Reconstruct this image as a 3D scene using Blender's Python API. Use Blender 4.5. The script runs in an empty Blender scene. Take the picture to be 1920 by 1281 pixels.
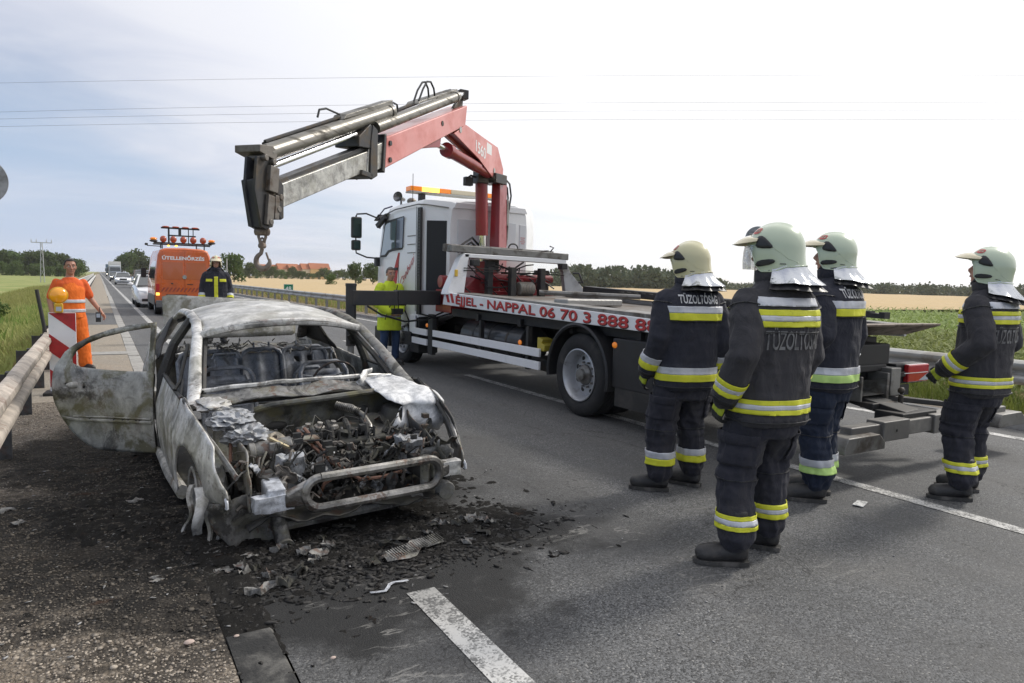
import bpy, bmesh, math, random
import numpy as np
from mathutils import Vector, Matrix, noise, Euler
from mathutils.bvhtree import BVHTree
R = math.radians
scene = bpy.context.scene
COL = scene.collection

# ------------------------------------------------------------------ camera
cam = bpy.data.cameras.new('camera')
cam.lens = 24.0; cam.sensor_width = 36.0; cam.clip_end = 9000; cam.clip_start = 0.05
cam_o = bpy.data.objects.new('camera', cam); COL.objects.link(cam_o)
_az, _pi, _ro = R(31.205), R(4.9425), R(1.535)
_f = Vector((math.sin(_az)*math.cos(_pi), math.cos(_az)*math.cos(_pi), -math.sin(_pi)))
_r = Vector((math.cos(_az), -math.sin(_az), 0)); _u = _r.cross(_f)
_r2 = _r*math.cos(_ro)+_u*math.sin(_ro); _u2 = _u*math.cos(_ro)-_r*math.sin(_ro)
M = Matrix((_r2, _u2, -_f)).transposed().to_4x4(); M.translation = (0, 0, 1.55)
cam_o.matrix_world = M
scene.camera = cam_o

# ------------------------------------------------------------------ sky, sun, exposure
SUN_EL, SUN_AZ = R(41), R(87.5)          # azimuth measured from +Y (along the road) towards +X
world = bpy.data.worlds.new('World'); scene.world = world; world.use_nodes = True

class NT:
    def __init__(s, tree): s.t = tree; s.l = tree.links
    def n(s, typ, ins=None, **props):
        nd = s.t.nodes.new(typ)
        for k, v in props.items(): setattr(nd, k, v)
        for k, v in (ins or {}).items():
            sock = nd.inputs[k]
            if isinstance(v, bpy.types.NodeSocket): s.l.new(v, sock)
            elif isinstance(v, bpy.types.Node): s.l.new(v.outputs[0], sock)
            else:
                if isinstance(v, tuple) and len(v) == 3 and sock.type == 'RGBA': v = (*v, 1)
                sock.default_value = v
        return nd
    def math(s, op, a, b=0.0, c=0.0, clamp=False):
        return s.n('ShaderNodeMath', {0: a, 1: b, 2: c}, operation=op, use_clamp=clamp).outputs[0]
    def mix(s, fac, a, b, blend='MIX'):
        nd = s.n('ShaderNodeMix', {0: fac, 6: a, 7: b}, data_type='RGBA', blend_type=blend)
        return nd.outputs[2]
    def noise(s, vec, scale, detail=4, rough=.55, dist=0.0):
        return s.n('ShaderNodeTexNoise', {'Vector': vec, 'Scale': scale, 'Detail': detail, 'Roughness': rough, 'Distortion': dist}).outputs[0]
    def ramp(s, fac, lo, hi):
        return s.n('ShaderNodeMapRange', {0: fac, 1: lo, 2: hi, 3: 0.0, 4: 1.0}, clamp=True, interpolation_type='SMOOTHSTEP').outputs[0]
    def mapping(s, vec, scale=(1, 1, 1), loc=(0, 0, 0), rot=(0, 0, 0)):
        return s.n('ShaderNodeMapping', {0: vec, 1: loc, 2: rot, 3: scale}).outputs[0]

w = NT(world.node_tree)
for nd in list(w.t.nodes): w.t.nodes.remove(nd)
tc = w.n('ShaderNodeTexCoord').outputs['Generated']
sky = w.n('ShaderNodeTexSky', sky_type='NISHITA', sun_disc=False, sun_elevation=SUN_EL, sun_rotation=SUN_AZ, air_density=1.0, dust_density=0.6, ozone_density=2.0)
sdir = (math.sin(SUN_AZ)*math.cos(SUN_EL), math.cos(SUN_AZ)*math.cos(SUN_EL), math.sin(SUN_EL))
dot = w.n('ShaderNodeVectorMath', {0: tc, 1: sdir}, operation='DOT_PRODUCT').outputs['Value']
sep = w.n('ShaderNodeSeparateXYZ', {0: tc})
zc = sep.outputs['Z']
zz = w.math('ADD', w.math('MAXIMUM', zc, 0.0), 0.12)
pv = w.n('ShaderNodeCombineXYZ', {0: w.math('DIVIDE', sep.outputs['X'], zz), 1: w.math('DIVIDE', sep.outputs['Y'], zz), 2: 0.0}).outputs[0]
pv2 = w.mapping(pv, (0.55, 0.9, 1.0), (0.3, 0.1, 0), (0, 0, R(24)))
n1 = w.noise(pv2, 0.62, 5, .5, .6)
n2 = w.noise(pv2, 2.1, 6, .6, .8)
cover = w.math('ADD', w.math('MULTIPLY', n1, 1.1), w.math('MULTIPLY', n2, 0.25))
cover = w.math('ADD', cover, w.math('MULTIPLY', w.math('ADD', dot, -0.35), 0.85))
cover = w.math('ADD', cover, w.math('MULTIPLY', w.math('MINIMUM', zc, 0.55), 1.15))
fac = w.ramp(cover, 0.36, 1.04)
glow = w.ramp(dot, 0.04, 0.78)
cc = w.mix(glow, (0.60, 0.625, 0.73), (1.10, 1.10, 1.11))
cc = w.mix(w.math('MULTIPLY', w.ramp(n2, .32, .68), .42), cc, (0.84, 0.85, 0.885))
hz = w.math('MULTIPLY', w.ramp(zc, 0.34, -0.02), w.math('SUBTRACT', 1.0, w.math('MULTIPLY', glow, .9)))
skyc = w.mix(w.math('MULTIPLY', hz, .92), sky, (4.25, 5.0, 6.8))
b1 = w.n('ShaderNodeBackground', {0: skyc, 1: 0.11})
b2 = w.n('ShaderNodeBackground', {0: cc, 1: 1.0})
mx = w.n('ShaderNodeMixShader', {0: fac, 1: b1, 2: b2})
w.n('ShaderNodeOutputWorld', {0: mx})

sl = bpy.data.lights.new('sun', 'SUN'); sl.energy = 2.2; sl.angle = R(8.0); sl.color = (1.0, 0.95, 0.87)
so = bpy.data.objects.new('sun', sl); COL.objects.link(so)
so.rotation_euler = Vector(sdir).to_track_quat('Z', 'Y').to_euler(); so.location = (30, 0, 40)
vs = scene.view_settings
vs.view_transform = 'Standard'; vs.look = 'None'; vs.exposure = 0.17; vs.gamma = 1.0; vs.use_curve_mapping = False
scene.cycles.max_bounces = 5; scene.cycles.volume_bounces = 1; scene.cycles.diffuse_bounces = 2; scene.cycles.glossy_bounces = 3; scene.cycles.transparent_max_bounces = 6

# ------------------------------------------------------------------ helpers
def tag(o, label=None, cat=None, group=None, kind=None):
    if label: o['label'] = label
    if cat: o['category'] = cat
    if group: o['group'] = group
    if kind: o['kind'] = kind
    return o
def thing(name, label, cat, loc=(0, 0, 0), rz=0.0, group=None):
    o = bpy.data.objects.new(name, None); COL.objects.link(o)
    o.location = loc; o.rotation_euler = (0, 0, rz); o.empty_display_size = .2
    return tag(o, label, cat, group)
def copy_tree(o, parent=None):
    c = o.copy(); COL.objects.link(c)
    if parent: c.parent = parent
    for ch in list(o.children): copy_tree(ch, c)
    return c
def mesh_obj(name, me, mats, parent=None, sharp=38, bevel=0, bseg=2):
    for m in (mats if isinstance(mats, (list, tuple)) else [mats]): me.materials.append(m)
    if sharp is not None:
        me.polygons.foreach_set('use_smooth', [True]*len(me.polygons))
        if sharp < 180: me.set_sharp_from_angle(angle=R(sharp))
    o = bpy.data.objects.new(name, me); COL.objects.link(o)
    if parent: o.parent = parent
    if bevel:
        b = o.modifiers.new('bevel', 'BEVEL'); b.width = bevel; b.segments = bseg; b.limit_method = 'ANGLE'; b.angle_limit = R(40); b.harden_normals = True
    return o

class MB:
    """collects shapes into one mesh"""
    def __init__(s, off=(0, 0, 0)): s.v = []; s.f = []; s.m = []; s.off = Vector(off)
    def add(s, vs, fs, mi=0):
        b = len(s.v); s.v.extend(Vector(p) for p in vs)
        for f in fs: s.f.append([b+i for i in f]); s.m.append(mi)
        return s
    def box(s, x0, x1, y0, y1, z0, z1, mi=0, M=None):
        p = [Vector((x, y, z)) for z in (z0, z1) for y in (y0, y1) for x in (x0, x1)]
        if M is not None: p = [M @ q for q in p]
        return s.add(p, [(0, 2, 3, 1), (4, 5, 7, 6), (0, 1, 5, 4), (2, 6, 7, 3), (0, 4, 6, 2), (1, 3, 7, 5)], mi)
    def bar(s, a, b, w, h, mi=0, up=(0, 0, 1), w1=None, h1=None):
        a, b = Vector(a), Vector(b); d = (b-a).normalized(); up = Vector(up)
        x = d.cross(up)
        if x.length < 1e-4: x = d.cross(Vector((1, 0, 0)))
        x.normalize(); y = x.cross(d)
        w1 = w if w1 is None else w1; h1 = h if h1 is None else h1
        p = []
        for c, ww, hh in ((a, w, h), (b, w1, h1)):
            p += [c-x*ww/2-y*hh/2, c+x*ww/2-y*hh/2, c+x*ww/2+y*hh/2, c-x*ww/2+y*hh/2]
        return s.add(p, [(0, 3, 2, 1), (4, 5, 6, 7), (0, 1, 5, 4), (1, 2, 6, 5), (2, 3, 7, 6), (3, 0, 4, 7)], mi)
    def loft(s, rings, mi=0, caps=True, closed=True):
        n = len(rings[0]); vs = [p for r in rings for p in r]; fs = []
        for k in range(len(rings)-1):
            for i in range(n if closed else n-1):
                j = (i+1) % n
                fs.append((k*n+i, k*n+j, (k+1)*n+j, (k+1)*n+i))
        if caps:
            fs.append(tuple(reversed(range(n)))); fs.append(tuple(range((len(rings)-1)*n, len(rings)*n)))
        return s.add(vs, fs, mi)
    def tube(s, pts, r, n=8, mi=0, caps=True, ell=None, up=None):
        pts = [Vector(p) for p in pts]; rs = r if isinstance(r, (list, tuple)) else [r]*len(pts)
        rings = []; ref = Vector(up) if up else None
        for i, p in enumerate(pts):
            t = (pts[min(i+1, len(pts)-1)]-pts[max(i-1, 0)])
            t = t.normalized() if t.length > 1e-9 else Vector((0, 0, 1))
            if ref is None:
                ref = Vector((0, 0, 1)) if abs(t.z) < .9 else Vector((1, 0, 0))
            x = ref-t*ref.dot(t)
            if x.length < 1e-5: x = Vector((1, 0, 0))-t*t.x
            x.normalize(); y = t.cross(x)
            if up is None: ref = x
            e = ell[i] if isinstance(ell, (list, tuple)) else (ell or 1.0)
            rings.append([p+(x*math.cos(a)+y*math.sin(a)*e)*rs[i] for a in [2*math.pi*k/n for k in range(n)]])
        return s.loft(rings, mi, caps)
    def cyl(s, a, b, r0, r1=None, n=14, mi=0, caps=True):
        return s.tube([a, b], [r0, r0 if r1 is None else r1], n, mi, caps)
    def lathe(s, prof, o, axis, n=24, mi=0, caps=False):
        o, ax = Vector(o), Vector(axis).normalized()
        x = ax.orthogonal().normalized(); y = ax.cross(x)
        rings = [[o+ax*h+(x*math.cos(2*math.pi*k/n)+y*math.sin(2*math.pi*k/n))*r for k in range(n)] for r, h in prof]
        return s.loft(rings, mi, caps)
    def ball(s, c, r, nu=14, nv=8, mi=0, M=None):
        r = r if isinstance(r, (list, tuple)) else (r, r, r); c = Vector(c); rings = []
        for j in range(nv+1):
            ph = math.pi*(j/nv-.5); cr = max(math.cos(ph), 1e-3)
            ring = [Vector((r[0]*cr*math.cos(2*math.pi*i/nu), r[1]*cr*math.sin(2*math.pi*i/nu), r[2]*math.sin(ph))) for i in range(nu)]
            rings.append([c+(M @ q if M is not None else q) for q in ring])
        return s.loft(rings, mi, True)
    def prism(s, pts, vec, mi=0):
        vec = Vector(vec); n = len(pts); pts = [Vector(p) for p in pts]
        vs = pts+[p+vec for p in pts]
        nrm = Vector((0, 0, 0))
        for i in range(n): nrm += pts[i].cross(pts[(i+1) % n])
        flip = nrm.dot(vec) > 0
        a = tuple(range(n)); b = tuple(range(2*n-1, n-1, -1))
        fs = [tuple(reversed(a)), tuple(reversed(b))] if flip else [a, b]
        for i in range(n):
            j = (i+1) % n
            fs.append((i, j, n+j, n+i) if flip else (j, i, n+i, n+j))
        return s.add(vs, fs, mi)
    def sheet(s, grid, th, mi=0, flip=False):
        """grid[i][j] of points -> shell of thickness th"""
        g = [[Vector(p) for p in r] for r in grid]; ni, nj = len(g), len(g[0])
        def nr(i, j):
            a = g[min(i+1, ni-1)][j]-g[max(i-1, 0)][j]; b = g[i][min(j+1, nj-1)]-g[i][max(j-1, 0)]
            c = a.cross(b); return c.normalized() if c.length > 1e-9 else Vector((0, 0, 1))
        top = [g[i][j] for i in range(ni) for j in range(nj)]
        bot = [g[i][j]-nr(i, j)*th for i in range(ni) for j in range(nj)]
        N = ni*nj; fs = []
        for i in range(ni-1):
            for j in range(nj-1):
                a, b, c, d = i*nj+j, (i+1)*nj+j, (i+1)*nj+j+1, i*nj+j+1
                fs += [(a, b, c, d), (N+a, N+d, N+c, N+b)]
        ed = [(i*nj, (i+1)*nj) for i in range(ni-1)]+[((ni-1)*nj+j, (ni-1)*nj+j+1) for j in range(nj-1)]
        ed += [((i+1)*nj+nj-1, i*nj+nj-1) for i in range(ni-1)]+[(j+1, j) for j in range(nj-1)]
        for a, b in ed: fs.append((b, a, N+a, N+b))
        return s.add(top+bot, fs, mi)
    def poly(s, pts, mi=0): return s.add(pts, [tuple(range(len(pts)))], mi)
    def mesh(s, name):
        me = bpy.data.meshes.new(name)
        me.from_pydata([tuple(p-s.off) for p in s.v], [], s.f)
        if any(s.m): me.polygons.foreach_set('material_index', s.m)
        me.update(); return me
    def build(s, name, mats, parent=None, sharp=38, bevel=0, bseg=2, fix=False):
        me = s.mesh(name)
        if fix:
            bm = bmesh.new(); bm.from_mesh(me); bmesh.ops.recalc_face_normals(bm, faces=bm.faces); bm.to_mesh(me); bm.free()
        return mesh_obj(name, me, mats, parent, sharp, bevel, bseg)

def np_mesh(name, verts, faces, mats, parent=None, smooth=False, mi=None):
    """big meshes from numpy arrays; faces (n,k)"""
    me = bpy.data.meshes.new(name); verts = np.asarray(verts, np.float32); faces = np.asarray(faces, np.int32)
    k = faces.shape[1]
    me.vertices.add(len(verts)); me.vertices.foreach_set('co', verts.ravel())
    me.loops.add(faces.size); me.loops.foreach_set('vertex_index', faces.ravel())
    me.polygons.add(len(faces)); me.polygons.foreach_set('loop_start', np.arange(0, faces.size, k, dtype=np.int32))
    me.polygons.foreach_set('loop_total', np.full(len(faces), k, np.int32))
    if mi is not None: me.polygons.foreach_set('material_index', np.asarray(mi, np.int32))
    me.update(calc_edges=True); me.validate()
    for m in (mats if isinstance(mats, (list, tuple)) else [mats]): me.materials.append(m)
    if smooth: me.polygons.foreach_set('use_smooth', np.ones(len(faces), bool))
    o = bpy.data.objects.new(name, me); COL.objects.link(o)
    if parent: o.parent = parent
    return o

def text_mesh(txt, size, bold=0.0, extrude=0.002, shear=0.0, spacing=1.0, align='LEFT'):
    cu = bpy.data.curves.new('t', 'FONT'); cu.body = txt; cu.size = size; cu.offset = bold; cu.extrude = extrude
    cu.shear = shear; cu.space_character = spacing; cu.resolution_u = 3; cu.align_x = align
    o = bpy.data.objects.new('t', cu); COL.objects.link(o)
    dg = bpy.context.evaluated_depsgraph_get(); dg.update()
    me = bpy.data.meshes.new_from_object(o.evaluated_get(dg))
    bpy.data.objects.remove(o); bpy.data.curves.remove(cu)
    me.materials.clear()
    return me
def text_on(name, txt, size, origin, xdir, ydir, m, parent, width=None, off=(0, 0, 0), **kw):
    """flat lettering laid along xdir/ydir from origin (world or local), scaled to a width"""
    me = text_mesh(txt, size, **kw)
    x, y = Vector(xdir).normalized(), Vector(ydir).normalized(); z = x.cross(y)
    xs = [v.co.x for v in me.vertices]; k = 1.0
    if width and xs: k = width/(max(xs)-min(xs))
    x0 = min(xs) if xs and width else 0
    for v in me.vertices:
        c = v.co; v.co = Vector(origin)+x*(c.x-x0)*k+y*c.y+z*c.z-Vector(off)
    return mesh_obj(name, me, m, parent, sharp=None)

# ------------------------------------------------------------------ materials
MATS = {}
def mat(name, col, rough=.6, metal=0.0, var=0.0, vscale=4.0, bump=0.0, bscale=60.0, emit=0.0, spec=.5, coat=0.0,
        dirt=None, dscale=3.0, dlo=.45, dhi=.7, alpha=1.0, trans=0.0, rvar=0.0, sub=0.0, stretch=(1, 1, 1), dz=None):
    if name in MATS: return MATS[name]
    m = bpy.data.materials.new(name); m.use_nodes = True; MATS[name] = m
    t = NT(m.node_tree); b = t.t.nodes['Principled BSDF']
    b.inputs['Base Color'].default_value = (*col, 1); b.inputs['Roughness'].default_value = rough; b.inputs['Metallic'].default_value = metal
    b.inputs['Specular IOR Level'].default_value = spec; b.inputs['Coat Weight'].default_value = coat
    b.inputs['Alpha'].default_value = alpha; b.inputs['Transmission Weight'].default_value = trans
    b.inputs['Subsurface Weight'].default_value = sub
    oc = t.n('ShaderNodeTexCoord').outputs['Object']
    if stretch != (1, 1, 1): oc = t.mapping(oc, stretch)
    c = None
    if var:
        nz = t.noise(oc, vscale, 5, .6)
        c = t.mix(nz, tuple(max(0, x*(1-var*1.6)) for x in col), tuple(min(1, x*(1+var*1.6)) for x in col))
    if dirt:
        nz = t.ramp(t.noise(oc, dscale, 7, .65, .4), dlo, dhi)
        if dz:
            zs = t.n('ShaderNodeSeparateXYZ', {0: oc}).outputs['Z']
            nz = t.math('MULTIPLY', t.ramp(t.math('ADD', zs, t.math('MULTIPLY', t.math('SUBTRACT', nz, .5), .3)), dz[1], dz[0]), t.math('ADD', nz, .55), clamp=True)
        c = t.mix(nz, c if c is not None else (*col, 1), dirt)
        t.l.new(t.math('ADD', t.math('MULTIPLY', nz, max(0, .75-rough)), rough), b.inputs['Roughness'])
    if c is not None: t.l.new(c, b.inputs['Base Color'])
    if rvar and not dirt:
        t.l.new(t.math('ADD', t.math('MULTIPLY', t.noise(oc, vscale*1.7, 5), rvar), rough-rvar/2), b.inputs['Roughness'])
    if bump:
        bp = t.n('ShaderNodeBump', {'Height': t.noise(oc, bscale, 4), 'Strength': bump, 'Distance': 0.01})
        t.l.new(bp.outputs[0], b.inputs['Normal'])
    if emit:
        b.inputs['Emission Color'].default_value = (*col, 1); b.inputs['Emission Strength'].default_value = emit
    return m

def burnt(name, base=.32, soot=.5, rust=.25, olive=.15, tint=(1, 1, 1), sc=1.0, metal=.25, rough=.62, seed=0.0, flake=.35):
    """bare steel after a fire: pale ash, grey oxide, soot, rust and olive heat stains"""
    m = bpy.data.materials.new(name); m.use_nodes = True
    t = NT(m.node_tree); b = t.t.nodes['Principled BSDF']
    oc = t.mapping(t.n('ShaderNodeTexCoord').outputs['Object'], (sc, sc, sc), (seed*3.1, seed*1.7, seed*2.3))
    big = t.noise(oc, 1.7, 8, .62, .7); mid = t.noise(oc, 5.5, 9, .7, .5); fin = t.noise(oc, 34, 6, .7)
    strk = t.noise(t.mapping(oc, (9, 9, 1.2)), 1.6, 6, .65)
    g = t.math('ADD', t.math('MULTIPLY', mid, .82), t.math('MULTIPLY', strk, .18))
    lo = tuple(base*.62*x for x in tint); hi = tuple(min(.85, base*1.35*x) for x in tint)
    c = t.mix(t.ramp(g, .34, .66), lo, hi)
    fz = t.math('MULTIPLY', t.math('SUBTRACT', fin, .5), .16)          # ragged edges on every stain
    pat = lambda n_, a, b_: t.ramp(t.math('ADD', n_, fz), a, b_)
    ol = pat(t.noise(oc, 2.6, 6, .6, .8), .47, .60)
    c = t.mix(t.math('MULTIPLY', ol, olive*2.2, clamp=True), c, t.mix(mid, (.20*tint[0], .185, .095), (.11, .10, .06)))
    c = t.mix(t.math('MULTIPLY', pat(t.noise(t.mapping(oc, (1, 1, 1), (5, 2, 8)), 3.4, 8, .7, .6), .56, .61), rust*2.6, clamp=True), c, t.mix(mid, (.19, .075, .03), (.07, .03, .018)))
    c = t.mix(t.math('MULTIPLY', pat(big, .51, .60), soot*1.9, clamp=True), c, t.mix(fin, (.012, .012, .012), (.055, .052, .048)))
    c = t.mix(t.math('MULTIPLY', t.ramp(strk, .60, .68), soot*.8, clamp=True), c, (.05, .047, .043))
    c = t.mix(t.math('MULTIPLY', t.ramp(fin, .60, .66), flake), c, (.022, .021, .02))
    c = t.mix(t.math('MULTIPLY', t.ramp(t.noise(oc, 70, 3, .6), .62, .70), flake*.9), c, (.03, .027, .025))
    c = t.mix(t.math('MULTIPLY', t.ramp(fin, .36, .30), flake*1.2, clamp=True), c, (.60, .60, .60))
    t.l.new(c, b.inputs['Base Color'])
    b.inputs['Metallic'].default_value = metal
    t.l.new(t.math('ADD', t.math('MULTIPLY', mid, .5), rough-.22), b.inputs['Roughness'])
    bp = t.n('ShaderNodeBump', {'Height': t.math('ADD', t.math('MULTIPLY', fin, .35), mid), 'Strength': .28, 'Distance': .010})
    t.l.new(bp.outputs[0], b.inputs['Normal'])
    return m

def cloth(name, col, rough=.9, weave=.25, worn=.15, wcol=None, seed=0):
    """woven fabric with broad worn and dusty zones and a fine weave"""
    m = bpy.data.materials.new(name); m.use_nodes = True
    t = NT(m.node_tree); b = t.t.nodes['Principled BSDF']
    oc = t.mapping(t.n('ShaderNodeTexCoord').outputs['Object'], (1, 1, 1), (seed, seed*.7, seed*.3))
    n_ = t.noise(oc, 5, 6, .65, .3); f_ = t.noise(oc, 240, 2, .5)
    c = t.mix(n_, tuple(x*.72 for x in col), tuple(min(1, x*1.3) for x in col))
    if wcol: c = t.mix(t.math('MULTIPLY', t.ramp(t.noise(oc, 3.2, 8, .7, .6), .52, .75), worn*2, clamp=True), c, wcol)
    c = t.mix(t.math('MULTIPLY', f_, weave), c, tuple(x*.55 for x in col))
    t.l.new(c, b.inputs['Base Color']); b.inputs['Roughness'].default_value = rough; b.inputs['Specular IOR Level'].default_value = .25
    b.inputs['Sheen Weight'].default_value = .05; b.inputs['Sheen Roughness'].default_value = .5
    wr = t.noise(t.mapping(oc, (1.0, 1.0, .55)), 15, 4, .6, .8)
    bp = t.n('ShaderNodeBump', {'Height': t.math('ADD', wr, t.math('MULTIPLY', f_, .07)), 'Strength': .55, 'Distance': .026})
    t.l.new(bp.outputs[0], b.inputs['Normal'])
    return m
# ================================================================== SETTING
def stain_factor(t, oc, pts, warp=.9, wscale=1.1):
    """soot spilt and burnt into the ground round the wreck: union of noisy blobs (cx, cy, rx, ry)"""
    wv = t.n('ShaderNodeTexNoise', {'Vector': oc, 'Scale': wscale, 'Detail': 6, 'Roughness': .65}).outputs['Color']
    wv = t.n('ShaderNodeVectorMath', {0: wv, 1: (.5, .5, .5)}, operation='SUBTRACT').outputs[0]
    wv = t.n('ShaderNodeVectorMath', {0: wv, 'Scale': warp*2}, operation='SCALE').outputs[0]
    p = t.n('ShaderNodeVectorMath', {0: oc, 1: wv}, operation='ADD').outputs[0]
    out = None
    for cx, cy, rx, ry in pts:
        q = t.mapping(p, (1/rx, 1/ry, 0), (-cx/rx, -cy/ry, 0))
        d = t.n('ShaderNodeVectorMath', {0: q}, operation='LENGTH').outputs['Value']
        f = t.ramp(d, 1.12, .62)
        out = f if out is None else t.math('MAXIMUM', out, f)
    return out
SOOT = [(1.35, 5.2, 1.15, 2.6), (1.25, 3.25, 1.05, .62), (2.1, 3.55, .75, .5), (-.2, 5.2, .9, 1.8), (.1, 3.6, .75, .7)]

def asphalt(name, base, light=1.0, stain=True):
    m = bpy.data.materials.new(name); m.use_nodes = True
    t = NT(m.node_tree); b = t.t.nodes['Principled BSDF']
    oc = t.n('ShaderNodeTexCoord').outputs['Object']
    sp = t.n('ShaderNodeTexVoronoi', {'Vector': oc, 'Scale': 130.0, 'Randomness': 1.0}, feature='F1')
    spc = t.n('ShaderNodeSeparateColor', {0: sp.outputs['Color']}).outputs[0]
    fine = t.noise(oc, 420, 2, .6); med = t.noise(oc, 1.3, 7, .62); big = t.noise(t.mapping(oc, (1.4, .22, 1)), .8, 4, .5)
    k = t.math('ADD', t.math('MULTIPLY', spc, .75), t.math('MULTIPLY', fine, .5))
    c = t.mix(t.ramp(k, .12, 1.1), tuple(base*x*.24 for x in (.97, .99, 1.04)), tuple(base*x*2.0 for x in (.99, 1, 1.01)))
    c = t.mix(t.math('MULTIPLY', t.ramp(spc, .93, .985), .65), c, (.33, .32, .30))
    c = t.mix(t.math('MULTIPLY', t.ramp(med, .40, .66), .38), c, (base*1.25, base*1.2, base*1.13), 'MIX')
    c = t.mix(t.math('MULTIPLY', t.ramp(big, .45, .65), .30), c, (base*.6, base*.6, base*.6))
    trk = t.noise(t.mapping(oc, (2.1, .03, 1)), 1.0, 3, .5)                         # worn wheel paths
    c = t.mix(t.math('MULTIPLY', t.ramp(trk, .50, .62), .22), c, (base*.55, base*.55, base*.56))
    cn = t.noise(t.mapping(oc, (.9, .5, 1), (11, 7, 0)), .9, 6, .6, .5)              # hairline cracks
    ck = t.math('SUBTRACT', 1.0, t.ramp(t.math('ABSOLUTE', t.math('SUBTRACT', cn, .5)), 0.0, .0035))
    c = t.mix(t.math('MULTIPLY', t.math('MULTIPLY', ck, t.ramp(med, .45, .55)), .75), c, (.015, .015, .015))
    oil = t.ramp(t.noise(t.mapping(oc, (1, 1, 1), (4, 9, 0)), 2.6, 6, .6, .4), .66, .72)
    c = t.mix(t.math('MULTIPLY', oil, .45), c, (.03, .03, .03))
    pal = t.ramp(t.noise(t.mapping(oc, (1, 1, 1), (14, 2, 0)), 3.6, 8, .75, .8), .66, .74)
    c = t.mix(t.math('MULTIPLY', pal, .22), c, (.26, .255, .25))
    if stain:
        s = stain_factor(t, oc, [(1.7, 3.6, 1.7, 1.15), (2.3, 5.3, 1.3, 2.2), (1.3, 2.8, .9, .5)], .9, 1.0)
        c = t.mix(t.math('MULTIPLY', s, .36), c, (.03, .03, .03))
        s2 = stain_factor(t, oc, SOOT, .8, 1.5)
        c = t.mix(t.math('MULTIPLY', s2, .9), c, (.011, .011, .011))
        # pale dried foam and ash residue, only inside the stained area
        ash = t.ramp(t.noise(t.mapping(oc, (1, 1, 1), (3, 3, 0)), 2.2, 9, .72, 1.2), .57, .70)
        zone = stain_factor(t, oc, [(2.1, 2.9, 1.9, 1.0), (3.2, 2.7, 1.3, .9), (1.0, 2.6, .6, .9)], .6, 1.3)
        c = t.mix(t.math('MULTIPLY', t.math('MULTIPLY', ash, zone), .28), c, (.22, .215, .205))
        cr = t.n('ShaderNodeTexNoise', {'Vector': t.mapping(oc, (.55, 1.9, 1), (1.3, .4, 0), (0, 0, R(14))), 'Scale': 1.5, 'Detail': 5, 'Roughness': .6}).outputs[0]
        line = t.math('SUBTRACT', 1.0, t.ramp(t.math('ABSOLUTE', t.math('SUBTRACT', cr, .5)), 0.0, .012))
        c = t.mix(t.math('MULTIPLY', t.math('MULTIPLY', line, zone), t.math('MULTIPLY', t.ramp(med, .50, .62), .55)), c, (.30, .29, .27))
    t.l.new(c, b.inputs['Base Color'])
    t.l.new(t.math('ADD', t.math('MULTIPLY', spc, .25), .62), b.inputs['Roughness'])
    b.inputs['Specular IOR Level'].default_value = .35
    bp = t.n('ShaderNodeBump', {'Height': t.math('ADD', sp.outputs['Distance'], t.math('MULTIPLY', fine, .3)), 'Strength': .55, 'Distance': .006}, invert=True)
    t.l.new(bp.outputs[0], b.inputs['Normal'])
    return m
M_ROAD = asphalt('asphalt', .096)

def paint_mat(name):
    m = bpy.data.materials.new(name); m.use_nodes = True
    t = NT(m.node_tree); b = t.t.nodes['Principled BSDF']
    oc = t.n('ShaderNodeTexCoord').outputs['Object']
    sp = t.n('ShaderNodeSeparateColor', {0: t.n('ShaderNodeTexVoronoi', {'Vector': oc, 'Scale': 110.0}).outputs['Color']}).outputs[0]
    wear = t.noise(oc, 6.5, 8, .72, .5)
    c = t.mix(t.noise(oc, 2, 5), (.50, .49, .47), (.66, .65, .62))
    c = t.mix(t.math('MULTIPLY', t.ramp(t.math('ADD', wear, t.math('MULTIPLY', sp, .22)), .54, .72), .85), c, (.09, .09, .088))
    s = stain_factor(t, oc, [(1.35, 5.2, 1.2, 2.5)], .35, 3.0)
    c = t.mix(t.math('MULTIPLY', s, .97), c, (.012, .012, .012))
    t.l.new(c, b.inputs['Base Color']); b.inputs['Roughness'].default_value = .7
    bp = t.n('ShaderNodeBump', {'Height': sp, 'Strength': .4, 'Distance': .004}); t.l.new(bp.outputs[0], b.inputs['Normal'])
    return m
M_PAINT = paint_mat('road_paint')

# --- road and its markings
b = MB()
ys = [-14, -6, 0, 6, 12, 24, 50, 100, 200, 400, 1200]
for a, c in zip(ys, ys[1:]): b.poly([(.63, a, 0), (9.12, a, 0), (9.12, c, 0), (.63, c, 0)])
tag(b.build('road', M_ROAD, sharp=None), kind='structure')
mk = MB()
def stripe(x0, x1, y0, y1, z=.004, st=40.0):
    y = y0
    while y < y1-.01:
        y2 = min(y1, y+st); mk.poly([(x0, y, z), (x1, y, z), (x1, y2, z), (x0, y2, z)]); y = y2
stripe(1.27, 1.42, -14, 3.04); stripe(1.27, 1.42, 6.9, 1200)
stripe(5.13, 5.26, -14, 10.0)
for k in range(60): stripe(5.13, 5.26, 13.0+9*k, 16.6+9*k)
stripe(8.48, 8.63, -14, 1200)
tag(mk.build('road_markings', M_PAINT, sharp=None), kind='structure')

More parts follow.
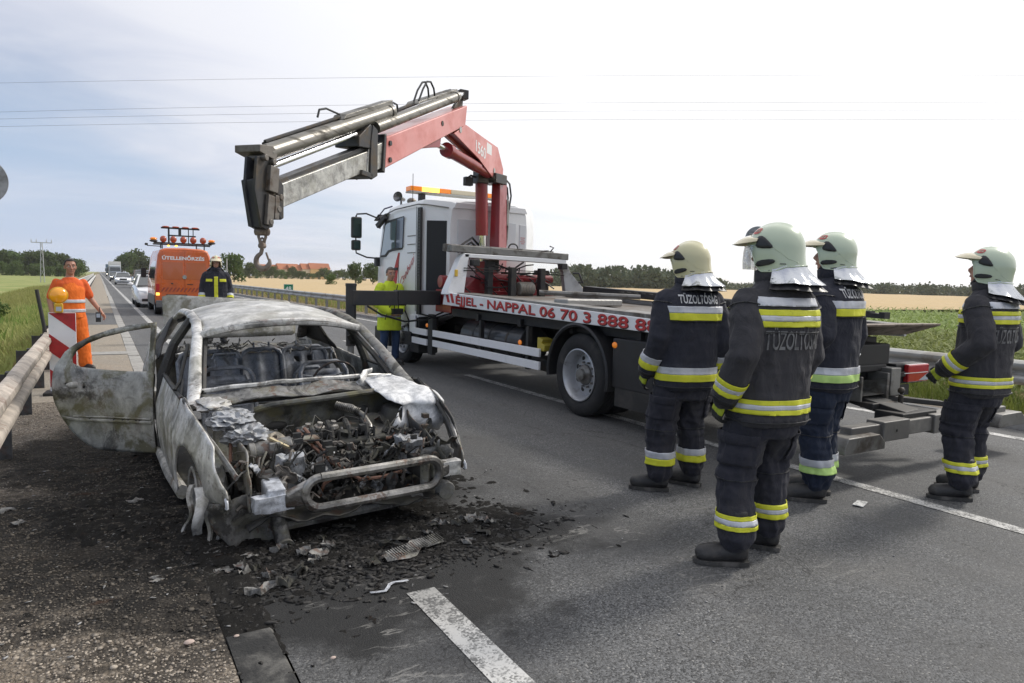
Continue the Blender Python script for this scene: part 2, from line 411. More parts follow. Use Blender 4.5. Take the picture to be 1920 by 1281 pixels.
# --- wide ground, fields
def field(name, c1, c2, c3, sc, stretch=(1, 1, 1), rough=.95, bump=.6):
    m = bpy.data.materials.new(name); m.use_nodes = True
    t = NT(m.node_tree); b = t.t.nodes['Principled BSDF']
    oc = t.mapping(t.n('ShaderNodeTexCoord').outputs['Object'], stretch)
    a = t.noise(oc, sc, 8, .7); d = t.noise(oc, sc*.07, 5, .6, .4)
    c = t.mix(t.ramp(a, .3, .7), c1, c2); c = t.mix(t.math('MULTIPLY', t.ramp(d, .42, .66), .75), c, c3)
    t.l.new(c, b.inputs['Base Color']); b.inputs['Roughness'].default_value = rough; b.inputs['Specular IOR Level'].default_value = .15
    bp = t.n('ShaderNodeBump', {'Height': a, 'Strength': bump, 'Distance': .08}); t.l.new(bp.outputs[0], b.inputs['Normal'])
    return m
M_GREEN = field('green_crop', (.17, .21, .06), (.26, .30, .10), (.36, .33, .15), 3.0)
M_WHEAT = field('ripe_wheat', (.42, .31, .17), (.58, .45, .27), (.50, .37, .20), 1.2, (1, .6, 1))
M_VERGE = field('verge_earth', (.15, .15, .055), (.26, .23, .10), (.27, .21, .11), 9.0)
M_CORNSOIL = field('corn_field_earth', (.055, .085, .022), (.12, .17, .045), (.14, .17, .05), 5.0, (1, .35, 1))
def ground_strip(name, prof, ylist, m):
    b = MB()
    rows = [[(x, y, z) for x, z in prof] for y in ylist]
    vs = [p for r in rows for p in r]; n = len(prof); fs = []
    for i in range(len(rows)-1):
        for j in range(n-1): fs.append((i*n+j, i*n+j+1, (i+1)*n+j+1, (i+1)*n+j))
    b.add(vs, fs); o = b.build(name, m, sharp=180); tag(o, kind='structure'); return o
YL = [-40, -10, 0, 5, 10, 15, 20, 30, 45, 70, 110, 180, 300, 600, 1200, 5000]
ground_strip('terrain', [(-4000, -1.75), (-60, -1.75), (-9, -1.7), (12, -1.7), (60, -.6), (4000, -.6)], [-600, -40, 0, 200, 800, 6000], M_VERGE)
ground_strip('left_verge', [(-9.5, -1.55), (-7, -1.38), (-5, -1.0), (-3.2, -.52), (-1.9, -.14), (-1.25, -.015), (-.9, -.01)], YL, M_VERGE)
ground_strip('left_field', [(-2500, -1.3), (-200, -1.3), (-60, -1.45), (-9.3, -1.56)], [-40, 40, 120, 260, 430, 700, 3000], M_GREEN)
ground_strip('right_verge', [(10.1, -.005), (10.6, -.05), (11.4, -.12), (14, -.15)], YL, M_VERGE)
ground_strip('corn_field', [(11.6, -.16), (30, -.16), (85, -.16)], [-60, -10, 10, 34], M_CORNSOIL)
ground_strip('wheat_field', [(13, -.13), (40, -.02), (84, .12), (250, .2), (3000, .2)], [34.5, 60, 120, 300, 600, 3000], M_WHEAT)
ground_strip('stubble_field', [(85.5, .3), (120, .3), (300, .3), (3000, .3)], [-400, -100, 34.2], M_WHEAT)

# --- left shoulder: burnt gravel near the wreck, pale pavement further on
def gravel_mat(name, burnt_on=True):
    m = bpy.data.materials.new(name); m.use_nodes = True
    t = NT(m.node_tree); b = t.t.nodes['Principled BSDF']
    oc = t.n('ShaderNodeTexCoord').outputs['Object']
    v = t.n('ShaderNodeTexVoronoi', {'Vector': oc, 'Scale': 62.0}, feature='F1')
    vc = t.n('ShaderNodeSeparateColor', {0: v.outputs['Color']}).outputs
    n_ = t.noise(oc, 3.2, 8, .68, .5); f = t.noise(oc, 150, 4, .7)
    c = t.mix(vc[0], (.14, .125, .108), (.42, .375, .32)); c = t.mix(t.math('MULTIPLY', vc[1], .35), c, (.38, .29, .21))
    c = t.mix(t.math('MULTIPLY', t.ramp(v.outputs['Distance'], .35, .7), .6), c, (.075, .062, .05))
    c = t.mix(t.math('MULTIPLY', t.ramp(n_, .42, .62), .55), c, (.20, .165, .125))
    if burnt_on:
        dk = t.ramp(t.noise(t.mapping(oc, (1, 1.5, 1), (7, 1, 0)), 2.6, 9, .74, .8), .40, .53)
        s = stain_factor(t, oc, [(.15, 4.7, 1.2, 1.5), (-.05, 6.6, .8, 1.6), (.45, 3.5, .7, .6)], .7, 1.4)
        s1 = stain_factor(t, oc, [(0, 3.2, 1.8, 4.6)], .9, 1.0)
        c = t.mix(t.math('MULTIPLY', t.math('MULTIPLY', dk, s1), .78), c, (.034, .031, .028))
        c = t.mix(t.math('MULTIPLY', s, .86), c, (.014, .0135, .013))
        rs = t.math('MULTIPLY', t.ramp(t.noise(t.mapping(oc, (.7, 2.6, 1), (2, 5, 0)), 1.7, 6, .65), .60, .70), s)
        c = t.mix(t.math('MULTIPLY', rs, .5), c, (.075, .04, .024))
        ash = t.ramp(t.noise(t.mapping(oc, (1, 1, 1), (9, 4, 0)), 5.5, 8, .75, .9), .64, .74)
        c = t.mix(t.math('MULTIPLY', t.math('MULTIPLY', ash, s), .55), c, (.33, .33, .34))
    t.l.new(c, b.inputs['Base Color']); b.inputs['Roughness'].default_value = .93; b.inputs['Specular IOR Level'].default_value = .2
    bp = t.n('ShaderNodeBump', {'Height': t.math('ADD', t.math('MULTIPLY', v.outputs['Distance'], -1.0), t.math('MULTIPLY', f, .4)), 'Strength': .9, 'Distance': .016})
    t.l.new(bp.outputs[0], b.inputs['Normal'])
    return m
M_GRAVEL = gravel_mat('burnt_gravel'); M_GRAVEL2 = gravel_mat('pale_gravel', False)
def relief(x, y):
    return .022*(noise.noise((x*2.1, y*2.1, .3)))+.014*noise.noise((x*7, y*7, 4))+.010*noise.noise((x*21, y*21, 9))
nx, ny = 46, 500
X = np.linspace(-1.0, .425, nx); Y = np.concatenate([np.linspace(-3, 1.4, 30), np.linspace(1.42, 9.5, ny-30)])
V = [(x, y, .012+relief(x, y)-.03*max(0, -x-.55)) for y in Y for x in X]
F = [(j*nx+i, j*nx+i+1, (j+1)*nx+i+1, (j+1)*nx+i) for j in range(ny-1) for i in range(nx-1)]
tag(np_mesh('gravel_shoulder', V, F, M_GRAVEL, smooth=True), kind='structure')
M_PAVE = field('pale_pavement', (.27, .235, .19), (.40, .35, .29), (.31, .28, .24), 26.0, bump=.5)
M_CONC = mat('kerb_concrete', (.33, .32, .30), .85, var=.25, vscale=9, bump=.4, bscale=90, dirt=(.12, .11, .10), dscale=2.5, dlo=.5, dhi=.75)
M_CONCB = mat('sooty_concrete', (.13, .125, .115), .88, var=.45, vscale=14, bump=.8, bscale=70, dirt=(.018, .018, .018), dscale=3.4, dlo=.36, dhi=.60)
b = MB()
for a, c in ((9.5, 14.6), (15.1, 23.0), (29.5, 60), (60, 140), (140, 500)):
    b.poly([(-.95, a, .014), (.43, a, .014), (.43, c, .014), (-.95, c, .014)])
tag(b.build('footpath', M_PAVE, sharp=None), kind='structure')
b = MB(); b.box(-.95, .43, 14.62, 15.08, -.1, .03); b.box(-.95, .43, 14.80, 14.9, .0, .034)
tag(b.build('drain_channel', M_CONC, bevel=.01), kind='structure')
b = MB(); b.poly([(-.95, 23.02, .016), (.43, 23.02, .016), (.43, 29.48, .016), (-.95, 29.48, .016)])
tag(b.build('asphalt_crossing', M_ROAD, sharp=None), kind='structure')

def kerb(name, x0, x1, top, y0, y1, step, mats, rng):
    root = bpy.data.objects.new(name, None); COL.objects.link(root); tag(root, kind='structure')
    me = None; y = y0
    random.seed(rng)
    while y < y1:
        far = y > 40
        L = step if not far else 10
        if me is None or far != me[1]:
            b = MB(); ch = .012 if top < .05 else .03
            b.prism([(x0, 0, -.12), (x1, 0, -.12), (x1, 0, top-ch), (x1-ch, 0, top), (x0, 0, top)], (0, L-.005, 0))
            me = (b.mesh('kerb_stone'), far)
            mm = me[0]; mm.materials.append(mats[0])
            me = (mm, far)
        o = bpy.data.objects.new('kerb_stone', me[0]); COL.objects.link(o); o.parent = root
        o.location = (random.uniform(-.004, .004), y, random.uniform(-.004, .003)); o.rotation_euler = (0, 0, random.uniform(-.003, .003))
        if y < 9.2 and len(mats) > 1:
            o.material_slots[0].link = 'OBJECT'; o.material_slots[0].material = mats[1]
        y += L
    return root
kerb('kerb', .435, .625, .016, -6, 3.0, 1.0, (M_CONC, M_CONCB), 3)
kerb('kerb', .435, .625, .016, 8.4, 300, 1.0, (M_CONC, M_CONCB), 5)
kerb('kerb', 9.13, 9.28, .09, -6, 300, 1.0, (M_CONC,), 4)
b = MB()
for a, c in ((-14, 12), (12, 40), (40, 120), (120, 500)): b.poly([(9.281, a, .05), (10.25, a, .02), (10.25, c, .02), (9.281, c, .05)])
tag(b.build('right_shoulder', M_GRAVEL2, sharp=None), kind='structure')

# --- guard rails: every post and every beam length is a part
def wbeam(y0, y1, side=1, n=2, x=0.0, z=.6, wob=0.0):
    """W section, ridges towards side*x"""
    sec = [(.0, .155), (.03, .150), (.075, .115), (.082, .078), (.072, .052), (.02, .022), (.012, 0), (.02, -.022), (.072, -.052), (.082, -.078), (.075, -.115), (.03, -.150), (.0, -.155)]
    rings = []; th = .012
    for k in range(n+1):
        y = y0+(y1-y0)*k/n; dx = wob*noise.noise((y*.7, 1, 2)); dz = wob*.5*noise.noise((y*.9, 5, 2))
        rings.append([(x+side*px+dx, y, z+pz+dz) for px, pz in sec]+[(x+side*(px-th)+dx, y, z+pz*.985+dz) for px, pz in reversed(sec)])
    return rings
M_GALV = mat('galvanised_steel', (.42, .42, .40), .45, .55, var=.12, vscale=2, dirt=(.30, .27, .23), dscale=1.6)
M_GALVD = mat('dull_galvanised_post', (.22, .22, .215), .6, .4, var=.2, vscale=5)
M_RAILB = burnt('scorched_rail', .43, .16, .16, .02, (1.0, .88, .76), .9, .1, .7, 3, .10)
M_POSTB = burnt('scorched_post', .07, .5, .12, .02, (1, 1, 1.05), 1.5, .2, .7, 5, .15)
def post_mesh(h, m):
    b = MB(); b.box(-.06, .06, -.004, .004, -.3, h); b.box(-.06, -.052, .004, .05, -.3, h); b.box(.052, .06, .004, .05, -.3, h)
    me = b.mesh('post'); me.materials.append(m); return me
def guardrail(name, label, x, side, y0, y1, step, m_beam, m_post, group=None, wob=0, seg=4.0, z=.6, ph=.72):
    root = thing(name, label, 'guard rail', (x, 0, 0), 0, group)
    y = y0
    while y < y1-.1:
        L = min(seg if y < 80 else 20, y1-y)
        b = MB(); b.loft(wbeam(0, L+.05, side, 4 if wob else 1, 0, z, wob))
        o = b.build('beam', m_beam, root, sharp=40, fix=True); o.location = (0, y, random.uniform(-.003, .003)); y += L
    pm = post_mesh(ph, m_post); bm_ = MB().box(-.035, .035, -.05, .05, z-.12, z+.12).mesh('spacer'); bm_.materials.append(m_post)
    y = y0+.6
    while y < y1:
        o = bpy.data.objects.new('post', pm); COL.objects.link(o); o.parent = root; o.location = (-side*.10, y, 0)
        s = bpy.data.objects.new('spacer', bm_); COL.objects.link(s); s.parent = o; s.location = (side*.07, 0, 0)
        y += step
    return root
guardrail('guardrail', 'scorched and peeling guard rail with dark posts beside the open burnt car door', -.60, 1, 2.3, 14.4, 1.95, M_RAILB, M_POSTB, wob=.018, z=.60, ph=.70)
M_WHITE_RAIL = mat('white_rail', (.62, .62, .60), .5, .2, var=.12, dirt=(.35, .32, .28), dscale=1.2)
gr2 = guardrail('guardrail', 'pale guard rail with handrail running away along the left footpath', -.66, 1, 15.0, 190, 2.0, M_WHITE_RAIL, M_GALVD, z=.62, ph=.76)
b = MB((-.66, 0, 0)); b.tube([(-1.0, 46, 1.05), (-1.0, 190, 1.05)], .03); b.tube([(-1.0, 46, .72), (-1.0, 190, .72)], .02)
b.build('handrail', M_WHITE_RAIL, gr2)
hm = MB().tube([(0, 0, -.2), (0, 0, 1.07)], .03, 6).mesh('handrail_post'); hm.materials.append(M_WHITE_RAIL)
for k in range(60):
    o = bpy.data.objects.new('handrail_post', hm); COL.objects.link(o); o.parent = gr2; o.location = (-.34, 46+2.4*k, 0)
guardrail('guardrail', 'grey steel guard rail along the far right edge of the road before the fields', 9.80, -1, -8, 230, 2.0, M_GALV, M_GALVD, z=.60, ph=.74)

# --- power pole, power lines
M_STEELP = mat('pole_grey', (.40, .41, .42), .7, var=.1)
pp = thing('power_pole', 'grey lattice power pole with a crossarm in the left green field', 'power pole', (-11.6, 199.6, -1.45))
b = MB()
for sx in (-1, 1):
    for sy in (-1, 1): b.bar((sx*.42, sy*.4, 0), (sx*.16, sy*.16, 9.6), .09, .09)
b.build('mast', M_STEELP, pp)
b = MB()
for k in range(6):
    z0, z1 = k*1.6, (k+1)*1.6; w0, w1 = .42-.26*z0/9.6, .42-.26*z1/9.6
    b.bar((-w0, -.4, z0), (w1, -.3, z1), .05, .05); b.bar((w0, -.4, z0), (-w1, -.3, z1), .05, .05)
b.build('lattice', M_STEELP, pp)
b = MB(); b.bar((-2.1, 0, 9.5), (2.1, 0, 9.5), .18, .18); b.build('crossarm', M_STEELP, pp)
for x in (-2.0, -1.0, 1.0, 2.0):
    b = MB(); b.cyl((x, 0, 9.55), (x, 0, 10.3), .1, .06, 6); b.build('insulator', M_STEELP, pp)
M_WIRE = mat('wire', (.05, .05, .055), .6)
def wire(label, p0, p1, sag, group=None):
    pts = []
    for k in range(25):
        u = k/24; q = Vector(p0).lerp(Vector(p1), u); q.z -= sag*4*u*(1-u); pts.append(q)
    b = MB(); b.tube(pts, .0095, 4); tag(b.build('power_line', M_WIRE), label, 'power line', group)
def sky_pt(d, D): return Vector((d[0]*D, d[1]*D, 1.55+d[2]*D))
def wire_at(label, da, db, Da, Db, sag):
    a, c = sky_pt(da, Da), sky_pt(db, Db); e = (c-a)
    wire(label, a-e*.35, c+e*.35, sag)
wire_at('topmost thin power line crossing the whole sky', (-.092, .996, .208), (.851, .525, .268), 78, 60, -.5)
wire_at('second thin power line from the top crossing the sky', (-.093, .996, .172), (.921, .389, .212), 78, 58, -.9)
wire_at('third thin power line from the top, just under the second', (-.094, .996, .165), (.921, .389, .204), 80, 59, -.8)
wire_at('lowest and darkest power line crossing behind the crane boom', (-.094, .996, .157), (.921, .389, .195), 76, 57, -.7)
# ================================================================== RECOVERY TRUCK WITH CRANE
M_WHITE = mat('white_truck_paint', (.82, .82, .82), .28, var=.03, coat=.4, dirt=(.60, .59, .56), dscale=2.2, dlo=.55, dhi=.9)
M_WHITE2 = mat('white_board', (.82, .82, .83), .38, var=.03, dirt=(.50, .49, .46), dscale=3.5, dlo=.55, dhi=.85)
M_RED = mat('crane_red', (.27, .018, .024), .36, var=.16, coat=.3, dirt=(.20, .03, .03), dscale=2.5, dlo=.45, dhi=.8)
M_PINK = mat('sheen_crane_red', (.70, .25, .225), .34, var=.16, vscale=1.5, coat=.45, dirt=(.52, .13, .11), dscale=1.4, dlo=.4, dhi=.75)  # crane red lightened to pink: the gloss sheen is painted into the base colour
M_BLACK = mat('black_plastic', (.022, .022, .024), .5, var=.2, bump=.1, bscale=90, dirt=(.034, .032, .03), dscale=3)
M_FRAME = mat('chassis_black', (.018, .018, .019), .6, var=.25, dirt=(.055, .048, .04), dscale=2.5)
M_RUBBER = mat('tyre_rubber', (.022, .022, .023), .82, var=.25, bump=.25, bscale=70, dirt=(.065, .06, .053), dscale=5, dlo=.5, dhi=.8)
M_RIM = mat('truck_rim_silver', (.47, .48, .50), .42, .5, var=.08, dirt=(.20, .19, .18), dscale=6, dlo=.5, dhi=.8)
M_GREYST = mat('weathered_steel', (.23, .225, .215), .5, .55, var=.25, vscale=6, bump=.15, bscale=45, dirt=(.09, .075, .06), dscale=4)
M_SCRAPED = burnt('scraped_boom_steel', .44, .16, .05, .10, (1, .99, .94), 2.0, .7, .40, 8, .55)
M_DARKST = mat('greased_dark_steel', (.045, .045, .047), .42, .5, var=.3, vscale=8, bump=.2, bscale=40, dirt=(.11, .085, .06), dscale=4)
M_CYL = mat('greasy_cylinder_steel', (.20, .19, .17), .36, .7, var=.25, vscale=3, stretch=(1, 1, 4), dirt=(.07, .065, .055), dscale=2.5)
M_CHROME = mat('chrome_rod', (.75, .75, .76), .16, 1.0)
M_GLASS = mat('dark_glass', (.025, .032, .036), .06, 0, spec=.8, coat=.6)
M_GLASSL = mat('tinted_glass', (.14, .19, .20), .05, 0, spec=.9, coat=1.0)
M_AMBER = mat('amber_lens', (.85, .24, .02), .25, coat=.5, emit=.25)
M_AMBLIT = mat('lit_amber_lens', (1.0, .50, .08), .3, emit=2.6)
M_REDL = mat('red_lens', (.45, .02, .025), .15, coat=.8, var=.2, vscale=30)
M_CLEARL = mat('clear_lens', (.45, .50, .58), .12, coat=.8)
M_REDTXT = mat('red_lettering', (.50, .03, .03), .5, var=.12, vscale=30, dirt=(.42, .06, .05), dscale=8)
M_SHTXT = mat('black_lettering', (.03, .02, .02), .6)
M_HOSE = mat('hydraulic_hose', (.018, .018, .019), .45)
M_BRASS = mat('brass_yellow', (.45, .36, .05), .5)
M_WHITETXT = mat('white_lettering', (.8, .8, .8), .5)
M_DECK = mat('worn_deck_plate', (.16, .145, .13), .55, .4, var=.3, vscale=3, bump=.25, bscale=30, dirt=(.12, .075, .045), dscale=2.5)

TO = Vector((5.98, 7.0, 0))
truck = thing('recovery_truck', 'white recovery truck with red folded-out crane standing across the centre line', 'truck', TO)
def TB(): return MB(TO)
XL, XR = 4.78, 7.18
# chassis
b = TB()
for x in (5.50, 6.42): b.box(x, x+.09, 3.75, 12.6, .78, 1.02)
for y in (4.4, 5.6, 7.4, 8.8, 10.2, 11.6): b.box(5.59, 6.42, y, y+.1, .82, .98)
b.cyl((5.98, 5.2, .62), (5.98, 11.6, .62), .06, n=10)
b.box(5.35, 6.6, 6.15, 6.65, .38, .62); b.cyl((5.1, 6.4, .49), (6.9, 6.4, .49), .11, n=12); b.ball((5.98, 6.4, .49), .22, 12, 8)
b.box(5.1, 6.9, 11.9, 12.1, .42, .52)
b.build('chassis', M_FRAME, truck, bevel=.008)
# subframe under the deck
b = TB(); b.box(5.2, 6.75, 4.0, 10.0, 1.02, 1.10); b.box(4.9, 5.0, 5.0, 10.0, .98, 1.10); b.box(6.96, 7.06, 5.0, 10.0, .98, 1.10)
for y in (4.4, 5.4, 6.6, 7.8, 9.0): b.box(4.85, 7.1, y, y+.08, .96, 1.06)
b.build('subframe', M_FRAME, truck)
# deck: white side boards with the phone number, worn floor, rear lip
def board(x, w):
    return [(x, 10.04, 1.165), (x, 9.98, 1.365), (x, 5.03, 1.215), (x, 3.95, 1.19), (x, 3.95, 1.10), (x, 5.03, 1.078)]
b = TB(); b.prism(board(4.75, 0), (.05, 0, 0)); b.build('side_board', M_WHITE2, truck, bevel=.006)
b = TB(); b.prism(board(7.15, 0), (.05, 0, 0)); b.build('side_board', M_WHITE2, truck, bevel=.006)
b = TB(); b.prism([(4.80, 9.98, 1.29), (4.80, 9.98, 1.335), (4.80, 3.95, 1.175), (4.80, 3.95, 1.13)], (2.35, 0, 0)); b.build('deck_floor', M_DECK, truck)
b = TB()
for x in (4.79, 6.86):
    b.prism([(x, 9.6, 1.37), (x, 9.6, 1.325), (x, 3.95, 1.178), (x, 3.95, 1.235)], (.30, 0, 0))
b.build('wheel_track', M_GREYST, truck, bevel=.006)
b = TB(); b.prism([(7.0, 9.3, 1.40), (7.0, 9.3, 1.52), (7.0, 5.2, 1.37), (7.0, 5.2, 1.27)], (.18, 0, 0)); b.build('loading_ramp', M_BLACK, truck, bevel=.01)
b = TB(); b.prism([(6.86, 8.2, 1.39), (6.86, 8.2, 1.45), (6.86, 4.0, 1.33), (6.86, 4.0, 1.28)], (.10, 0, 0))
for k in range(26):
    y = 4.0+k*.16; z = 1.33+(y-4.0)*.0286; b.box(6.86, 6.96, y, y+.06, z, z+.018)
b.build('tread_rail', M_FRAME, truck)
b = TB(); b.prism([(4.76, 3.95, 1.24), (4.76, 3.62, 1.255), (4.76, 3.62, 1.235), (4.76, 3.95, 1.12)], (2.44, 0, 0)); b.build('rear_lip', mat('rusty_lip', (.20, .16, .13), .5, .5, var=.3, dirt=(.06, .05, .045), dscale=5), truck, bevel=.005)
b = TB(); b.cyl((5.4, 8.2, 1.42), (6.6, 7.4, 1.39), .035, n=8); b.build('strap_bar', M_GREYST, truck)
b = TB(); b.box(5.0, 5.9, 6.95, 7.25, 1.27, 1.36); b.build('chequer_plate', mat('ribbed_alloy', (.36, .35, .33), .45, .7, var=.3, vscale=40, bump=.5, bscale=60), truck, bevel=.02)
# lettering and hazard stripes on the near board
def zline(y): return 1.165+(y-5.03)*.0180+.0
ydir = Vector((0, 0, 1)); xdir = Vector((0, -1, -.0245)).normalized()
for nm, mt, d in (('lettering_shadow', M_SHTXT, .010), ('lettering', M_REDTXT, 0)):
    text_on(nm, 'ÉJJEL - NAPPAL 06 70 3 888 88', .168, (4.7465-(.0015 if not d else 0), 9.56-d, zline(9.56)-.045-d), xdir, ydir, mt, truck, width=4.52, off=TO, bold=.003, extrude=.0008)
for y in (9.93, 9.77):
    z = zline(y); b = TB()
    b.prism([(4.749, y, z+.10), (4.749, y-.085, z+.10), (4.749, y-.16, z-.045), (4.749, y-.075, z-.045)], (-.003, 0, 0)); b.build('hazard_stripe', M_REDTXT, truck, sharp=None)
for y in (4.75, 4.45, 4.15):
    b = TB(); b.prism([(4.749, y, 1.20), (4.749, y-.12, 1.197), (4.749, y-.02, 1.10), (4.749, y+.10, 1.10)], (-.003, 0, 0)); b.build('hazard_stripe', M_REDTXT, truck, sharp=None)
# headboard hoop
def hoop_side(x0, x1, sgn):
    b = TB()
    b.prism([(x0, 10.05, 1.36), (x0, 9.55, 1.35), (x0, 9.66, 1.94), (x0, 9.90, 1.97)], (x1-x0, 0, 0)) if False else None
    return b
b = TB()
b.loft([[(4.70, 10.02, 1.33), (5.02, 10.02, 1.33), (5.02, 9.80, 1.33), (4.70, 9.80, 1.33)], [(4.72, 10.02, 1.40), (5.02, 10.02, 1.40), (5.02, 9.80, 1.40), (4.72, 9.80, 1.40)],
        [(4.95, 10.0, 1.93), (5.10, 10.0, 1.93), (5.10, 9.82, 1.93), (4.95, 9.82, 1.93)], [(5.02, 10.0, 1.995), (5.12, 10.0, 1.995), (5.12, 9.82, 1.995), (5.02, 9.82, 1.995)]])
b.loft([[(5.02, 10.0, 1.995), (5.02, 10.0, 1.93), (5.02, 9.82, 1.93), (5.02, 9.82, 1.995)], [(7.02, 10.0, 1.975), (7.02, 10.0, 1.89), (7.02, 9.82, 1.89), (7.02, 9.82, 1.975)]])
b.build('headboard', M_WHITE2, truck, bevel=.012)
b = TB(); b.loft([[(6.90, 9.95, 1.905), (7.06, 9.95, 1.905), (7.06, 9.85, 1.905), (6.90, 9.85, 1.905)], [(6.98, 9.95, 1.75), (7.14, 9.95, 1.75), (7.14, 9.85, 1.75), (6.98, 9.85, 1.75)],
        [(7.05, 9.95, 1.34), (7.58, 9.95, 1.34), (7.58, 9.85, 1.34), (7.05, 9.85, 1.34)]])
b.build('headboard_leg', mat('grey_painted_plate', (.36, .36, .37), .5, var=.15, dirt=(.2, .19, .18), dscale=3), truck, bevel=.01)
b = TB(); b.tube([(7.18, 9.83, 1.74), (7.24, 9.74, 1.74), (7.33, 9.74, 1.58), (7.31, 9.83, 1.58)], .018, 6); b.build('handle', M_BLACK, truck)
b = TB(); b.box(4.83, 4.88, 9.76, 9.80, 1.62, 1.73); b.build('side_marker', mat('yellow_lens', (.7, .45, .05), .3), truck, bevel=.01)
for x in (5.13, 6.86): b = TB(); b.box(x, x+.12, 9.72, 9.86, 1.80, 1.90); b.build('work_lamp', M_BLACK, truck, bevel=.01)
# stored steel beams lying on the headboard
b = TB()
b.bar((4.80, 9.95, 2.07), (7.06, 9.9, 2.02), .18, .11); b.bar((4.82, 10.18, 2.09), (6.9, 10.1, 2.06), .12, .12)
for x in (5.5, 6.1, 6.62): b.box(x, x+.05, 9.84, 10.05, 1.98, 2.12)
b.build('stowed_beam', M_GREYST, truck, bevel=.012)
b = TB(); b.tube([(5.97+.09*math.cos(a), 9.9, 2.12+.075*math.sin(a)) for a in [math.pi*k/8 for k in range(9)]], .013, 6); b.tube([(6.72, 9.9, 2.09), (6.78, 9.88, 2.17), (6.70, 9.88, 2.19)], .012, 6); b.build('shackle', M_DARKST, truck)
# crane base, tank, winch, valves behind the cab
b = TB(); b.box(4.95, 7.0, 10.15, 10.75, 1.02, 1.40); b.prism([(5.2, 10.2, 1.40), (5.45, 10.2, 1.62), (6.45, 10.2, 1.62), (6.7, 10.2, 1.40)], (0, .5, 0)); b.cyl((5.5, 10.1, 1.62), (6.9, 10.1, 1.62), .07)
b.ball((5.75, 10.25, 1.58), (.22, .16, .22)); b.cyl((6.2, 10.12, 1.55), (6.2, 9.98, 1.55), .06); b.build('crane_base', M_RED, truck, bevel=.012)
b = TB(); b.cyl((4.84, 10.35, 1.535), (5.22, 10.35, 1.535), .105, n=20); b.build('oil_tank', M_RED, truck, bevel=.012)
b = TB(); b.cyl((4.96, 10.35, 1.535), (5.14, 10.35, 1.535), .1065, n=20); b.build('tank_label', M_WHITETXT, truck)
b = TB(); b.cyl((6.0, 9.75, 1.45), (6.28, 9.75, 1.45), .10, n=16)
for k in range(9): b.lathe([(.100, 0), (.116, .014), (.100, .028)], (6.0+k*.031, 9.75, 1.45), (1, 0, 0), 16)
b.build('winch_drum', M_GALV, truck)
for x, y in ((5.82, 9.68), (6.40, 9.68), (5.5, 9.9)): b = TB(); b.box(x, x+.10, y, y+.12, 1.30, 1.80); b.build('winch_post', M_FRAME, truck, bevel=.01)
b = TB(); b.box(6.72, 6.92, 10.2, 10.4, 1.4, 1.78); b.box(5.60, 5.85, 10.15, 10.35, 1.72, 1.92); b.box(6.0, 6.45, 10.2, 10.35, 1.66, 1.72)
for k in range(4): b.cyl((5.98+.09*k, 10.15, 1.72), (5.98+.09*k, 10.13, 1.80), .012, n=6)
b.build('valve_block', M_DARKST, truck, bevel=.01)
random.seed(11); b = TB()
for k in range(26):
    p = Vector((random.uniform(5.05, 6.4), random.uniform(9.85, 10.25), random.uniform(1.45, 1.85))); q = p+Vector((random.uniform(.15, .6), random.uniform(-.1, .1), random.uniform(-.3, .2)))
    m1 = p.lerp(q, .5)+Vector((0, random.uniform(-.12, .05), random.uniform(-.2, .12)))
    b.tube([p, p.lerp(m1, .6), m1, m1.lerp(q, .5), q], random.choice([.012, .016, .010]), 5)
b.tube([(5.0, 9.8, 1.72), (7.0, 9.85, 1.70)], .009, 5); b.tube([(5.0, 9.8, 1.76), (6.9, 9.85, 1.74)], .007, 5)
b.build('hose_bundle', M_HOSE, truck)
# side guards
for k, (z0, z1) in enumerate(((.615, .722), (.448, .555))):
    b = TB(); b.box(4.75, 4.785, 7.18, 10.42, z0, z1); b.build('side_guard', M_WHITE2, truck, bevel=.006)
    b = TB(); b.box(4.75, 4.785, 10.66, 11.3, z0-.01, z1-.01); b.build('side_guard', M_WHITE2, truck, bevel=.006)
    b = TB(); b.box(7.165, 7.2, 7.18, 10.42, z0, z1); b.build('side_guard', M_WHITE2, truck, bevel=.006)
for y in (7.5, 8.8): b = TB(); b.box(4.79, 4.85, y, y+.06, .42, .98); b.build('guard_bracket', M_FRAME, truck)
b = TB(); b.box(4.765, 4.83, 10.45, 10.63, .30, .98); b.build('guard_bracket', M_FRAME, truck)
b = TB(); b.cyl((5.15, 9.7, .70), (5.15, 7.9, .70), .25, n=20); b.build('fuel_tank', mat('black_tank', (.03, .032, .036), .35, coat=.3, dirt=(.07, .065, .06), dscale=3), truck, bevel=.02)
for y in (9.3, 8.8, 8.3): b = TB(); b.lathe([(.252, 0), (.258, .01), (.258, .05), (.252, .06)], (5.15, y, .70), (0, -1, 0), 20); b.build('tank_strap', M_DARKST, truck)
b = TB(); b.box(6.5, 7.1, 7.9, 9.6, .45, .95); b.box(4.95, 5.5, 7.2, 7.8, .40, .56); b.build('tool_box', M_FRAME, truck, bevel=.02)
b = TB(); b.prism([(4.80, 7.30, .69), (4.80, 7.14, .69), (4.80, 7.12, .77), (4.80, 7.20, .79), (4.80, 7.17, .84), (4.80, 7.30, .86)], (.16, 0, 0)); b.build('wheel_chock', M_BRASS, truck, bevel=.008)
for y, z in ((10.75, .78), (7.72, .755), (5.76, .90)):
    b = TB(); b.ball((4.80, y, z), (.018, .045, .035), 10, 6); b.build('marker_lamp', M_AMBER, truck)
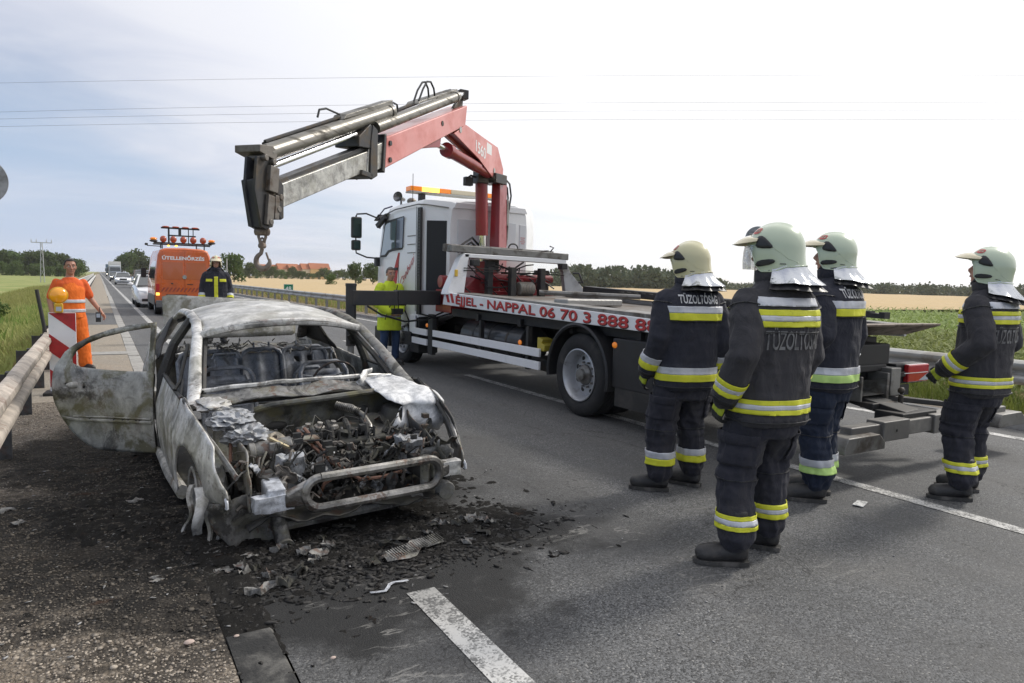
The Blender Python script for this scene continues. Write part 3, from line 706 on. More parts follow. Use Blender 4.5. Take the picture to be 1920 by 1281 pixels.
# ---- wheels
def truck_wheel(x, y, sgn, dual, label=None):
    """sgn -1: outer face towards -X"""
    e = bpy.data.objects.new('wheel', None); COL.objects.link(e); e.parent = truck; e.location = Vector((x, y, .487))-TO
    ax = (sgn, 0, 0); R0 = .487
    prof = [(.30, -.02), (.335, .0), (.375, .008), (.44, .004), (.465, -.012), (R0-.006, -.03)]
    W = .27
    for k in range(5):
        a = -.035-(W-.07)*k/4.5
        prof += [(R0, a), (R0, a-.035), (R0-.014, a-.037), (R0-.014, a-.043)]
    prof += [(.465, -W+.01), (.44, -W), (.30, -W+.02)]
    b = MB(); b.lathe(prof, (0, 0, 0), ax, 48)
    if dual: b.lathe([(r, h-W-.05) for r, h in prof], (0, 0, 0), ax, 40)
    b.build('tyre', M_RUBBER, e, sharp=30)
    d = -.135 if dual else -.01
    b = MB(); b.lathe([(.305, -.022), (.312, .004), (.300, .008), (.288, -.004), (.276, -.03), (.262, -.075), (.250, d-.005), (.235, d), (.13, d+.015), (.12, d+.03)], (0, 0, 0), ax, 48)
    b.build('rim', M_RIM, e, sharp=30)
    b = MB(); b.lathe([(.125, d), (.12, d+.05), (.10, d+.075), (.075, d+.085), (.07, d+.12), (.0, d+.125)], (0, 0, 0), ax, 24)
    b.build('hub', M_GREYST, e, sharp=30)
    b = MB()
    for k in range(8):
        a = 2*math.pi*(k+.5)/8
        b.lathe([(.032, 0), (.0, .004)], (sgn*(d+.006), .195*math.cos(a), .195*math.sin(a)), ax, 12)
    b.build('hand_hole', M_FRAME, e)
    b = MB()
    for k in range(10):
        a = 2*math.pi*k/10; b.cyl((sgn*(d+.01), .148*math.cos(a), .148*math.sin(a)), (sgn*(d+.045), .148*math.cos(a), .148*math.sin(a)), .013, n=6)
    o = b.build('wheel_nut', M_GREYST, e); o['kind'] = 'stuff'
truck_wheel(4.80, 6.40, -1, True); truck_wheel(7.16, 6.40, 1, True); truck_wheel(4.86, 12.0, -1, False); truck_wheel(7.1, 12.0, 1, False)
def arch(x0, x1, cy, r, a0, a1, tail):
    g = [[(x, cy+r*math.cos(R(a)), .50+r*math.sin(R(a))) for x in (x0, x1)] for a in range(a0, a1+1, 8)]
    b = TB(); b.sheet(g, .02)
    lip = [(x0-.004, cy+(r-.02)*math.cos(R(a)), .50+(r-.02)*math.sin(R(a))) for a in range(a0, a1+1, 8)]
    b.tube(lip, .026, 6)
    b.build('mudguard', M_BLACK, truck, fix=False)
arch(4.77, 5.40, 6.40, .60, -8, 196, 0); arch(6.56, 7.19, 6.40, .60, -8, 196, 0)
b = TB(); b.box(4.80, 5.40, 5.13, 5.80, .43, .98); b.build('mudguard_rear_panel', M_BLACK, truck, bevel=.02)
b = TB(); b.box(4.80, 5.40, 5.12, 5.14, .22, .44); b.box(4.79, 4.80, 5.15, 5.72, .24, .44); b.build('mud_flap', mat('mud_flap_rubber', (.03, .029, .028), .7, dirt=(.06, .055, .05), dscale=4), truck)
# fire extinguisher on the frame behind the wheel
b = TB(); b.tube([(4.86, 5.10, .86), (4.86, 5.05, .86), (4.87, 4.93, .64), (4.87, 4.90, .60)], [.03, .062, .062, .03], 14); b.build('fire_extinguisher', M_RED, truck)
b = TB(); b.cyl((4.868, 4.962, .70), (4.868, 4.93, .645), .064, n=14); b.build('extinguisher_band', M_WHITETXT, truck)
# ---- tail: frame end, lamp, plate, tow ball, wheel-lift cross bar
b = TB(); b.box(5.45, 6.52, 3.72, 4.15, .86, 1.06); b.box(5.55, 6.45, 3.70, 3.9, .80, .87); b.box(5.5, 6.4, 3.80, 4.0, .55, .82); b.build('rear_frame', M_FRAME, truck, bevel=.015)
b = TB(); b.loft([[(5.92, 3.62, .75), (6.30, 3.62, .75), (6.30, 3.62, .60), (5.92, 3.62, .60)], [(5.98, 3.80, .71), (6.24, 3.80, .71), (6.24, 3.80, .62), (5.98, 3.80, .62)]], caps=False); b.box(6.30, 6.34, 3.6, 3.8, .55, .80); b.box(5.89, 5.92, 3.6, 3.8, .55, .78); b.box(6.36, 6.52, 3.6, 3.75, .58, .84); b.build('tow_jaw', M_GREYST, truck, bevel=.006, fix=True)
b = TB(); b.box(5.92, 6.3, 3.5, 3.62, .50, .55); b.cyl((6.40, 3.52, .50), (6.40, 3.52, .60), .022, n=10); b.ball((6.40, 3.52, .64), .032, 12, 8); b.build('tow_ball', M_DARKST, truck, bevel=.006)
for x0, x1, outer in ((6.66, 7.14, 1), (4.82, 5.30, -1)):
    b = TB(); b.box(x0-.02*outer, x1, 3.72, 3.84, .655, .855); b.build('lamp_housing', M_BLACK, truck, bevel=.012)
    xo = x1 if outer > 0 else x0; xi = x0 if outer > 0 else x1
    lo, hi = sorted((xi+outer*.11, xo+outer*.0))
    e = TB(); e.box(lo, hi, 3.665, 3.72, .675, .85); e.build('tail_lamp', M_REDL, truck, bevel=.014)
    lo, hi = sorted((xi+outer*.30, xo-outer*.02))
    e = TB(); e.prism([(hi, 3.664, .69), (hi, 3.664, .76), (lo, 3.664, .69)] if outer > 0 else [(lo, 3.664, .69), (hi, 3.664, .69), (lo, 3.664, .76)], (0, -.003, 0)); e.build('reversing_lens', M_CLEARL, truck)
    e = TB(); e.box(min(x0, x1)+.03, max(x0, x1)-.03, 3.66, 3.663, .766, .772); e.build('lens_rib', M_WHITETXT, truck)
b = TB(); b.box(6.44, 6.86, 3.70, 3.715, .545, .655); b.build('number_panel', M_BLACK, truck, bevel=.006)
text_on('panel_lettering', 'MAN', .088, (6.50, 3.698, .562), (1, 0, 0), (0, 0, 1), mat('grey_lettering', (.42, .43, .45), .5), truck, width=.27, off=TO, bold=.002, extrude=.0005)
b = TB(); b.bar((6.75, 3.70, .76), (6.4, 3.78, .72), .05, .05); b.bar((6.1, 4.0, .6), (6.2, 3.3, .46), .30, .09); b.bar((6.3, 3.75, .56), (7.0, 3.45, .49), .09, .05); b.box(5.95, 6.5, 3.24, 3.5, .40, .50); b.build('lift_arm', M_FRAME, truck, bevel=.01)
M_XBAR = mat('lift_bar_grey', (.16, .155, .15), .5, .4, var=.2, vscale=5, bump=.12, bscale=60, dirt=(.27, .26, .24), dscale=3)
b = TB(); b.box(5.15, 7.72, 3.20, 3.31, .325, .455); b.build('lift_bar', M_XBAR, truck, bevel=.012)
for x0, x1 in ((5.56, 5.95), (6.35, 6.78)): b = TB(); b.box(x0, x1, 3.175, 3.335, .305, .475); b.build('lift_sleeve', M_XBAR, truck, bevel=.01)
for x0, x1 in ((4.95, 5.5), (7.42, 7.95)):
    b = TB(); b.prism([(x0, 3.12, .27), (x0, 3.12, .33), (x0+.05, 3.12, .40), (x1-.08, 3.12, .40), (x1, 3.12, .33), (x1, 3.12, .27)], (0, .42, 0)); b.build('wheel_fork', M_GREYST, truck, bevel=.01)
b = TB()
for x in (5.75, 6.55): b.cyl((x, 3.173, .39), (x, 3.17, .39), .012, n=8)
b.build('bar_pin', M_FRAME, truck)

# ---- cab
def cabring(y, z0, z1, xi, top, rr=.10):
    """outline of the cab section at y, x half inset xi"""
    a, c = XL+xi, XR-xi; zt = z1
    return [(a+.02, y, z0), (a, y, z0+.1), (a, y, zt-.42), (a+.03, y, zt-.16), (a+.10, y, zt-.05), (a+.28, y, zt), ((a+c)/2, y, zt+top), (c-.28, y, zt), (c-.10, y, zt-.05), (c-.03, y, zt-.16), (c, y, zt-.42), (c, y, z0+.1), (c-.02, y, z0)]
b = TB()
secs = [(10.74, .95, 2.93, .42, .02), (10.80, .93, 2.96, .36, .03), (11.02, .92, 2.99, .10, .04), (11.14, .90, 3.0, .01, .04), (12.2, .60, 3.0, .0, .04), (12.75, .58, 2.96, .0, .03), (12.98, .55, 2.86, .02, .02), (13.12, .55, 2.62, .04, .0), (13.30, .55, 2.06, .06, .0), (13.40, .55, 1.75, .10, 0)]
rings = [cabring(*s) for s in secs]
b.loft(rings); b.build('cab', M_WHITE, truck, sharp=32)
b = TB(); b.box(XL+.06, XR-.06, 11.2, 13.38, .35, .60); b.box(4.80, 5.3, 12.55, 13.35, .25, .60); b.box(4.82, 5.2, 11.15, 11.55, .25, .95); b.box(5.6, 6.4, 11.3, 13.3, .6, .9); b.build('cab_underside', M_FRAME, truck, bevel=.02)
arch(4.80, 5.3, 12.0, .58, -5, 185, 0)
b = TB(); b.box(4.765, 4.80, 11.2, 11.45, .62, .93); b.build('cab_step', M_WHITE2, truck, bevel=.01)
# roof gutter shadow line and rear roof spoiler edge
b = TB(); b.tube([(XL-.004, 12.9, 2.775), (XL-.006, 12.2, 2.85), (XL-.004, 11.15, 2.86), (XL+.10, 11.0, 2.85), (XL+.40, 10.76, 2.80)], .012, 6); b.build('roof_gutter', M_GREYST, truck)
b = TB(); b.prism([(5.25, 10.735, 2.80), (6.75, 10.735, 2.80), (6.70, 10.735, 2.90), (5.30, 10.735, 2.90)], (0, -.02, 0)); b.build('rear_roof_trim', M_WHITE2, truck, bevel=.006)
def side_poly(pts, out=.004): return [(XL-out, y, z) for y, z in pts]
b = TB(); b.prism(side_poly([(12.74, 2.66), (11.80, 2.70), (11.86, 2.10), (12.34, 2.08), (12.52, 2.06), (12.68, 1.98), (13.0, 1.97)], .002), (-.008, 0, 0)); b.build('window_seal', M_BLACK, truck)
b = TB(); b.prism(side_poly([(12.70, 2.61), (12.16, 2.64), (12.20, 2.14), (12.36, 2.12), (12.56, 2.10), (12.72, 2.02), (12.93, 2.01)], .009), (-.004, 0, 0)); b.build('side_window', M_GLASSL, truck)
b = TB(); b.prism(side_poly([(12.08, 2.66), (11.78, 2.68), (11.82, 2.13), (12.12, 2.13)], .009), (-.014, 0, 0)); b.build('wind_deflector', mat('smoked_plastic', (.10, .12, .16), .15, coat=.5), truck)
b = TB(); b.prism([(5.0, 13.135, 2.62), (6.96, 13.135, 2.62), (7.02, 13.31, 2.06), (4.94, 13.31, 2.06)], (0, .012, 0.003)); b.build('windscreen', M_GLASS, truck)
b = TB(); b.prism([(4.772, 13.12, 2.62), (4.772, 12.62, 2.78), (4.772, 12.58, 2.70), (4.772, 13.0, 2.54)], (-.07, 0, 0)); b.build('side_visor', M_BLACK, truck, bevel=.01)
b = TB(); b.box(4.755, 4.775, 12.06, 12.22, 1.72, 1.77); b.build('door_handle', M_BLACK, truck, bevel=.006)
b = TB(); b.bar((XL-.0, 13.10, 2.74), (XL+.0, 12.60, 2.80), .10, .012); b.prism([(4.74, 13.28, 2.70), (7.22, 13.28, 2.70), (7.22, 13.05, 2.80), (4.74, 13.05, 2.80)], (0, 0, .02)); b.build('sun_visor', mat('smoked_visor', (.06, .055, .055), .25, coat=.4), truck, bevel=.006)
b = TB()
for pts in ([(12.02, 2.05), (12.04, 1.0)], [(11.22, 2.82), (11.22, 1.0)]):
    b.tube([(XL-.001, y, z) for y, z in pts], .006, 4)
for z in (2.33, 2.18, 2.03): b.tube([(XL-.001, 11.62, z), (XL-.001, 11.26, z)], .007, 4)
b.build('panel_gap', M_GREYST, truck)
b = TB(); b.prism(side_poly([(12.06, 2.04), (11.98, 2.04), (12.16, 1.34), (12.76, 1.10), (12.52, 1.34)], .001), (-.003, 0, 0)); b.build('red_swoosh', M_REDTXT, truck)
text_on('door_script', 'Csebuti', .20, (XL-.004, 11.94, 1.38), Vector((0, -1, .78)), Vector((0, .30, 1)), M_REDTXT, truck, width=.84, off=TO, shear=.35, extrude=.0005)
# black corner: louvre strip and intake panel on the chamfered rear corner
b = TB(); b.box(XL-.004, XL+.03, 11.03, 11.17, .95, 2.80); b.build('corner_trim', M_BLACK, truck)
b = TB()
for k in range(22): b.box(XL-.012, XL+.02, 11.04, 11.155, 1.62+k*.052, 1.645+k*.052)
b.build('louvre_slat', mat('grey_louvre', (.06, .06, .06), .5), truck)
pn = Vector((.34, -.24, 0)).normalized(); q0, q1 = Vector((XL+.10, 11.0, 0)), Vector((XL+.385, 10.79, 0)); nn = Vector((-pn.y*-1, 0, 0))
on = Vector((-.6, -.8, 0))*.02
b = TB(); b.loft([[q0+on+Vector((0, 0, 1.2)), q1+on+Vector((0, 0, 1.2)), q1+Vector((.02, .03, 1.2)), q0+Vector((.02, .03, 1.2))],
                  [q0+on+Vector((0, 0, 2.58)), q1+on+Vector((0, 0, 2.58)), q1+Vector((.02, .03, 2.58)), q0+Vector((.02, .03, 2.58))]]); b.build('air_intake', mat('intake_black', (.012, .013, .016), .55), truck, bevel=.012)
# back wall panels
def back_panel(x0, x1, z0, z1, m, name, y=10.738, d=.012): b = TB(); b.box(x0, x1, y-d, y, z0, z1); b.build(name, m, truck, bevel=.01)
M_GREYW = mat('light_grey_panel', (.66, .67, .69), .4, var=.05)
back_panel(5.34, 5.84, 1.95, 2.62, M_GREYW, 'rear_panel'); back_panel(6.14, 6.52, 2.06, 2.62, M_GREYW, 'rear_panel'); back_panel(6.60, 6.735, 1.98, 2.60, M_GREYW, 'rear_panel')
back_panel(6.16, 6.42, 1.99, 2.04, M_BLACK, 'grab_plate', d=.05); back_panel(5.45, 5.58, 1.96, 2.02, M_BLACK, 'grab_plate', d=.04)
for k, (x, w_) in enumerate(((6.615, .10), (6.625, .08), (6.61, .11), (6.63, .07))): back_panel(x, x+w_, 2.36-k*.035, 2.37-k*.035, M_REDTXT, 'sticker_line', y=10.724, d=.002)
# roof: light bar, horn, aerials, mirrors
e = TB(); e.box(5.02, 7.04, 12.08, 12.34, 3.185, 3.215); e.build('light_bar_base', M_GALV, truck, bevel=.008)
for x0, x1, m in ((5.02, 5.26, M_AMBER), (5.26, 5.42, M_AMBLIT), (5.42, 5.62, M_AMBLIT), (5.62, 5.86, M_AMBER), (5.86, 6.62, mat('cream_lens', (.62, .55, .40), .3, coat=.4)), (6.62, 7.04, M_AMBER)):
    e = TB(); e.box(x0+.002, x1-.002, 12.09, 12.33, 3.216, 3.305); e.build('light_bar_lens', m, truck, bevel=.012)
b = TB(); 
for x in (5.30, 6.76): b.box(x-.05, x+.05, 12.14, 12.28, 3.02, 3.185); b.cyl((x, 12.2, 3.0), (x, 12.2, 3.05), .09)
b.build('light_bar_foot', M_BLACK, truck, bevel=.01)
b = TB(); b.lathe([(.0, -.16), (.035, -.15), (.04, -.05), (.055, .02), (.095, .10), (.098, .105), (.05, .05), (.0, .03)], (4.99, 12.52, 3.11), (-.75, -.65, .12), 18); b.cyl((5.02, 12.55, 2.95), (5.02, 12.55, 3.1), .02); b.build('air_horn', mat('horn_steel', (.20, .20, .21), .3, .8), truck)
b = TB(); b.ball((5.22, 12.5, 3.06), (.10, .06, .07)); b.build('roof_pod', M_GREYST, truck)
b = TB(); b.cyl((5.05, 12.05, 3.0), (5.05, 12.05, 3.52), .006, n=5); b.build('aerial', M_BLACK, truck)
b = TB(); b.tube([(4.84, 13.2, 2.55), (4.80, 13.16, 2.80), (4.86, 13.02, 2.93), (4.98, 12.9, 2.98)], .014, 6); b.build('roof_rail', mat('dark_blue_rail', (.03, .03, .09), .4), truck)
def mirror(x, s):
    b = TB(); b.tube([(x, 13.12, 2.74), (x+s*.22, 13.22, 2.83), (x+s*.40, 13.25, 2.81), (x+s*.42, 13.25, 2.74)], .016, 8); b.tube([(x+s*.42, 13.25, 2.14), (x+s*.41, 13.25, 2.05), (x+s*.20, 13.22, 1.97), (x, 13.2, 1.96)], .016, 8); b.tube([(x+s*.42, 13.25, 2.1), (x+s*.42, 13.25, 2.78)], .014, 8); b.box(x-.03, x+.05, 13.15, 13.28, 1.80, 1.98); b.build('mirror_arm', M_BLACK, truck)
    lo, hi = sorted((x+s*.32, x+s*.52))
    e = TB(); e.box(lo, hi, 13.16, 13.28, 2.34, 2.75); e.build('mirror', M_BLACK, truck, bevel=.03, bseg=3)
    e = TB(); e.box(lo+.02, hi-.02, 13.153, 13.159, 2.37, 2.72); e.build('mirror_glass', mat('mirror_glass', (.06, .09, .08), .08, .6), truck)
    e = TB(); e.box(lo, hi-.02, 13.16, 13.26, 2.10, 2.30); e.build('mirror', M_BLACK, truck, bevel=.03, bseg=3)
    e = TB(); e.box(lo+.03, hi-.04, 13.153, 13.159, 2.125, 2.275); e.build('mirror_glass', MATS['mirror_glass'], truck)
mirror(XL, -1); mirror(XR, 1)

# ---- outriggers (support legs pulled out to both sides behind the cab)
def outrigger(x_in, x_out, y):
    s = 1 if x_out > x_in else -1
    b = TB(); b.box(*sorted((x_in, x_in+s*.75)), y-.12, y+.12, 1.14, 1.375); b.build('outrigger_sleeve', M_BLACK, truck, bevel=.012)
    b = TB(); b.box(*sorted((x_in+s*.6, x_out)), y-.095, y+.095, 1.125, 1.36); b.build('outrigger_beam', mat('outrigger_black', (.026, .027, .030), .5, var=.2, bump=.15, bscale=25, dirt=(.055, .05, .046), dscale=3), truck, bevel=.012)
    e = TB(); e.cyl((x_out, y, .86), (x_out, y, 1.45), .082, n=20); e.cyl((x_out, y, 1.42), (x_out, y, 1.47), .088, n=20); e.build('outrigger_leg', MATS['outrigger_black'], truck, bevel=.008)
    e = TB(); e.cyl((x_out, y, .48), (x_out, y, .88), .074, n=20); e.lathe([(.084, 0), (.084, .02)], (x_out, y, .84), (0, 0, 1), 20); e.build('outrigger_inner_leg', M_FRAME, truck)
    e = TB(); e.cyl((x_out, y, .30), (x_out, y, .50), .052, n=16); e.build('outrigger_rod', M_GREYST, truck)
    e = TB(); e.lathe([(.0, .0), (.15, .0), (.15, .02), (.06, .05), (.055, .09), (.0, .09)], (x_out, y, .22), (0, 0, 1), 20); e.build('outrigger_foot', M_DARKST, truck)
outrigger(4.90, 3.40, 10.55); outrigger(7.05, 7.75, 10.55)
b = TB(); b.tube([(3.62, 10.42, 1.12), (3.85, 10.40, .98), (4.25, 10.40, .87), (4.65, 10.42, .90), (5.0, 10.45, 1.04)], .016, 6); b.tube([(4.5, 10.42, 1.0), (4.8, 10.42, .93), (5.2, 10.45, 1.02)], .014, 6); b.build('outrigger_hose', M_HOSE, truck)

# ---- crane: points (s along the boom plane, z), n across it
CA = Vector((5.98, 10.5, 0)); CD = Vector((-.7512, -.6601, 0)); CN = Vector((-.6601, .7512, 0))
def C(s, z, n=0.0):
    if s > 6.16: s = 6.16+(s-6.16)*.80
    q = CA+CD*s+CN*(n*.58-.012)
    return Vector((q.x, q.y, z))
def cplate(pts, n0, n1, name, m, bevel=.01, parent=None):
    b = TB(); b.prism([C(s, z, n0) for s, z in pts], CN*(n1-n0)); return b.build(name, m, parent or truck, bevel=bevel)
b = TB(); b.loft([[C(-.20, 1.35, -.24), C(.26, 1.35, -.24), C(.26, 1.35, .10), C(-.20, 1.35, .10)], [C(-.16, 3.34, -.19), C(.22, 3.34, -.19), C(.22, 3.34, .07), C(-.16, 3.34, .07)]]); b.build('crane_mast', M_RED, truck, bevel=.015)
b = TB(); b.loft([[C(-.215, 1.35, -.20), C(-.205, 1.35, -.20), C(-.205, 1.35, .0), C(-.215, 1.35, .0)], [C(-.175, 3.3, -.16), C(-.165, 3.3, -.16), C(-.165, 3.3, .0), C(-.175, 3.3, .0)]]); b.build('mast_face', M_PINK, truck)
b = TB(); b.tube([C(.42, 2.33, .22), C(.50, 3.26, .22)], .105, 20); b.build('lift_cylinder', M_RED, truck, sharp=40)
b = TB(); b.cyl(C(.38, 1.85, .20), C(.42, 2.36, .20), .062, n=16); b.build('lift_cylinder_rod', M_CHROME, truck)
b = TB(); b.bar(C(.36, 1.62, .20), C(.38, 1.90, .20), .20, .20); b.bar(C(.15, 1.5, .15), C(.5, 1.62, .2), .2, .2); b.build('cylinder_clevis', M_RED, truck, bevel=.01)
# inner boom: two cheeks, top and underside
IB = [(1.78, 3.86), (1.0, 3.83), (.31, 3.81), (.0, 3.50), (.02, 3.26), (.50, 3.27), (1.18, 3.46), (2.22, 3.64)]
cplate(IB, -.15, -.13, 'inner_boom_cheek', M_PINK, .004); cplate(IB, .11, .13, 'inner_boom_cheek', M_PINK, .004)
IBi = [(1.9, 3.80), (1.0, 3.80), (.33, 3.78), (.06, 3.50), (.3, 3.36), (1.0, 3.50), (2.15, 3.66)]
cplate(IBi, -.13, .11, 'inner_boom', M_RED, .01)
b = TB(); b.bar(C(.04, 3.30, -.02), C(.5, 3.28, .05), .34, .16); b.cyl(C(.48, 3.27, -.2), C(.48, 3.27, .34), .06); b.cyl(C(.08, 3.33, -.2), C(.08, 3.33, .18), .07); b.box(-.1, .1, -.1, .1, 0, .2, M=Matrix.Translation(C(.56, 3.18, .2))) ; b.build('boom_knuckle', M_DARKST, truck, bevel=.01)
b = TB()
for s, z in ((.48, 3.40), (.06, 3.34), (2.0, 3.74)): b.cyl(C(s, z, -.165), C(s, z, .15), .045, n=14)
b.build('boom_pin', M_GALV, truck)
text_on('boom_number', '1560', .24, C(1.36, 3.56, -.154), -CD+Vector((0, 0, -.12)), Vector((0, 0, 1)), M_WHITETXT, truck, width=.46, off=TO, bold=.004, extrude=.0005)
cplate([(.86, 3.62), (.62, 3.62), (.62, 3.78), (.86, 3.79)], -.152, -.150, 'boom_badge', M_WHITETXT, 0)
# jib cylinder under the inner boom
b = TB(); b.cyl(C(1.05, 3.36, .0), C(2.22, 3.40, .0), .085, n=18); b.cyl(C(2.16, 3.398, .0), C(2.30, 3.402, .0), .105, n=18); b.cyl(C(.55, 3.33, 0), C(1.05, 3.36, .0), .07, n=12); b.build('jib_cylinder', M_RED, truck, sharp=40)
b = TB(); b.cyl(C(2.28, 3.40, .0), C(2.80, 3.415, .0), .038, n=12); b.build('jib_rod', M_CHROME, truck)
cplate([(3.30, 3.22), (2.62, 3.50), (2.66, 3.36), (2.96, 3.30)], -.11, -.06, 'jib_lug', M_RED); cplate([(3.30, 3.22), (2.62, 3.50), (2.66, 3.36), (2.96, 3.30)], .06, .11, 'jib_lug', M_RED)
# outer boom box
OB = [(1.74, 4.15), (1.80, 3.84), (4.27, 2.81), (4.23, 3.18)]
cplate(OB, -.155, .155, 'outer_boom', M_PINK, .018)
b = TB(); b.cyl(C(2.66, 3.68, -.17), C(2.66, 3.68, .17), .035, n=12); b.cyl(C(4.16, 2.93, -.185), C(4.16, 2.93, -.15), .03); b.cyl(C(4.16, 3.12, -.185), C(4.16, 3.12, -.15), .03); b.build('boom_bolt', M_DARKST, truck)
cplate([(4.25, 3.21), (4.30, 3.19), (4.345, 2.77), (4.285, 2.76)], -.175, .175, 'boom_collar', M_DARKST)
# telescopic sections
cplate([(4.20, 3.15), (4.24, 2.85), (4.66, 2.66), (4.62, 2.97)], -.135, .135, 'telescope_section', M_SCRAPED, .01)
b = TB(); b.prism([C(4.45, 3.20, -.17), C(4.45, 2.70, -.17), C(4.58, 2.64, -.17), C(4.62, 2.70, -.17), C(4.60, 3.06, -.17), C(4.56, 3.24, -.17)], CN*.03); b.prism([C(4.45, 3.20, .14), C(4.45, 2.70, .14), C(4.58, 2.64, .14), C(4.62, 2.70, .14), C(4.60, 3.06, .14), C(4.56, 3.24, .14)], CN*.03); b.prism([C(4.55, 2.71, -.17), C(4.55, 2.65, -.17), C(4.80, 2.66, -.17), C(4.78, 2.72, -.17)], CN*.34); b.prism([C(4.50, 3.20, -.15), C(4.55, 2.98, -.15), C(4.84, 2.95, -.15), C(4.84, 3.06, -.15), C(4.6, 3.24, -.15)], CN*.30); b.build('telescope_collar', M_DARKST, truck, bevel=.01)
cplate([(4.50, 2.99), (4.50, 2.775), (6.18, 2.145), (6.17, 2.365)], -.115, .115, 'telescope_section', M_SCRAPED, .01)
cplate([(4.60, 3.01), (4.60, 2.96), (6.17, 2.36), (6.17, 2.40)], -.06, .06, 'telescope_wear_strip', M_DARKST, .004)
# extension cylinders lying on top of the boom
b = TB(); b.tube([C(4.42, 3.24, -.06), C(2.02, 4.21, -.06)], .070, 16); b.lathe([(.082, 0), (.082, .06)], C(2.12, 4.17, -.06), CD*-.93+Vector((0, 0, .37)), 16); b.build('extension_cylinder', M_CYL, truck, sharp=40)
b = TB(); b.cyl(C(2.05, 4.20, -.06), C(1.84, 4.285, -.06), .045, n=12); b.build('extension_rod', M_CHROME, truck)
b = TB(); b.box(-.07, .07, -.07, .07, -.06, .07, M=Matrix.Translation(C(1.80, 4.28, -.05))); b.cyl(C(1.78, 4.29, -.16), C(1.78, 4.29, .08), .03); b.prism([C(1.72, 4.28, -.03), C(1.90, 4.2, -.03), C(2.1, 4.02, -.03), C(1.76, 4.12, -.03)], CN*.05); b.build('cylinder_bracket', M_DARKST, truck, bevel=.008)
b = TB(); b.tube([C(6.30, 2.62, .0), C(3.98, 3.53, .0)], .078, 16); b.lathe([(.088, 0), (.088, .07)], C(4.05, 3.5, 0), CD*-.93+Vector((0, 0, .37)), 16); b.build('extension_cylinder', M_CYL, truck, sharp=40)
b = TB(); b.tube([C(6.28, 2.50, -.02), C(4.80, 3.09, -.02)], .030, 12); b.build('extension_rod', M_CHROME, truck)
b = TB()
for n_, o_ in ((.07, .07), (.10, .05)): b.tube([C(6.25, 2.66+o_, n_), C(5.0, 3.16+o_, n_), C(4.1, 3.53+o_, n_)], .016, 6); b.tube([C(4.3, 3.30+o_, n_), C(3.2, 3.76+o_, n_), C(2.1, 4.21+o_, n_)], .018, 6)
b.build('pipe_run', M_DARKST, truck)
cplate([(5.05, 3.19), (5.0, 3.25), (3.98, 3.66), (3.98, 3.60)], -.05, .10, 'pipe_cover', M_CYL, .006); cplate([(3.3, 3.78), (3.25, 3.83), (2.0, 4.32), (2.02, 4.27)], -.06, .12, 'pipe_cover', M_CYL, .006)
b = TB()
def loop(pts, r=.013): b.tube([C(*p) for p in pts], r, 6)
loop([(3.3, 3.82, .05), (3.2, 3.98, .05), (3.06, 4.12, .05), (2.97, 4.15, .05), (2.88, 4.09, .05), (2.85, 3.98, .05)]); loop([(3.22, 3.84, .0), (3.10, 4.02, .0), (2.98, 4.15, .0), (2.86, 4.18, .0), (2.76, 4.12, .0), (2.72, 4.02, .0)])
loop([(3.99, 3.58, .05), (3.86, 3.66, .05), (3.76, 3.66, .05), (3.74, 3.58, .05), (3.82, 3.50, .05)]); loop([(5.05, 3.24, .04), (5.3, 3.24, .04), (5.42, 3.2, .04), (5.45, 3.12, .04)], .011)
loop([(-.12, 3.3, -.1), (-.30, 3.22, -.12), (-.36, 3.05, -.12), (-.28, 2.85, -.13), (-.22, 2.6, -.13)], .016); loop([(-.10, 3.36, -.14), (-.36, 3.30, -.16), (-.46, 3.1, -.16), (-.36, 2.85, -.16), (-.24, 2.65, -.15)], .016)
loop([(.35, 2.10, .35), (.6, 2.20, .42), (.8, 2.12, .5), (1.0, 2.02, .55)], .02); loop([(.35, 2.16, .33), (.6, 2.28, .40), (.9, 2.15, .5), (1.05, 2.05, .56)], .02); loop([(.3, 2.05, .3), (.6, 2.12, .40), (.9, 2.02, .5)], .02)
b.build('crane_hose', M_HOSE, truck)
b = TB(); b.box(-.07, .07, -.05, .05, -.08, .06, M=Matrix.Translation(C(.75, 3.20, .46))); b.tube([C(.75, 3.25, .46), C(.72, 3.29, .40), C(.55, 3.27, .28)], .02, 6); b.build('work_lamp', M_BLACK, truck, bevel=.012)
b = TB(); b.bar(C(-.21, 2.55, -.18), C(-.2, 3.0, -.18), .05, .10); b.bar(C(-.2, 2.2, -.16), C(-.2, 2.55, -.2), .04, .06); b.build('mast_pipe_bracket', M_GREYST, truck, bevel=.008)
# boom tip and hook
cplate([(6.54, 2.56), (6.58, 2.28), (6.47, 1.97), (6.40, 1.955), (6.28, 1.98), (6.22, 2.30), (6.26, 2.56)], -.10, -.075, 'boom_tip_plate', M_DARKST, .004)
cplate([(6.54, 2.56), (6.58, 2.28), (6.47, 1.97), (6.40, 1.955), (6.28, 1.98), (6.22, 2.30), (6.26, 2.56)], .075, .10, 'boom_tip_plate', mat('boom_tip_navy', (.022, .026, .04), .5, var=.2, dirt=(.05, .05, .05)), .004)
b = TB(); b.prism([C(6.56, 2.36, -.07), C(6.40, 2.40, -.07), C(6.32, 1.99, -.07), (C(6.45, 1.97, -.07))], CN*.14); b.build('boom_tip', MATS['boom_tip_navy'], truck, bevel=.01)
cplate([(6.22, 2.44), (6.12, 2.36), (6.12, 2.07), (6.16, 2.05), (6.22, 2.10)], -.13, .13, 'tip_collar', M_DARKST)
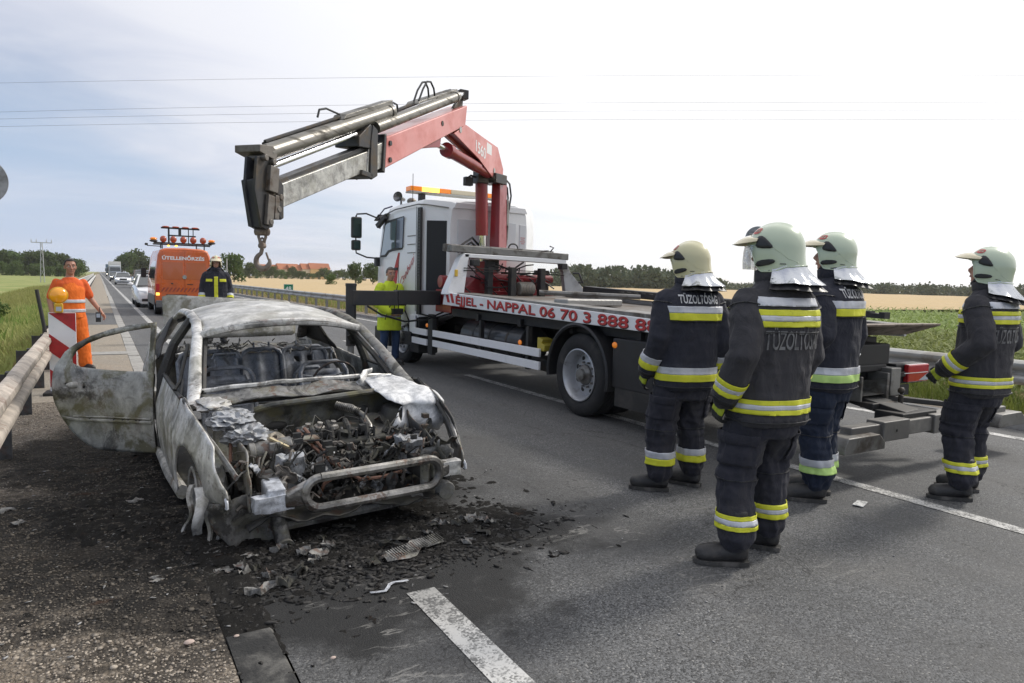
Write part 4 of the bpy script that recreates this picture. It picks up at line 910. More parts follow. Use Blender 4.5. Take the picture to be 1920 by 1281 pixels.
b = TB(); b.prism([C(6.52, 2.66, -.13), C(6.52, 2.60, -.13), C(6.24, 2.56, -.13), C(6.22, 2.64, -.13), C(6.3, 2.68, -.13)], CN*.26); b.bar(C(6.30, 2.50, -.13), C(6.33, 2.28, -.13), .05, .12); b.bar(C(6.34, 2.25, -.125), C(6.38, 1.99, -.125), .035, .09); b.bar(C(6.24, 2.26, -.13), C(6.26, 2.05, -.13), .03, .06)
for s, z in ((6.30, 2.54), (6.36, 2.02), (6.44, 2.56), (6.18, 2.25), (6.22, 2.14)): b.cyl(C(s, z, -.17), C(s, z, .14), .028, n=12)
b.build('tip_bracket', mat('rusty_bracket', (.17, .155, .14), .55, .5, var=.3, vscale=9, bump=.2, bscale=50, dirt=(.09, .06, .04), dscale=7), truck, bevel=.006)
M_HOOK = mat('hook_steel', (.20, .165, .14), .5, .5, var=.3, vscale=12, bump=.2, bscale=60, dirt=(.10, .07, .05), dscale=10)
hk = thing('crane_hook', 'rusty swivel hook hanging from the tip of the crane boom', 'hook', C(6.37, 1.60))
HO = C(6.37, 1.60); CR = (CD*-.3+CN*-.954)      # roughly image-right
def H(u, z): return HO+CR.normalized()*u+Vector((0, 0, z))
b = MB(HO); b.cyl(H(-.045, .335), H(.045, .335), .035, n=12); b.ball(H(-.05, .335), (.022, .022, .036)); b.ball(H(.05, .335), (.022, .022, .036)); b.tube([H(-.028, .34), H(-.032, .29), H(-.02, .255), H(.0, .245), H(.02, .255), H(.032, .29), H(.028, .34)], .013, 8); b.build('shackle', M_HOOK, hk)
b = MB(HO); b.lathe([(.0, .0), (.026, .0), (.036, .015), (.034, .035), (.024, .05), (.014, .06), (.0, .06)], H(0, .19), (0, 0, 1), 16); b.tube([H(-.02, .235), H(-.026, .26), H(0, .28), H(.026, .26), H(.02, .235)], .011, 8); b.build('swivel', M_HOOK, hk)
pts, rs = [], []
for k in range(22):
    u = k/21
    if u < .22: pts.append(H(.0-.012*(u/.22), .19-.05*(u/.22))); rs.append(.017+.003*u)
    else:
        a = R(118+(u-.22)/.78*262); rr = .060
        pts.append(H(.006+rr*math.cos(a)*1.0, .078+rr*1.1*math.sin(a))); rs.append(.019+.007*math.sin((u-.22)/.78*math.pi)-.010*max(0, u-.85)/.15)
b = MB(HO); b.tube(pts, rs, 10); b.build('hook_body', M_HOOK, hk, sharp=60)
b = MB(HO); b.bar(H(.034, .155), H(.058, .085), .02, .012); b.build('safety_latch', M_HOOK, hk)
# ================================================================== BURNT-OUT CAR  (u = its left, v = towards its rear, w = up)
B_PALE = burnt('ash_white_steel', .62, .32, .16, .18, (1, .985, .95), 1.2, .3, .42, 1, .25)
B_ROOF = burnt('ash_roof_steel', .58, .12, .10, .16, (1, .985, .94), 1.1, .25, .42, 9, .16)
B_DOOR = burnt('heat_stained_door', .40, .36, .08, .38, (1, .99, .92), 1.5, .2, .55, 4, .22)
B_SIDE = burnt('heat_stained_side', .54, .26, .14, .26, (1, .975, .92), 1.5, .2, .6, 6, .22)
B_DARK = burnt('sooted_steel', .045, .60, .12, .08, (1, 1, 1), 1.7, .25, .62, 2, .25)
B_SEAT = burnt('sooted_seat_steel', .26, .26, .06, .0, (.94, 1, 1.12), 2.2, .3, .55, 7, .25)
B_RUST = burnt('rusted_burnt_iron', .16, .22, .55, .0, (1, .9, .8), 2.5, .2, .75, 3, .2)
B_MID = burnt('grey_burnt_metal', .22, .42, .22, .18, (1, .98, .94), 2.6, .3, .6, 5, .3)
B_OLIVE = burnt('olive_stained_bulkhead', .13, .38, .05, .35, (1, 1, .9), 2.0, .3, .55, 12, .2)
B_ALLOY = burnt('melted_alloy', .52, .10, .04, .0, (.94, .98, 1.06), 4.0, .4, .5, 10, .35)
B_BEAM = burnt('bumper_beam_metal', .36, .34, .24, .10, (1, .96, .90), 1.8, .65, .34, 11, .2)
CARM = Matrix.Translation((1.30, 4.548, -.038)) @ (Matrix.Rotation(.026, 4, 'Z') @ Matrix.Rotation(-.027, 4, 'Y') @ Matrix.Rotation(.04, 4, 'X'))
car = thing('burnt_car', 'burnt-out saloon car stripped to bare ashen metal at the kerb', 'car')
car.matrix_world = CARM

def inpoly(x, y, P):
    c = False; n = len(P); j = n-1
    for i in range(n):
        if (P[i][1] > y) != (P[j][1] > y) and x < (P[j][0]-P[i][0])*(y-P[i][1])/(P[j][1]-P[i][1])+P[i][0]: c = not c
        j = i
    return c
def snap(x, y, polys):
    best = None
    for P in polys:
        for i in range(len(P)):
            ax, ay = P[i]; bx, by = P[(i+1) % len(P)]; dx, dy = bx-ax, by-ay
            L = dx*dx+dy*dy; t = 0 if L < 1e-12 else max(0, min(1, ((x-ax)*dx+(y-ay)*dy)/L))
            qx, qy = ax+dx*t, ay+dy*t; d = (qx-x)**2+(qy-y)**2
            if best is None or d < best[0]: best = (d, qx, qy)
    return best[1], best[2]
def panel(name, P, f, m, parent=None, step=.03, th=.006, holes=(), crumple=0.0, cs=9.0, seed=0, flip=False, sharp=50):
    """sheet metal: polygon P (with holes) in 2D, meshed on a grid, mapped through f(a, b) and given thickness"""
    xs = [p[0] for p in P]; ys = [p[1] for p in P]
    x0, y0 = min(xs)-step*.5, min(ys)-step*.5; nx = int((max(xs)-x0)/step)+2; ny = int((max(ys)-y0)/step)+2
    keep = {}
    for i in range(nx):
        for j in range(ny):
            cx, cy = x0+(i+.5)*step, y0+(j+.5)*step
            if inpoly(cx, cy, P) and not any(inpoly(cx, cy, h) for h in holes): keep[(i, j)] = 1
    cnt = {}
    for i, j in keep:
        for a, b in ((i, j), (i+1, j), (i+1, j+1), (i, j+1)): cnt[(a, b)] = cnt.get((a, b), 0)+1
    idx = {}; vs = []; polys = [P]+list(holes)
    for (a, b), n in cnt.items():
        x, y = x0+a*step, y0+b*step
        if n < 4: x, y = snap(x, y, polys)
        q = Vector(f(x, y)); idx[(a, b)] = len(vs); vs.append(q)
    fs = [[idx[(i, j)], idx[(i+1, j)], idx[(i+1, j+1)], idx[(i, j+1)]] for i, j in keep]
    if flip: fs = [f_[::-1] for f_ in fs]
    me = bpy.data.meshes.new(name); me.from_pydata([tuple(v) for v in vs], [], fs); me.update()
    if crumple:
        no = [v.normal.copy() for v in me.vertices]
        for v, n in zip(me.vertices, no):
            c = v.co*cs+Vector((seed, seed*2.1, 0))
            v.co += n*crumple*(noise.noise(c)+.5*noise.noise(c*2.3)+.35*abs(noise.noise(c*4.1)))
    o = mesh_obj(name, me, m, parent or car, sharp=sharp)
    s = o.modifiers.new('thickness', 'SOLIDIFY'); s.thickness = th; s.offset = -1
    return o
def sideu(v, w):
    """half width of the body at (v, w)"""
    b = .865+.025*math.sin(max(0, min(1, (w-.12)/.7))*math.pi)-.045*max(0, (w-.55)/.25)
    if v < .35: b -= .035*((.35-v)/.9)+.125*max(0, (.15-v)/.8)**1.5
    if v > 2.6: b -= .10*((v-2.6)/.8)**1.6
    return b
def sidemap(sg): return lambda v, w: (sg*sideu(v, w), v, w)
def arc(cv, cw, r, a0, a1, n=12): return [(cv+r*math.cos(R(a0+(a1-a0)*k/n)), cw+r*math.sin(R(a0+(a1-a0)*k/n))) for k in range(n+1)]
FEND = [(.40, .20), (.41, .78), (.30, .80), (.0, .755), (-.28, .70), (-.40, .655), (-.43, .60), (-.475, .53), (-.54, .475), (-.60, .455), (-.62, .41), (-.60, .36), (-.42, .34)]+arc(0, .22, .345, 158, 0, 14)+[(.34, .18)]
SIDEP = [(.43, .15), (1.37, .15), (1.40, .30), (1.40, .77), (.43, .79)]
QUART = [(2.32, .30)]+arc(2.62, .24, .35, 175, 0, 14)+[(2.97, .17), (3.42, .22), (3.46, .60), (3.40, .80), (2.9, .815), (2.45, .80), (2.34, .62)]
for sg, mm, c in ((-1, B_PALE, .010), (1, B_MID, .012)):
    panel('front_fender', FEND, sidemap(sg), mm, step=.02, th=.010, crumple=c*.45, cs=6, seed=sg*3+5, flip=sg < 0)
    panel('front_door', SIDEP, sidemap(sg), B_SIDE, step=.03, th=.014, crumple=.004, cs=4, seed=7, flip=sg < 0)
    panel('rear_quarter_panel', QUART, sidemap(sg), B_SIDE, step=.04, th=.012, crumple=.008, cs=5, seed=3, flip=sg < 0)
    b = MB(); b.tube([(sg*.845, .36, .16), (sg*.865, .9, .14), (sg*.865, 1.6, .14), (sg*.85, 2.3, .17)], .05, 8, ell=.8); b.build('sill', B_SIDE, car)
    uf = sideu(-.60, .38)
    b = MB(); b.tube([(sg*uf, -.60, .41), (sg*uf, -.625, .39), (sg*uf, -.63, .365), (sg*uf, -.61, .36)], .010, 6); b.build('fender_lug', B_ALLOY, car)
# A pillars running into roof rails and C pillars
for sg in (-1, 1):
    pts = [(sg*.775, .30, .74), (sg*.735, .46, .82), (sg*.685, .74, .98), (sg*.63, 1.02, 1.115), (sg*.597, 1.30, 1.18), (sg*.578, 1.8, 1.205), (sg*.575, 2.25, 1.18), (sg*.60, 2.55, 1.08), (sg*.66, 2.85, .92), (sg*.70, 3.0, .83)]
    b = MB(); b.tube(pts, [.040, .046, .042, .038, .038, .036, .04, .05, .065, .075], 12, ell=[.5, .5, .5, .55, .6, .6, .6, .6, .5, .5], up=(1, 0, .35)); b.build('roof_pillar', B_PALE if sg < 0 else B_MID, car, sharp=60)
    b = MB(); b.tube([(sg*(q[0]/sg-.055), q[1]+.02, q[2]-.035) for q in pts[1:7]], .022, 6); b.build('inner_pillar', B_DARK, car)
    b = MB(); b.tube([(sg*.84, 1.40, .20), (sg*.845, 1.42, .50), (sg*.83, 1.43, .76), (sg*.74, 1.46, 1.0), (sg*.61, 1.50, 1.18)], [.05, .05, .042, .034, .034], 8, ell=1.3); b.build('centre_pillar', B_DARK, car)
    b = MB(); b.tube([(sg*.84, .60, .80), (sg*.80, .66, .845), (sg*.70, .98, 1.055)], .012, 6); b.tube([(sg*.82, .42, .775), (sg*.83, .9, .785), (sg*.825, 1.40, .775)], .016, 6); b.build('window_frame', B_DARK, car)
    # triangular mirror mount
    b = MB(); b.prism([(sg*.82, .50, .785), (sg*.82, .66, .785), (sg*.785, .66, .86)], (sg*-.012, 0, 0)); b.build('mirror_mount', B_DARK, car)
    panel('c_pillar_panel', [(2.05, .78), (3.02, .80), (2.72, 1.02), (2.45, 1.13), (2.40, 1.02), (2.28, .88)], lambda v, w, sg=sg: (sg*(.80-.50*(w-.78)-.12*max(0, v-2.6)), v, w), B_DARK, step=.04, th=.01, flip=sg < 0)
# left rear door still shut (frame only) on the road side
panel('rear_door', [(1.43, .16), (2.25, .16), (2.30, .45), (2.34, .78), (1.43, .775)], sidemap(1), B_SIDE, step=.04, th=.014, crumple=.008, cs=4, seed=2)
b = MB(); b.tube([(.83, 1.46, .78), (.66, 1.54, 1.13), (.62, 2.0, 1.12), (.66, 2.3, 1.0), (.80, 2.34, .80)], .017, 6); b.build('door_frame', B_DARK, car)
b = MB(); b.tube([(.70, 1.50, 1.0), (.72, 1.49, .95), (.72, 1.47, .93)], .03, 6); b.build('belt_anchor', B_DARK, car)
# roof skin, headers
def roofw(u, v):
    e = 1.275-.105*(abs(u)/.60)**2.2
    t = (v-1.75)/.85
    return e-.065*(abs(t)**2.4 if t < 0 else t**2.6*1.2)
def roofmap(a, b_):
    v = .98+a*1.44-.10*(1-(b_/.58)**2)*(1-a)+.05*(1-(b_/.58)**2)*a
    return (b_, v, roofw(b_, v))
panel('roof', [(0, -.58), (0, .58), (1, .56), (1, -.56)], roofmap, B_ROOF, step=.04, th=.008, crumple=.010, cs=3.2, seed=4)
def header(v0, bow, w0, dw, name, m):
    pts = [(u, v0-bow*(1-(u/.60)**2), w0-dw*(abs(u)/.6)**2.2) for u in [-.60+1.2*k/14 for k in range(15)]]
    b = MB(); b.tube(pts, .030, 8, ell=.7, up=(0, 0, 1)); b.build(name, m, car)
header(1.0, .10, 1.205, .085, 'windscreen_header', B_PALE); header(2.44, -.05, 1.17, .085, 'rear_header', B_MID)
# raised boot lid, boot, rear panel
panel('boot_lid', [(-.64, .82), (.66, .80), (.68, 1.10), (.60, 1.18), (-.58, 1.26), (-.64, 1.24)], lambda u, w: (u, 3.12+.16*(w-.8)+.05*(u/.6)**2, w), burnt('boot_lid_steel', .50, .10, .06, .30, (1, .98, .92), 1.2, .15, .6, 14, .15), step=.04, th=.02, crumple=.012, cs=5, seed=1)
panel('rear_panel', [(-.70, .20), (.70, .20), (.70, .62), (-.70, .62)], lambda u, w: (u, 3.40+.0*u, w), B_DARK, step=.08, th=.01, crumple=.01)
panel('boot_floor', [(-.70, 2.35), (.70, 2.35), (.70, 3.40), (-.70, 3.40)], lambda u, v: (u, v, .25), B_DARK, step=.08, th=.01, crumple=.015)
panel('cabin_floor', [(-.82, .38), (.82, .38), (.82, 2.4), (-.82, 2.4)], lambda u, v: (u, v, .14+.11*math.exp(-(u/.14)**2)), B_DARK, step=.06, th=.01, crumple=.012)
panel('parcel_shelf', [(-.62, 2.45), (.62, 2.45), (.60, 2.95), (-.60, 2.95)], lambda u, v: (u, v, .76+.02*math.sin(u*9)), B_MID, step=.05, th=.008, crumple=.03, cs=8, holes=[[(-.40, 2.55), (-.15, 2.55), (-.15, 2.75), (-.40, 2.75)], [(.15, 2.55), (.40, 2.55), (.40, 2.75), (.15, 2.75)]])
b = MB()
for sg in (-1, 1):
    b.tube([(sg*.70, 2.35, .45), (sg*.68, 2.6, .66), (sg*.66, 2.9, .62)], .10, 10)
b.build('rear_wheel_housing', B_DARK, car)
# ---- seats
def hoop(name, cu, v0, w0, w1, hw, lean, m, r=.017):
    b = MB(); f = lambda u, w: (cu+u, v0+lean*(w-w0), w)
    b.tube([f(-hw, w0), f(-hw, w1-.08), f(-hw+.03, w1-.025), f(-hw+.08, w1), f(hw-.08, w1), f(hw-.03, w1-.025), f(hw, w1-.08), f(hw, w0)], r, 8)
    return b, f
for cu in (-.38, .40):
    b, f = hoop('s', cu, 1.15, .30, .80, .20, .38, B_SEAT)
    for w in (.42, .52, .62, .70): b.tube([f(-.19, w), f(-.08, w-.02), f(.08, w-.02), f(.19, w)], .007, 5)
    for u in (-.08, .08): b.tube([f(u, .80), f(u, .87)], .009, 5)
    b.tube([f(-.10, .87), f(-.08, .91), f(.08, .91), f(.10, .87)], .010, 6)
    b.build('front_seat_frame', B_SEAT, car)
    pn_ = [(-.18, .36), (.18, .36), (.19, .60), (.15, .73), (-.15, .73), (-.19, .60)]
    panel('seat_back_pan', pn_, lambda u, w, f=f: Vector(f(u, w))+Vector((0, .04+.03*math.cos(u*8), 0)), B_SEAT, step=.03, th=.006, crumple=.006, holes=[[(-.10, .60), (.10, .60), (.08, .68), (-.08, .68)]])
    b = MB(); b.tube([(cu-.22, .75, .26), (cu-.22, 1.15, .28), (cu+.22, 1.15, .28), (cu+.22, .75, .26), (cu-.22, .75, .26)], .02, 6)
    for k in range(7): b.tube([(cu-.2, .8+.05*k, .27), (cu+.2, .8+.05*k, .27)], .005, 4)
    b.build('seat_base_frame', B_SEAT, car)
for cu, hw in ((-.36, .27), (.10, .19), (.50, .22)):
    b, f = hoop('s', cu, 2.12, .30, .80, hw, .32, B_SEAT, .02)
    for u in (-.07, .07): b.tube([f(u, .78), f(u, .86)], .010, 5)
    b.tube([f(-.09, .80), f(-.03, .77), f(.03, .80), f(.09, .77)], .009, 5); b.build('rear_seat_frame', B_SEAT, car)
    panel('rear_seat_pan', [(-hw+.01, .31), (hw-.01, .31), (hw-.01, .76), (-hw+.01, .76)], lambda u, w, f=f: Vector(f(u, w))+Vector((0, .012+.012*math.sin(u*42), 0)), B_SEAT, step=.022, th=.006, crumple=.004,
          holes=[[(-.16, .58), (.0, .58), (-.02, .68), (-.14, .68)]] if cu < 0 else ([[(-.10, .66), (-.05, .66), (-.05, .71), (-.10, .71)], [(.03, .66), (.08, .66), (.08, .71), (.03, .71)]] if cu > .3 else ()))
b = MB()
b.tube([(.34, 2.06, .42), (.36, 2.08, .56), (.42, 2.1, .62), (.58, 2.1, .62), (.64, 2.08, .56), (.66, 2.06, .42)], .022, 8)
b.tube([(.42, 2.06, .40), (.42, 2.07, .55), (.58, 2.07, .55), (.58, 2.06, .40)], .012, 6); b.tube([(.30, 1.9, .32), (.5, 1.7, .46), (.62, 1.65, .54)], .02, 6)
b.build('seat_bracket', B_SEAT, car)
random.seed(5); b = MB()
for k in range(46):
    u = random.uniform(-.62, -.05) if k < 34 else random.uniform(-.05, .6); p = Vector((u, random.uniform(2.15, 2.5), .80+random.uniform(0, .05)))
    q = p+Vector((random.uniform(-.12, .12), random.uniform(-.05, .05), random.uniform(-.05, .05))); mid = p.lerp(q, .5)+Vector((0, 0, random.uniform(-.03, .05)))
    b.tube([p, mid, q], random.uniform(.003, .008), 4)
o = b.build('seat_spring_wire', B_MID, car); o['kind'] = 'stuff'
# steering column and dash carrier
b = MB(); b.tube([(-.72, .68, .66), (-.3, .66, .68), (.3, .66, .68), (.72, .68, .66)], .03, 8); b.tube([(.38, .55, .58), (.38, .95, .70)], .03, 8); b.tube([(.38+.18*math.cos(a), .97-.07*math.sin(a), .70+.17*math.sin(a)) for a in [2*math.pi*k/20 for k in range(21)]], .010, 6); b.tube([(.1, .66, .66), (.1, .7, .3)], .025, 6); b.build('dashboard_carrier', B_DARK, car)
# ---- scuttle, bulkhead
def cowlmap(a, b_): return (a, .50-.17*(1-(a/.74)**2)+b_*.0-.12*b_, .775+.05*(1-(a/.74)**2)-.05*b_+.012*math.sin(a*13))
panel('scuttle_panel', [(-.74, 0), (.74, 0), (.70, 1), (-.62, 1), (-.66, .4)], cowlmap, B_MID, step=.05, th=.008, crumple=.02, cs=7, seed=6)
b = MB(); b.tube([(u, .51-.17*(1-(u/.74)**2), .795+.055*(1-(u/.74)**2)+.01*noise.noise((u*7, 3, 1))) for u in [-.74+1.48*k/24 for k in range(25)]], .016, 6, ell=.6); b.build('windscreen_lip', B_PALE, car)
def bulk(u, w):
    return (u, .30-.05*(1-(u/.7)**2)-.05*max(0, (w-.62)/.12)-.018*math.cos(u*16)*(1 if w < .62 else 0), w)
panel('bulkhead', [(-.42, .30), (.64, .30), (.66, .66), (.62, .74), (-.34, .725), (-.41, .68)], bulk, B_OLIVE, step=.03, th=.01, crumple=.012, cs=6, seed=8)
b = MB()
for u, w, ru, rw in ((-.27, .56, .09, .035), (-.02, .60, .07, .03), (.16, .57, .06, .045), (.36, .60, .06, .045), (.52, .55, .05, .05)):
    b.lathe([(1, 0), (.9, .012), (0, .014)], (0, 0, 0), (0, -1, 0), 16) if False else b.ball((u, .262, w), (ru, .022, rw), 14, 8)
b.build('bulkhead_recess', B_DARK, car)
b = MB(); b.tube([(-.40, .24, .69), (-.30, .20, .725), (.1, .17, .745), (.45, .20, .755), (.66, .24, .755)], .022, 8); b.build('bulkhead_flange', B_OLIVE, car)
# ---- engine bay: inner wings, strut towers, rails
for sg, m in ((-1, B_MID), (1, B_DARK)):
    panel('inner_wing', [(-.60, .30), (.32, .30), (.32, .70), (.0, .66), (-.40, .56), (-.60, .45)], lambda v, w, sg=sg: (sg*(.60+.03*math.sin(v*6)), v, w), m, step=.04, th=.01, crumple=.02, cs=6)
    b = MB(); b.lathe([(.14, -.30), (.13, -.08), (.11, -.02), (.05, .0), (.0, .0)], (sg*.56, .08, .68), (0, 0, 1), 18); b.build('strut_tower', B_PALE if sg < 0 else B_DARK, car)
    b = MB(); b.bar((sg*.46, -.62, .40), (sg*.48, .30, .36), .09, .12); b.build('chassis_rail', m, car, bevel=.01)
    b = MB(); b.tube([(sg*.82, .30, .79), (sg*.80, .0, .72), (sg*.74, -.35, .63), (sg*.68, -.60, .52)], .022, 6, ell=.6); b.build('wing_rail', m, car)
B_MELT = burnt('half_melted_casting', .40, .34, .06, .04, (.96, .99, 1.04), 4.0, .3, .55, 23, .4)
def rough_box(name, c, size, m, seed, amp=.02, taper=1.0):
    bm = bmesh.new(); bmesh.ops.create_cube(bm, size=1); bmesh.ops.subdivide_edges(bm, edges=bm.edges[:], cuts=7, use_grid_fill=True)
    for v in bm.verts:
        k = 1-(1-taper)*(.5-v.co.z); q = Vector((v.co.x*size[0]*k, v.co.y*size[1]*k, v.co.z*size[2])); p = q*14+Vector((seed*3, seed, 1))
        v.co = q+Vector(c)+Vector((noise.noise(p), noise.noise(p+Vector((9, 0, 0))), noise.noise(p+Vector((0, 9, 0)))))*amp+q.normalized()*amp*.6*noise.noise(p*2.7)
    me = bpy.data.meshes.new(name); bm.to_mesh(me); bm.free(); return mesh_obj(name, me, m, car, sharp=50)
def blob(name, c, r, m, seed, sub=3, amp=.35, fq=2.2):
    bm = bmesh.new(); bmesh.ops.create_icosphere(bm, subdivisions=sub, radius=1)
    for v in bm.verts:
        q = v.co.copy(); d = 1+amp*noise.noise(q*fq+Vector((seed, seed*3, 1)))+amp*.5*noise.noise(q*fq*2.7+Vector((seed, 5, 1)))
        v.co = Vector((q.x*r[0]*d, q.y*r[1]*d, q.z*r[2]*d))+Vector(c)
    me = bpy.data.meshes.new(name); bm.to_mesh(me); bm.free(); return mesh_obj(name, me, m, car, sharp=55)
blob('melted_washer_tank', (-.60, .02, .70), (.13, .17, .055), B_MELT, 3, 4, amp=.42, fq=3.2); blob('melted_cover', (-.53, -.12, .63), (.13, .09, .06), B_MELT, 8, 4, amp=.5, fq=3.0)
blob('melted_cover', (-.66, .22, .76), (.10, .14, .04), B_PALE, 2, amp=.5)
# engine
b = MB(); b.box(-.22, .34, -.14, .18, .22, .52); b.box(-.18, .30, -.10, .12, .52, .58); b.box(.0, .30, -.20, -.14, .25, .45)
b.build('engine_block', B_DARK, car, bevel=.02)
b = MB(); b.tube([(-.20, -.16, .50), (.36, -.16, .51)], .028, 10)
for u in (-.12, 0, .12, .24): b.tube([(u, -.16, .50), (u, -.12, .60), (u+.01, -.02, .62)], .02, 8); b.cyl((u+.04, -.17, .51), (u+.04, -.17, .60), .010, n=6)
b.build('fuel_rail', B_DARK, car)
b = MB()
for u in (-.14, -.06, .03): b.lathe([(.0, .0), (.035, 0), (.042, .012), (.035, .03), (.018, .035), (.018, .055), (0, .055)], (u, -.06, .585), (.1, -.2, 1), 12)
b.tube([(.02, -.08, .58), (.02, -.10, .52), (.08, -.12, .52), (.08, -.10, .60)], .010, 6); b.tube([(-.14, -.1, .60), (-.14, -.16, .52)], .010, 6); b.build('injector', B_BEAM, car)
b = MB(); b.tube([(.12, .12, .70), (.20, .05, .69), (.26, -.02, .64), (.285, -.08, .58), (.27, -.14, .53), (.18, -.17, .49)], .022, 10)
for k in range(14):
    u = k/13; c0 = Vector((.12, .12, .70)).lerp(Vector((.24, 0, .665)), u); b.lathe([(.024, -.004), (.028, 0), (.024, .004)], c0, Vector((.12, -.12, -.035)), 10)
b.build('burnt_hose', B_BEAM, car)
b = MB(); b.tube([(.24, -.18, .52), (.235, -.24, .42), (.20, -.3, .32)], .012, 6); b.build('dipstick_tube', B_MID, car)
b = MB(); b.cyl((-.50, -.20, .53), (-.28, -.22, .55), .062, n=16); b.cyl((-.54, -.20, .53), (-.50, -.20, .53), .07, n=16); b.cyl((-.30, -.22, .57), (-.10, -.16, .56), .03, n=10); b.box(-.58, -.48, -.26, -.14, .42, .56); b.box(-.43, -.36, -.29, -.26, .42, .60)
b.build('starter_motor', B_MID, car, bevel=.008)
b = MB(); b.lathe([(.0, 0), (.13, .0), (.15, .06), (.12, .14), (.07, .2), (0, .2)], (-.44, -.06, .44), (.3, -.3, .4), 18); b.build('gearbox', burnt('gearbox_tan', .30, .35, .30, .05, (1, .88, .70), 3, .2, .7, 15, .25), car)
b = MB(); b.tube([(-.42, -.24, .62), (-.30, -.28, .55), (-.25, -.32, .46), (-.25, -.34, .40)], .012, 6); b.build('bent_rod', burnt('brassy_rod', .34, .2, .1, .0, (1, .85, .55), 3, .4, .5, 16, .2), car)
for pts in ([(-.20, -.06, .60), (-.14, -.22, .52), (-.02, -.42, .40), (.06, -.52, .37)], [(-.17, -.10, .62), (-.08, -.3, .49), (.0, -.45, .40)], [(-.05, -.45, .40), (-.14, -.42, .34), (-.16, -.4, .26)], [(.30, -.18, .50), (.42, -.16, .50), (.48, -.1, .52)], [(.50, -.2, .55), (.50, -.24, .42), (.46, -.3, .34)], [(-.64, -.02, .66), (-.62, -.12, .60), (-.64, -.2, .48)], [(.05, -.50, .36), (.2, -.52, .36), (.34, -.5, .37)]):
    b = MB(); b.tube(pts, .011, 6); b.build('rusty_pipe', burnt('red_rust', .22, .1, .9, 0, (1, .55, .40), 3, .1, .8, 17, .15) if 'red_rust' not in bpy.data.materials else bpy.data.materials['red_rust'], car)
b = MB(); b.lathe([(.0, 0), (.13, .0), (.14, .02), (.13, .05), (.03, .06), (.0, .06)], (.36, -.02, .52), (.2, -.5, .8), 20); b.build('brake_servo', B_DARK, car)
# front uprights, mounts, lower panel
rough_box('engine_mount', (-.34, -.40, .445), (.15, .14, .20), B_MELT, 1, .022, .75)
rough_box('engine_mount', (.45, -.36, .43), (.16, .14, .22), B_MELT, 4, .025, .5)
panel('headlamp_bracket', [(.46, .40), (.66, .38), (.70, .47), (.66, .50), (.60, .56), (.575, .50), (.50, .48)], lambda u, w: (u, -.50-.2*(w-.4)+.04*math.sin(u*15), w), B_PALE, step=.02, th=.008, crumple=.02, cs=14, seed=9)
b = MB(); b.cyl((.56, -.55, .45), (.56, -.53, .45), .028, n=12); b.build('bracket_boss', B_DARK, car)
panel('lower_front_panel', [(-.82, .36), (-.46, .37), (-.40, .20), (-.46, .04), (-.70, .08), (-.80, .22)], lambda u, w: (u, -.50+.10*(.4-w)+.03*math.sin(u*19), w), B_MID, step=.025, th=.012, crumple=.02, cs=9, seed=4)
b = MB(); b.tube([(-.44, -.50, .34), (-.44, -.54, .18), (-.42, -.54, .06)], .045, 10); b.tube([(-.50, -.46, .14), (.5, -.46, .16)], .035, 8); b.lathe([(.05, 0), (.055, .03), (.035, .03), (.035, 0)], (-.42, -.57, .06), (0, -1, -.2), 14); b.build('subframe', B_MID, car)
# hanging remains of the wheel-arch liner and hub on the verge side
for k, (u0, v0, u1, v1, wd, w0, w1, mm) in enumerate(((-.80, -.22, -.86, -.28, .085, .36, -.01, B_PALE), (-.76, -.26, -.80, -.36, .05, .34, .06, B_MID), (-.72, -.30, -.74, -.40, .06, .34, .10, B_PALE), (-.84, -.15, -.90, -.18, .04, .36, .06, B_SIDE), (-.70, -.36, -.66, -.44, .07, .34, .16, B_MID))):
    g = [[(u0+(u1-u0)*t+wd*(s-.5)*(1-.55*t)+.012*math.sin(9*t+k), v0+(v1-v0)*t+.03*math.cos(7*t+k*2)+.02*abs(s-.5), w0+(w1-w0)*t) for s in (0, .25, .5, .75, 1)] for t in [i/9 for i in range(10)]]
    b = MB(); b.sheet(g, .005); b.build('liner_strip', mm, car)
panel('liner_foot', [(-.90, -.34), (-.76, -.42), (-.80, -.50), (-.90, -.44), (-.95, -.36)], lambda u, v: (u, v, .03+.04*math.sin(u*20+v*9)), B_PALE, step=.02, th=.006, crumple=.03, cs=20)
for sg in (-1, 1):
    for v in (0, 2.62):
        e = bpy.data.objects.new('wheel', None); COL.objects.link(e); e.parent = car; e.location = (sg*.74, v, .215); tilt = .25 if (sg > 0 and v == 0) else 0
        e.rotation_euler = (0, 0, tilt)
        b = MB(); b.lathe([(.205, -.09), (.215, -.08), (.19, -.07), (.17, 0), (.19, .07), (.215, .08), (.205, .09), (.18, .085), (.16, .06), (.15, .0), (.16, -.07), (.205, -.09)], (0, 0, 0), (sg, 0, 0), 28); b.build('rim', B_MID, e)
        b = MB(); b.lathe([(.0, .05), (.06, .05), (.155, .02), (.155, .01), (0, .01)], (0, 0, 0), (sg, 0, 0), 20); b.lathe([(.125, -.04), (.125, -.02), (.0, -.02)], (0, 0, 0), (sg, 0, 0), 20); b.build('brake_disc', B_RUST, e)
        b = MB(); b.tube([(sg*-.12, .02, .0), (sg*-.14, .04, .25), (sg*-.17, .06, .44)], .035, 8); b.build('suspension_strut', B_DARK, e)
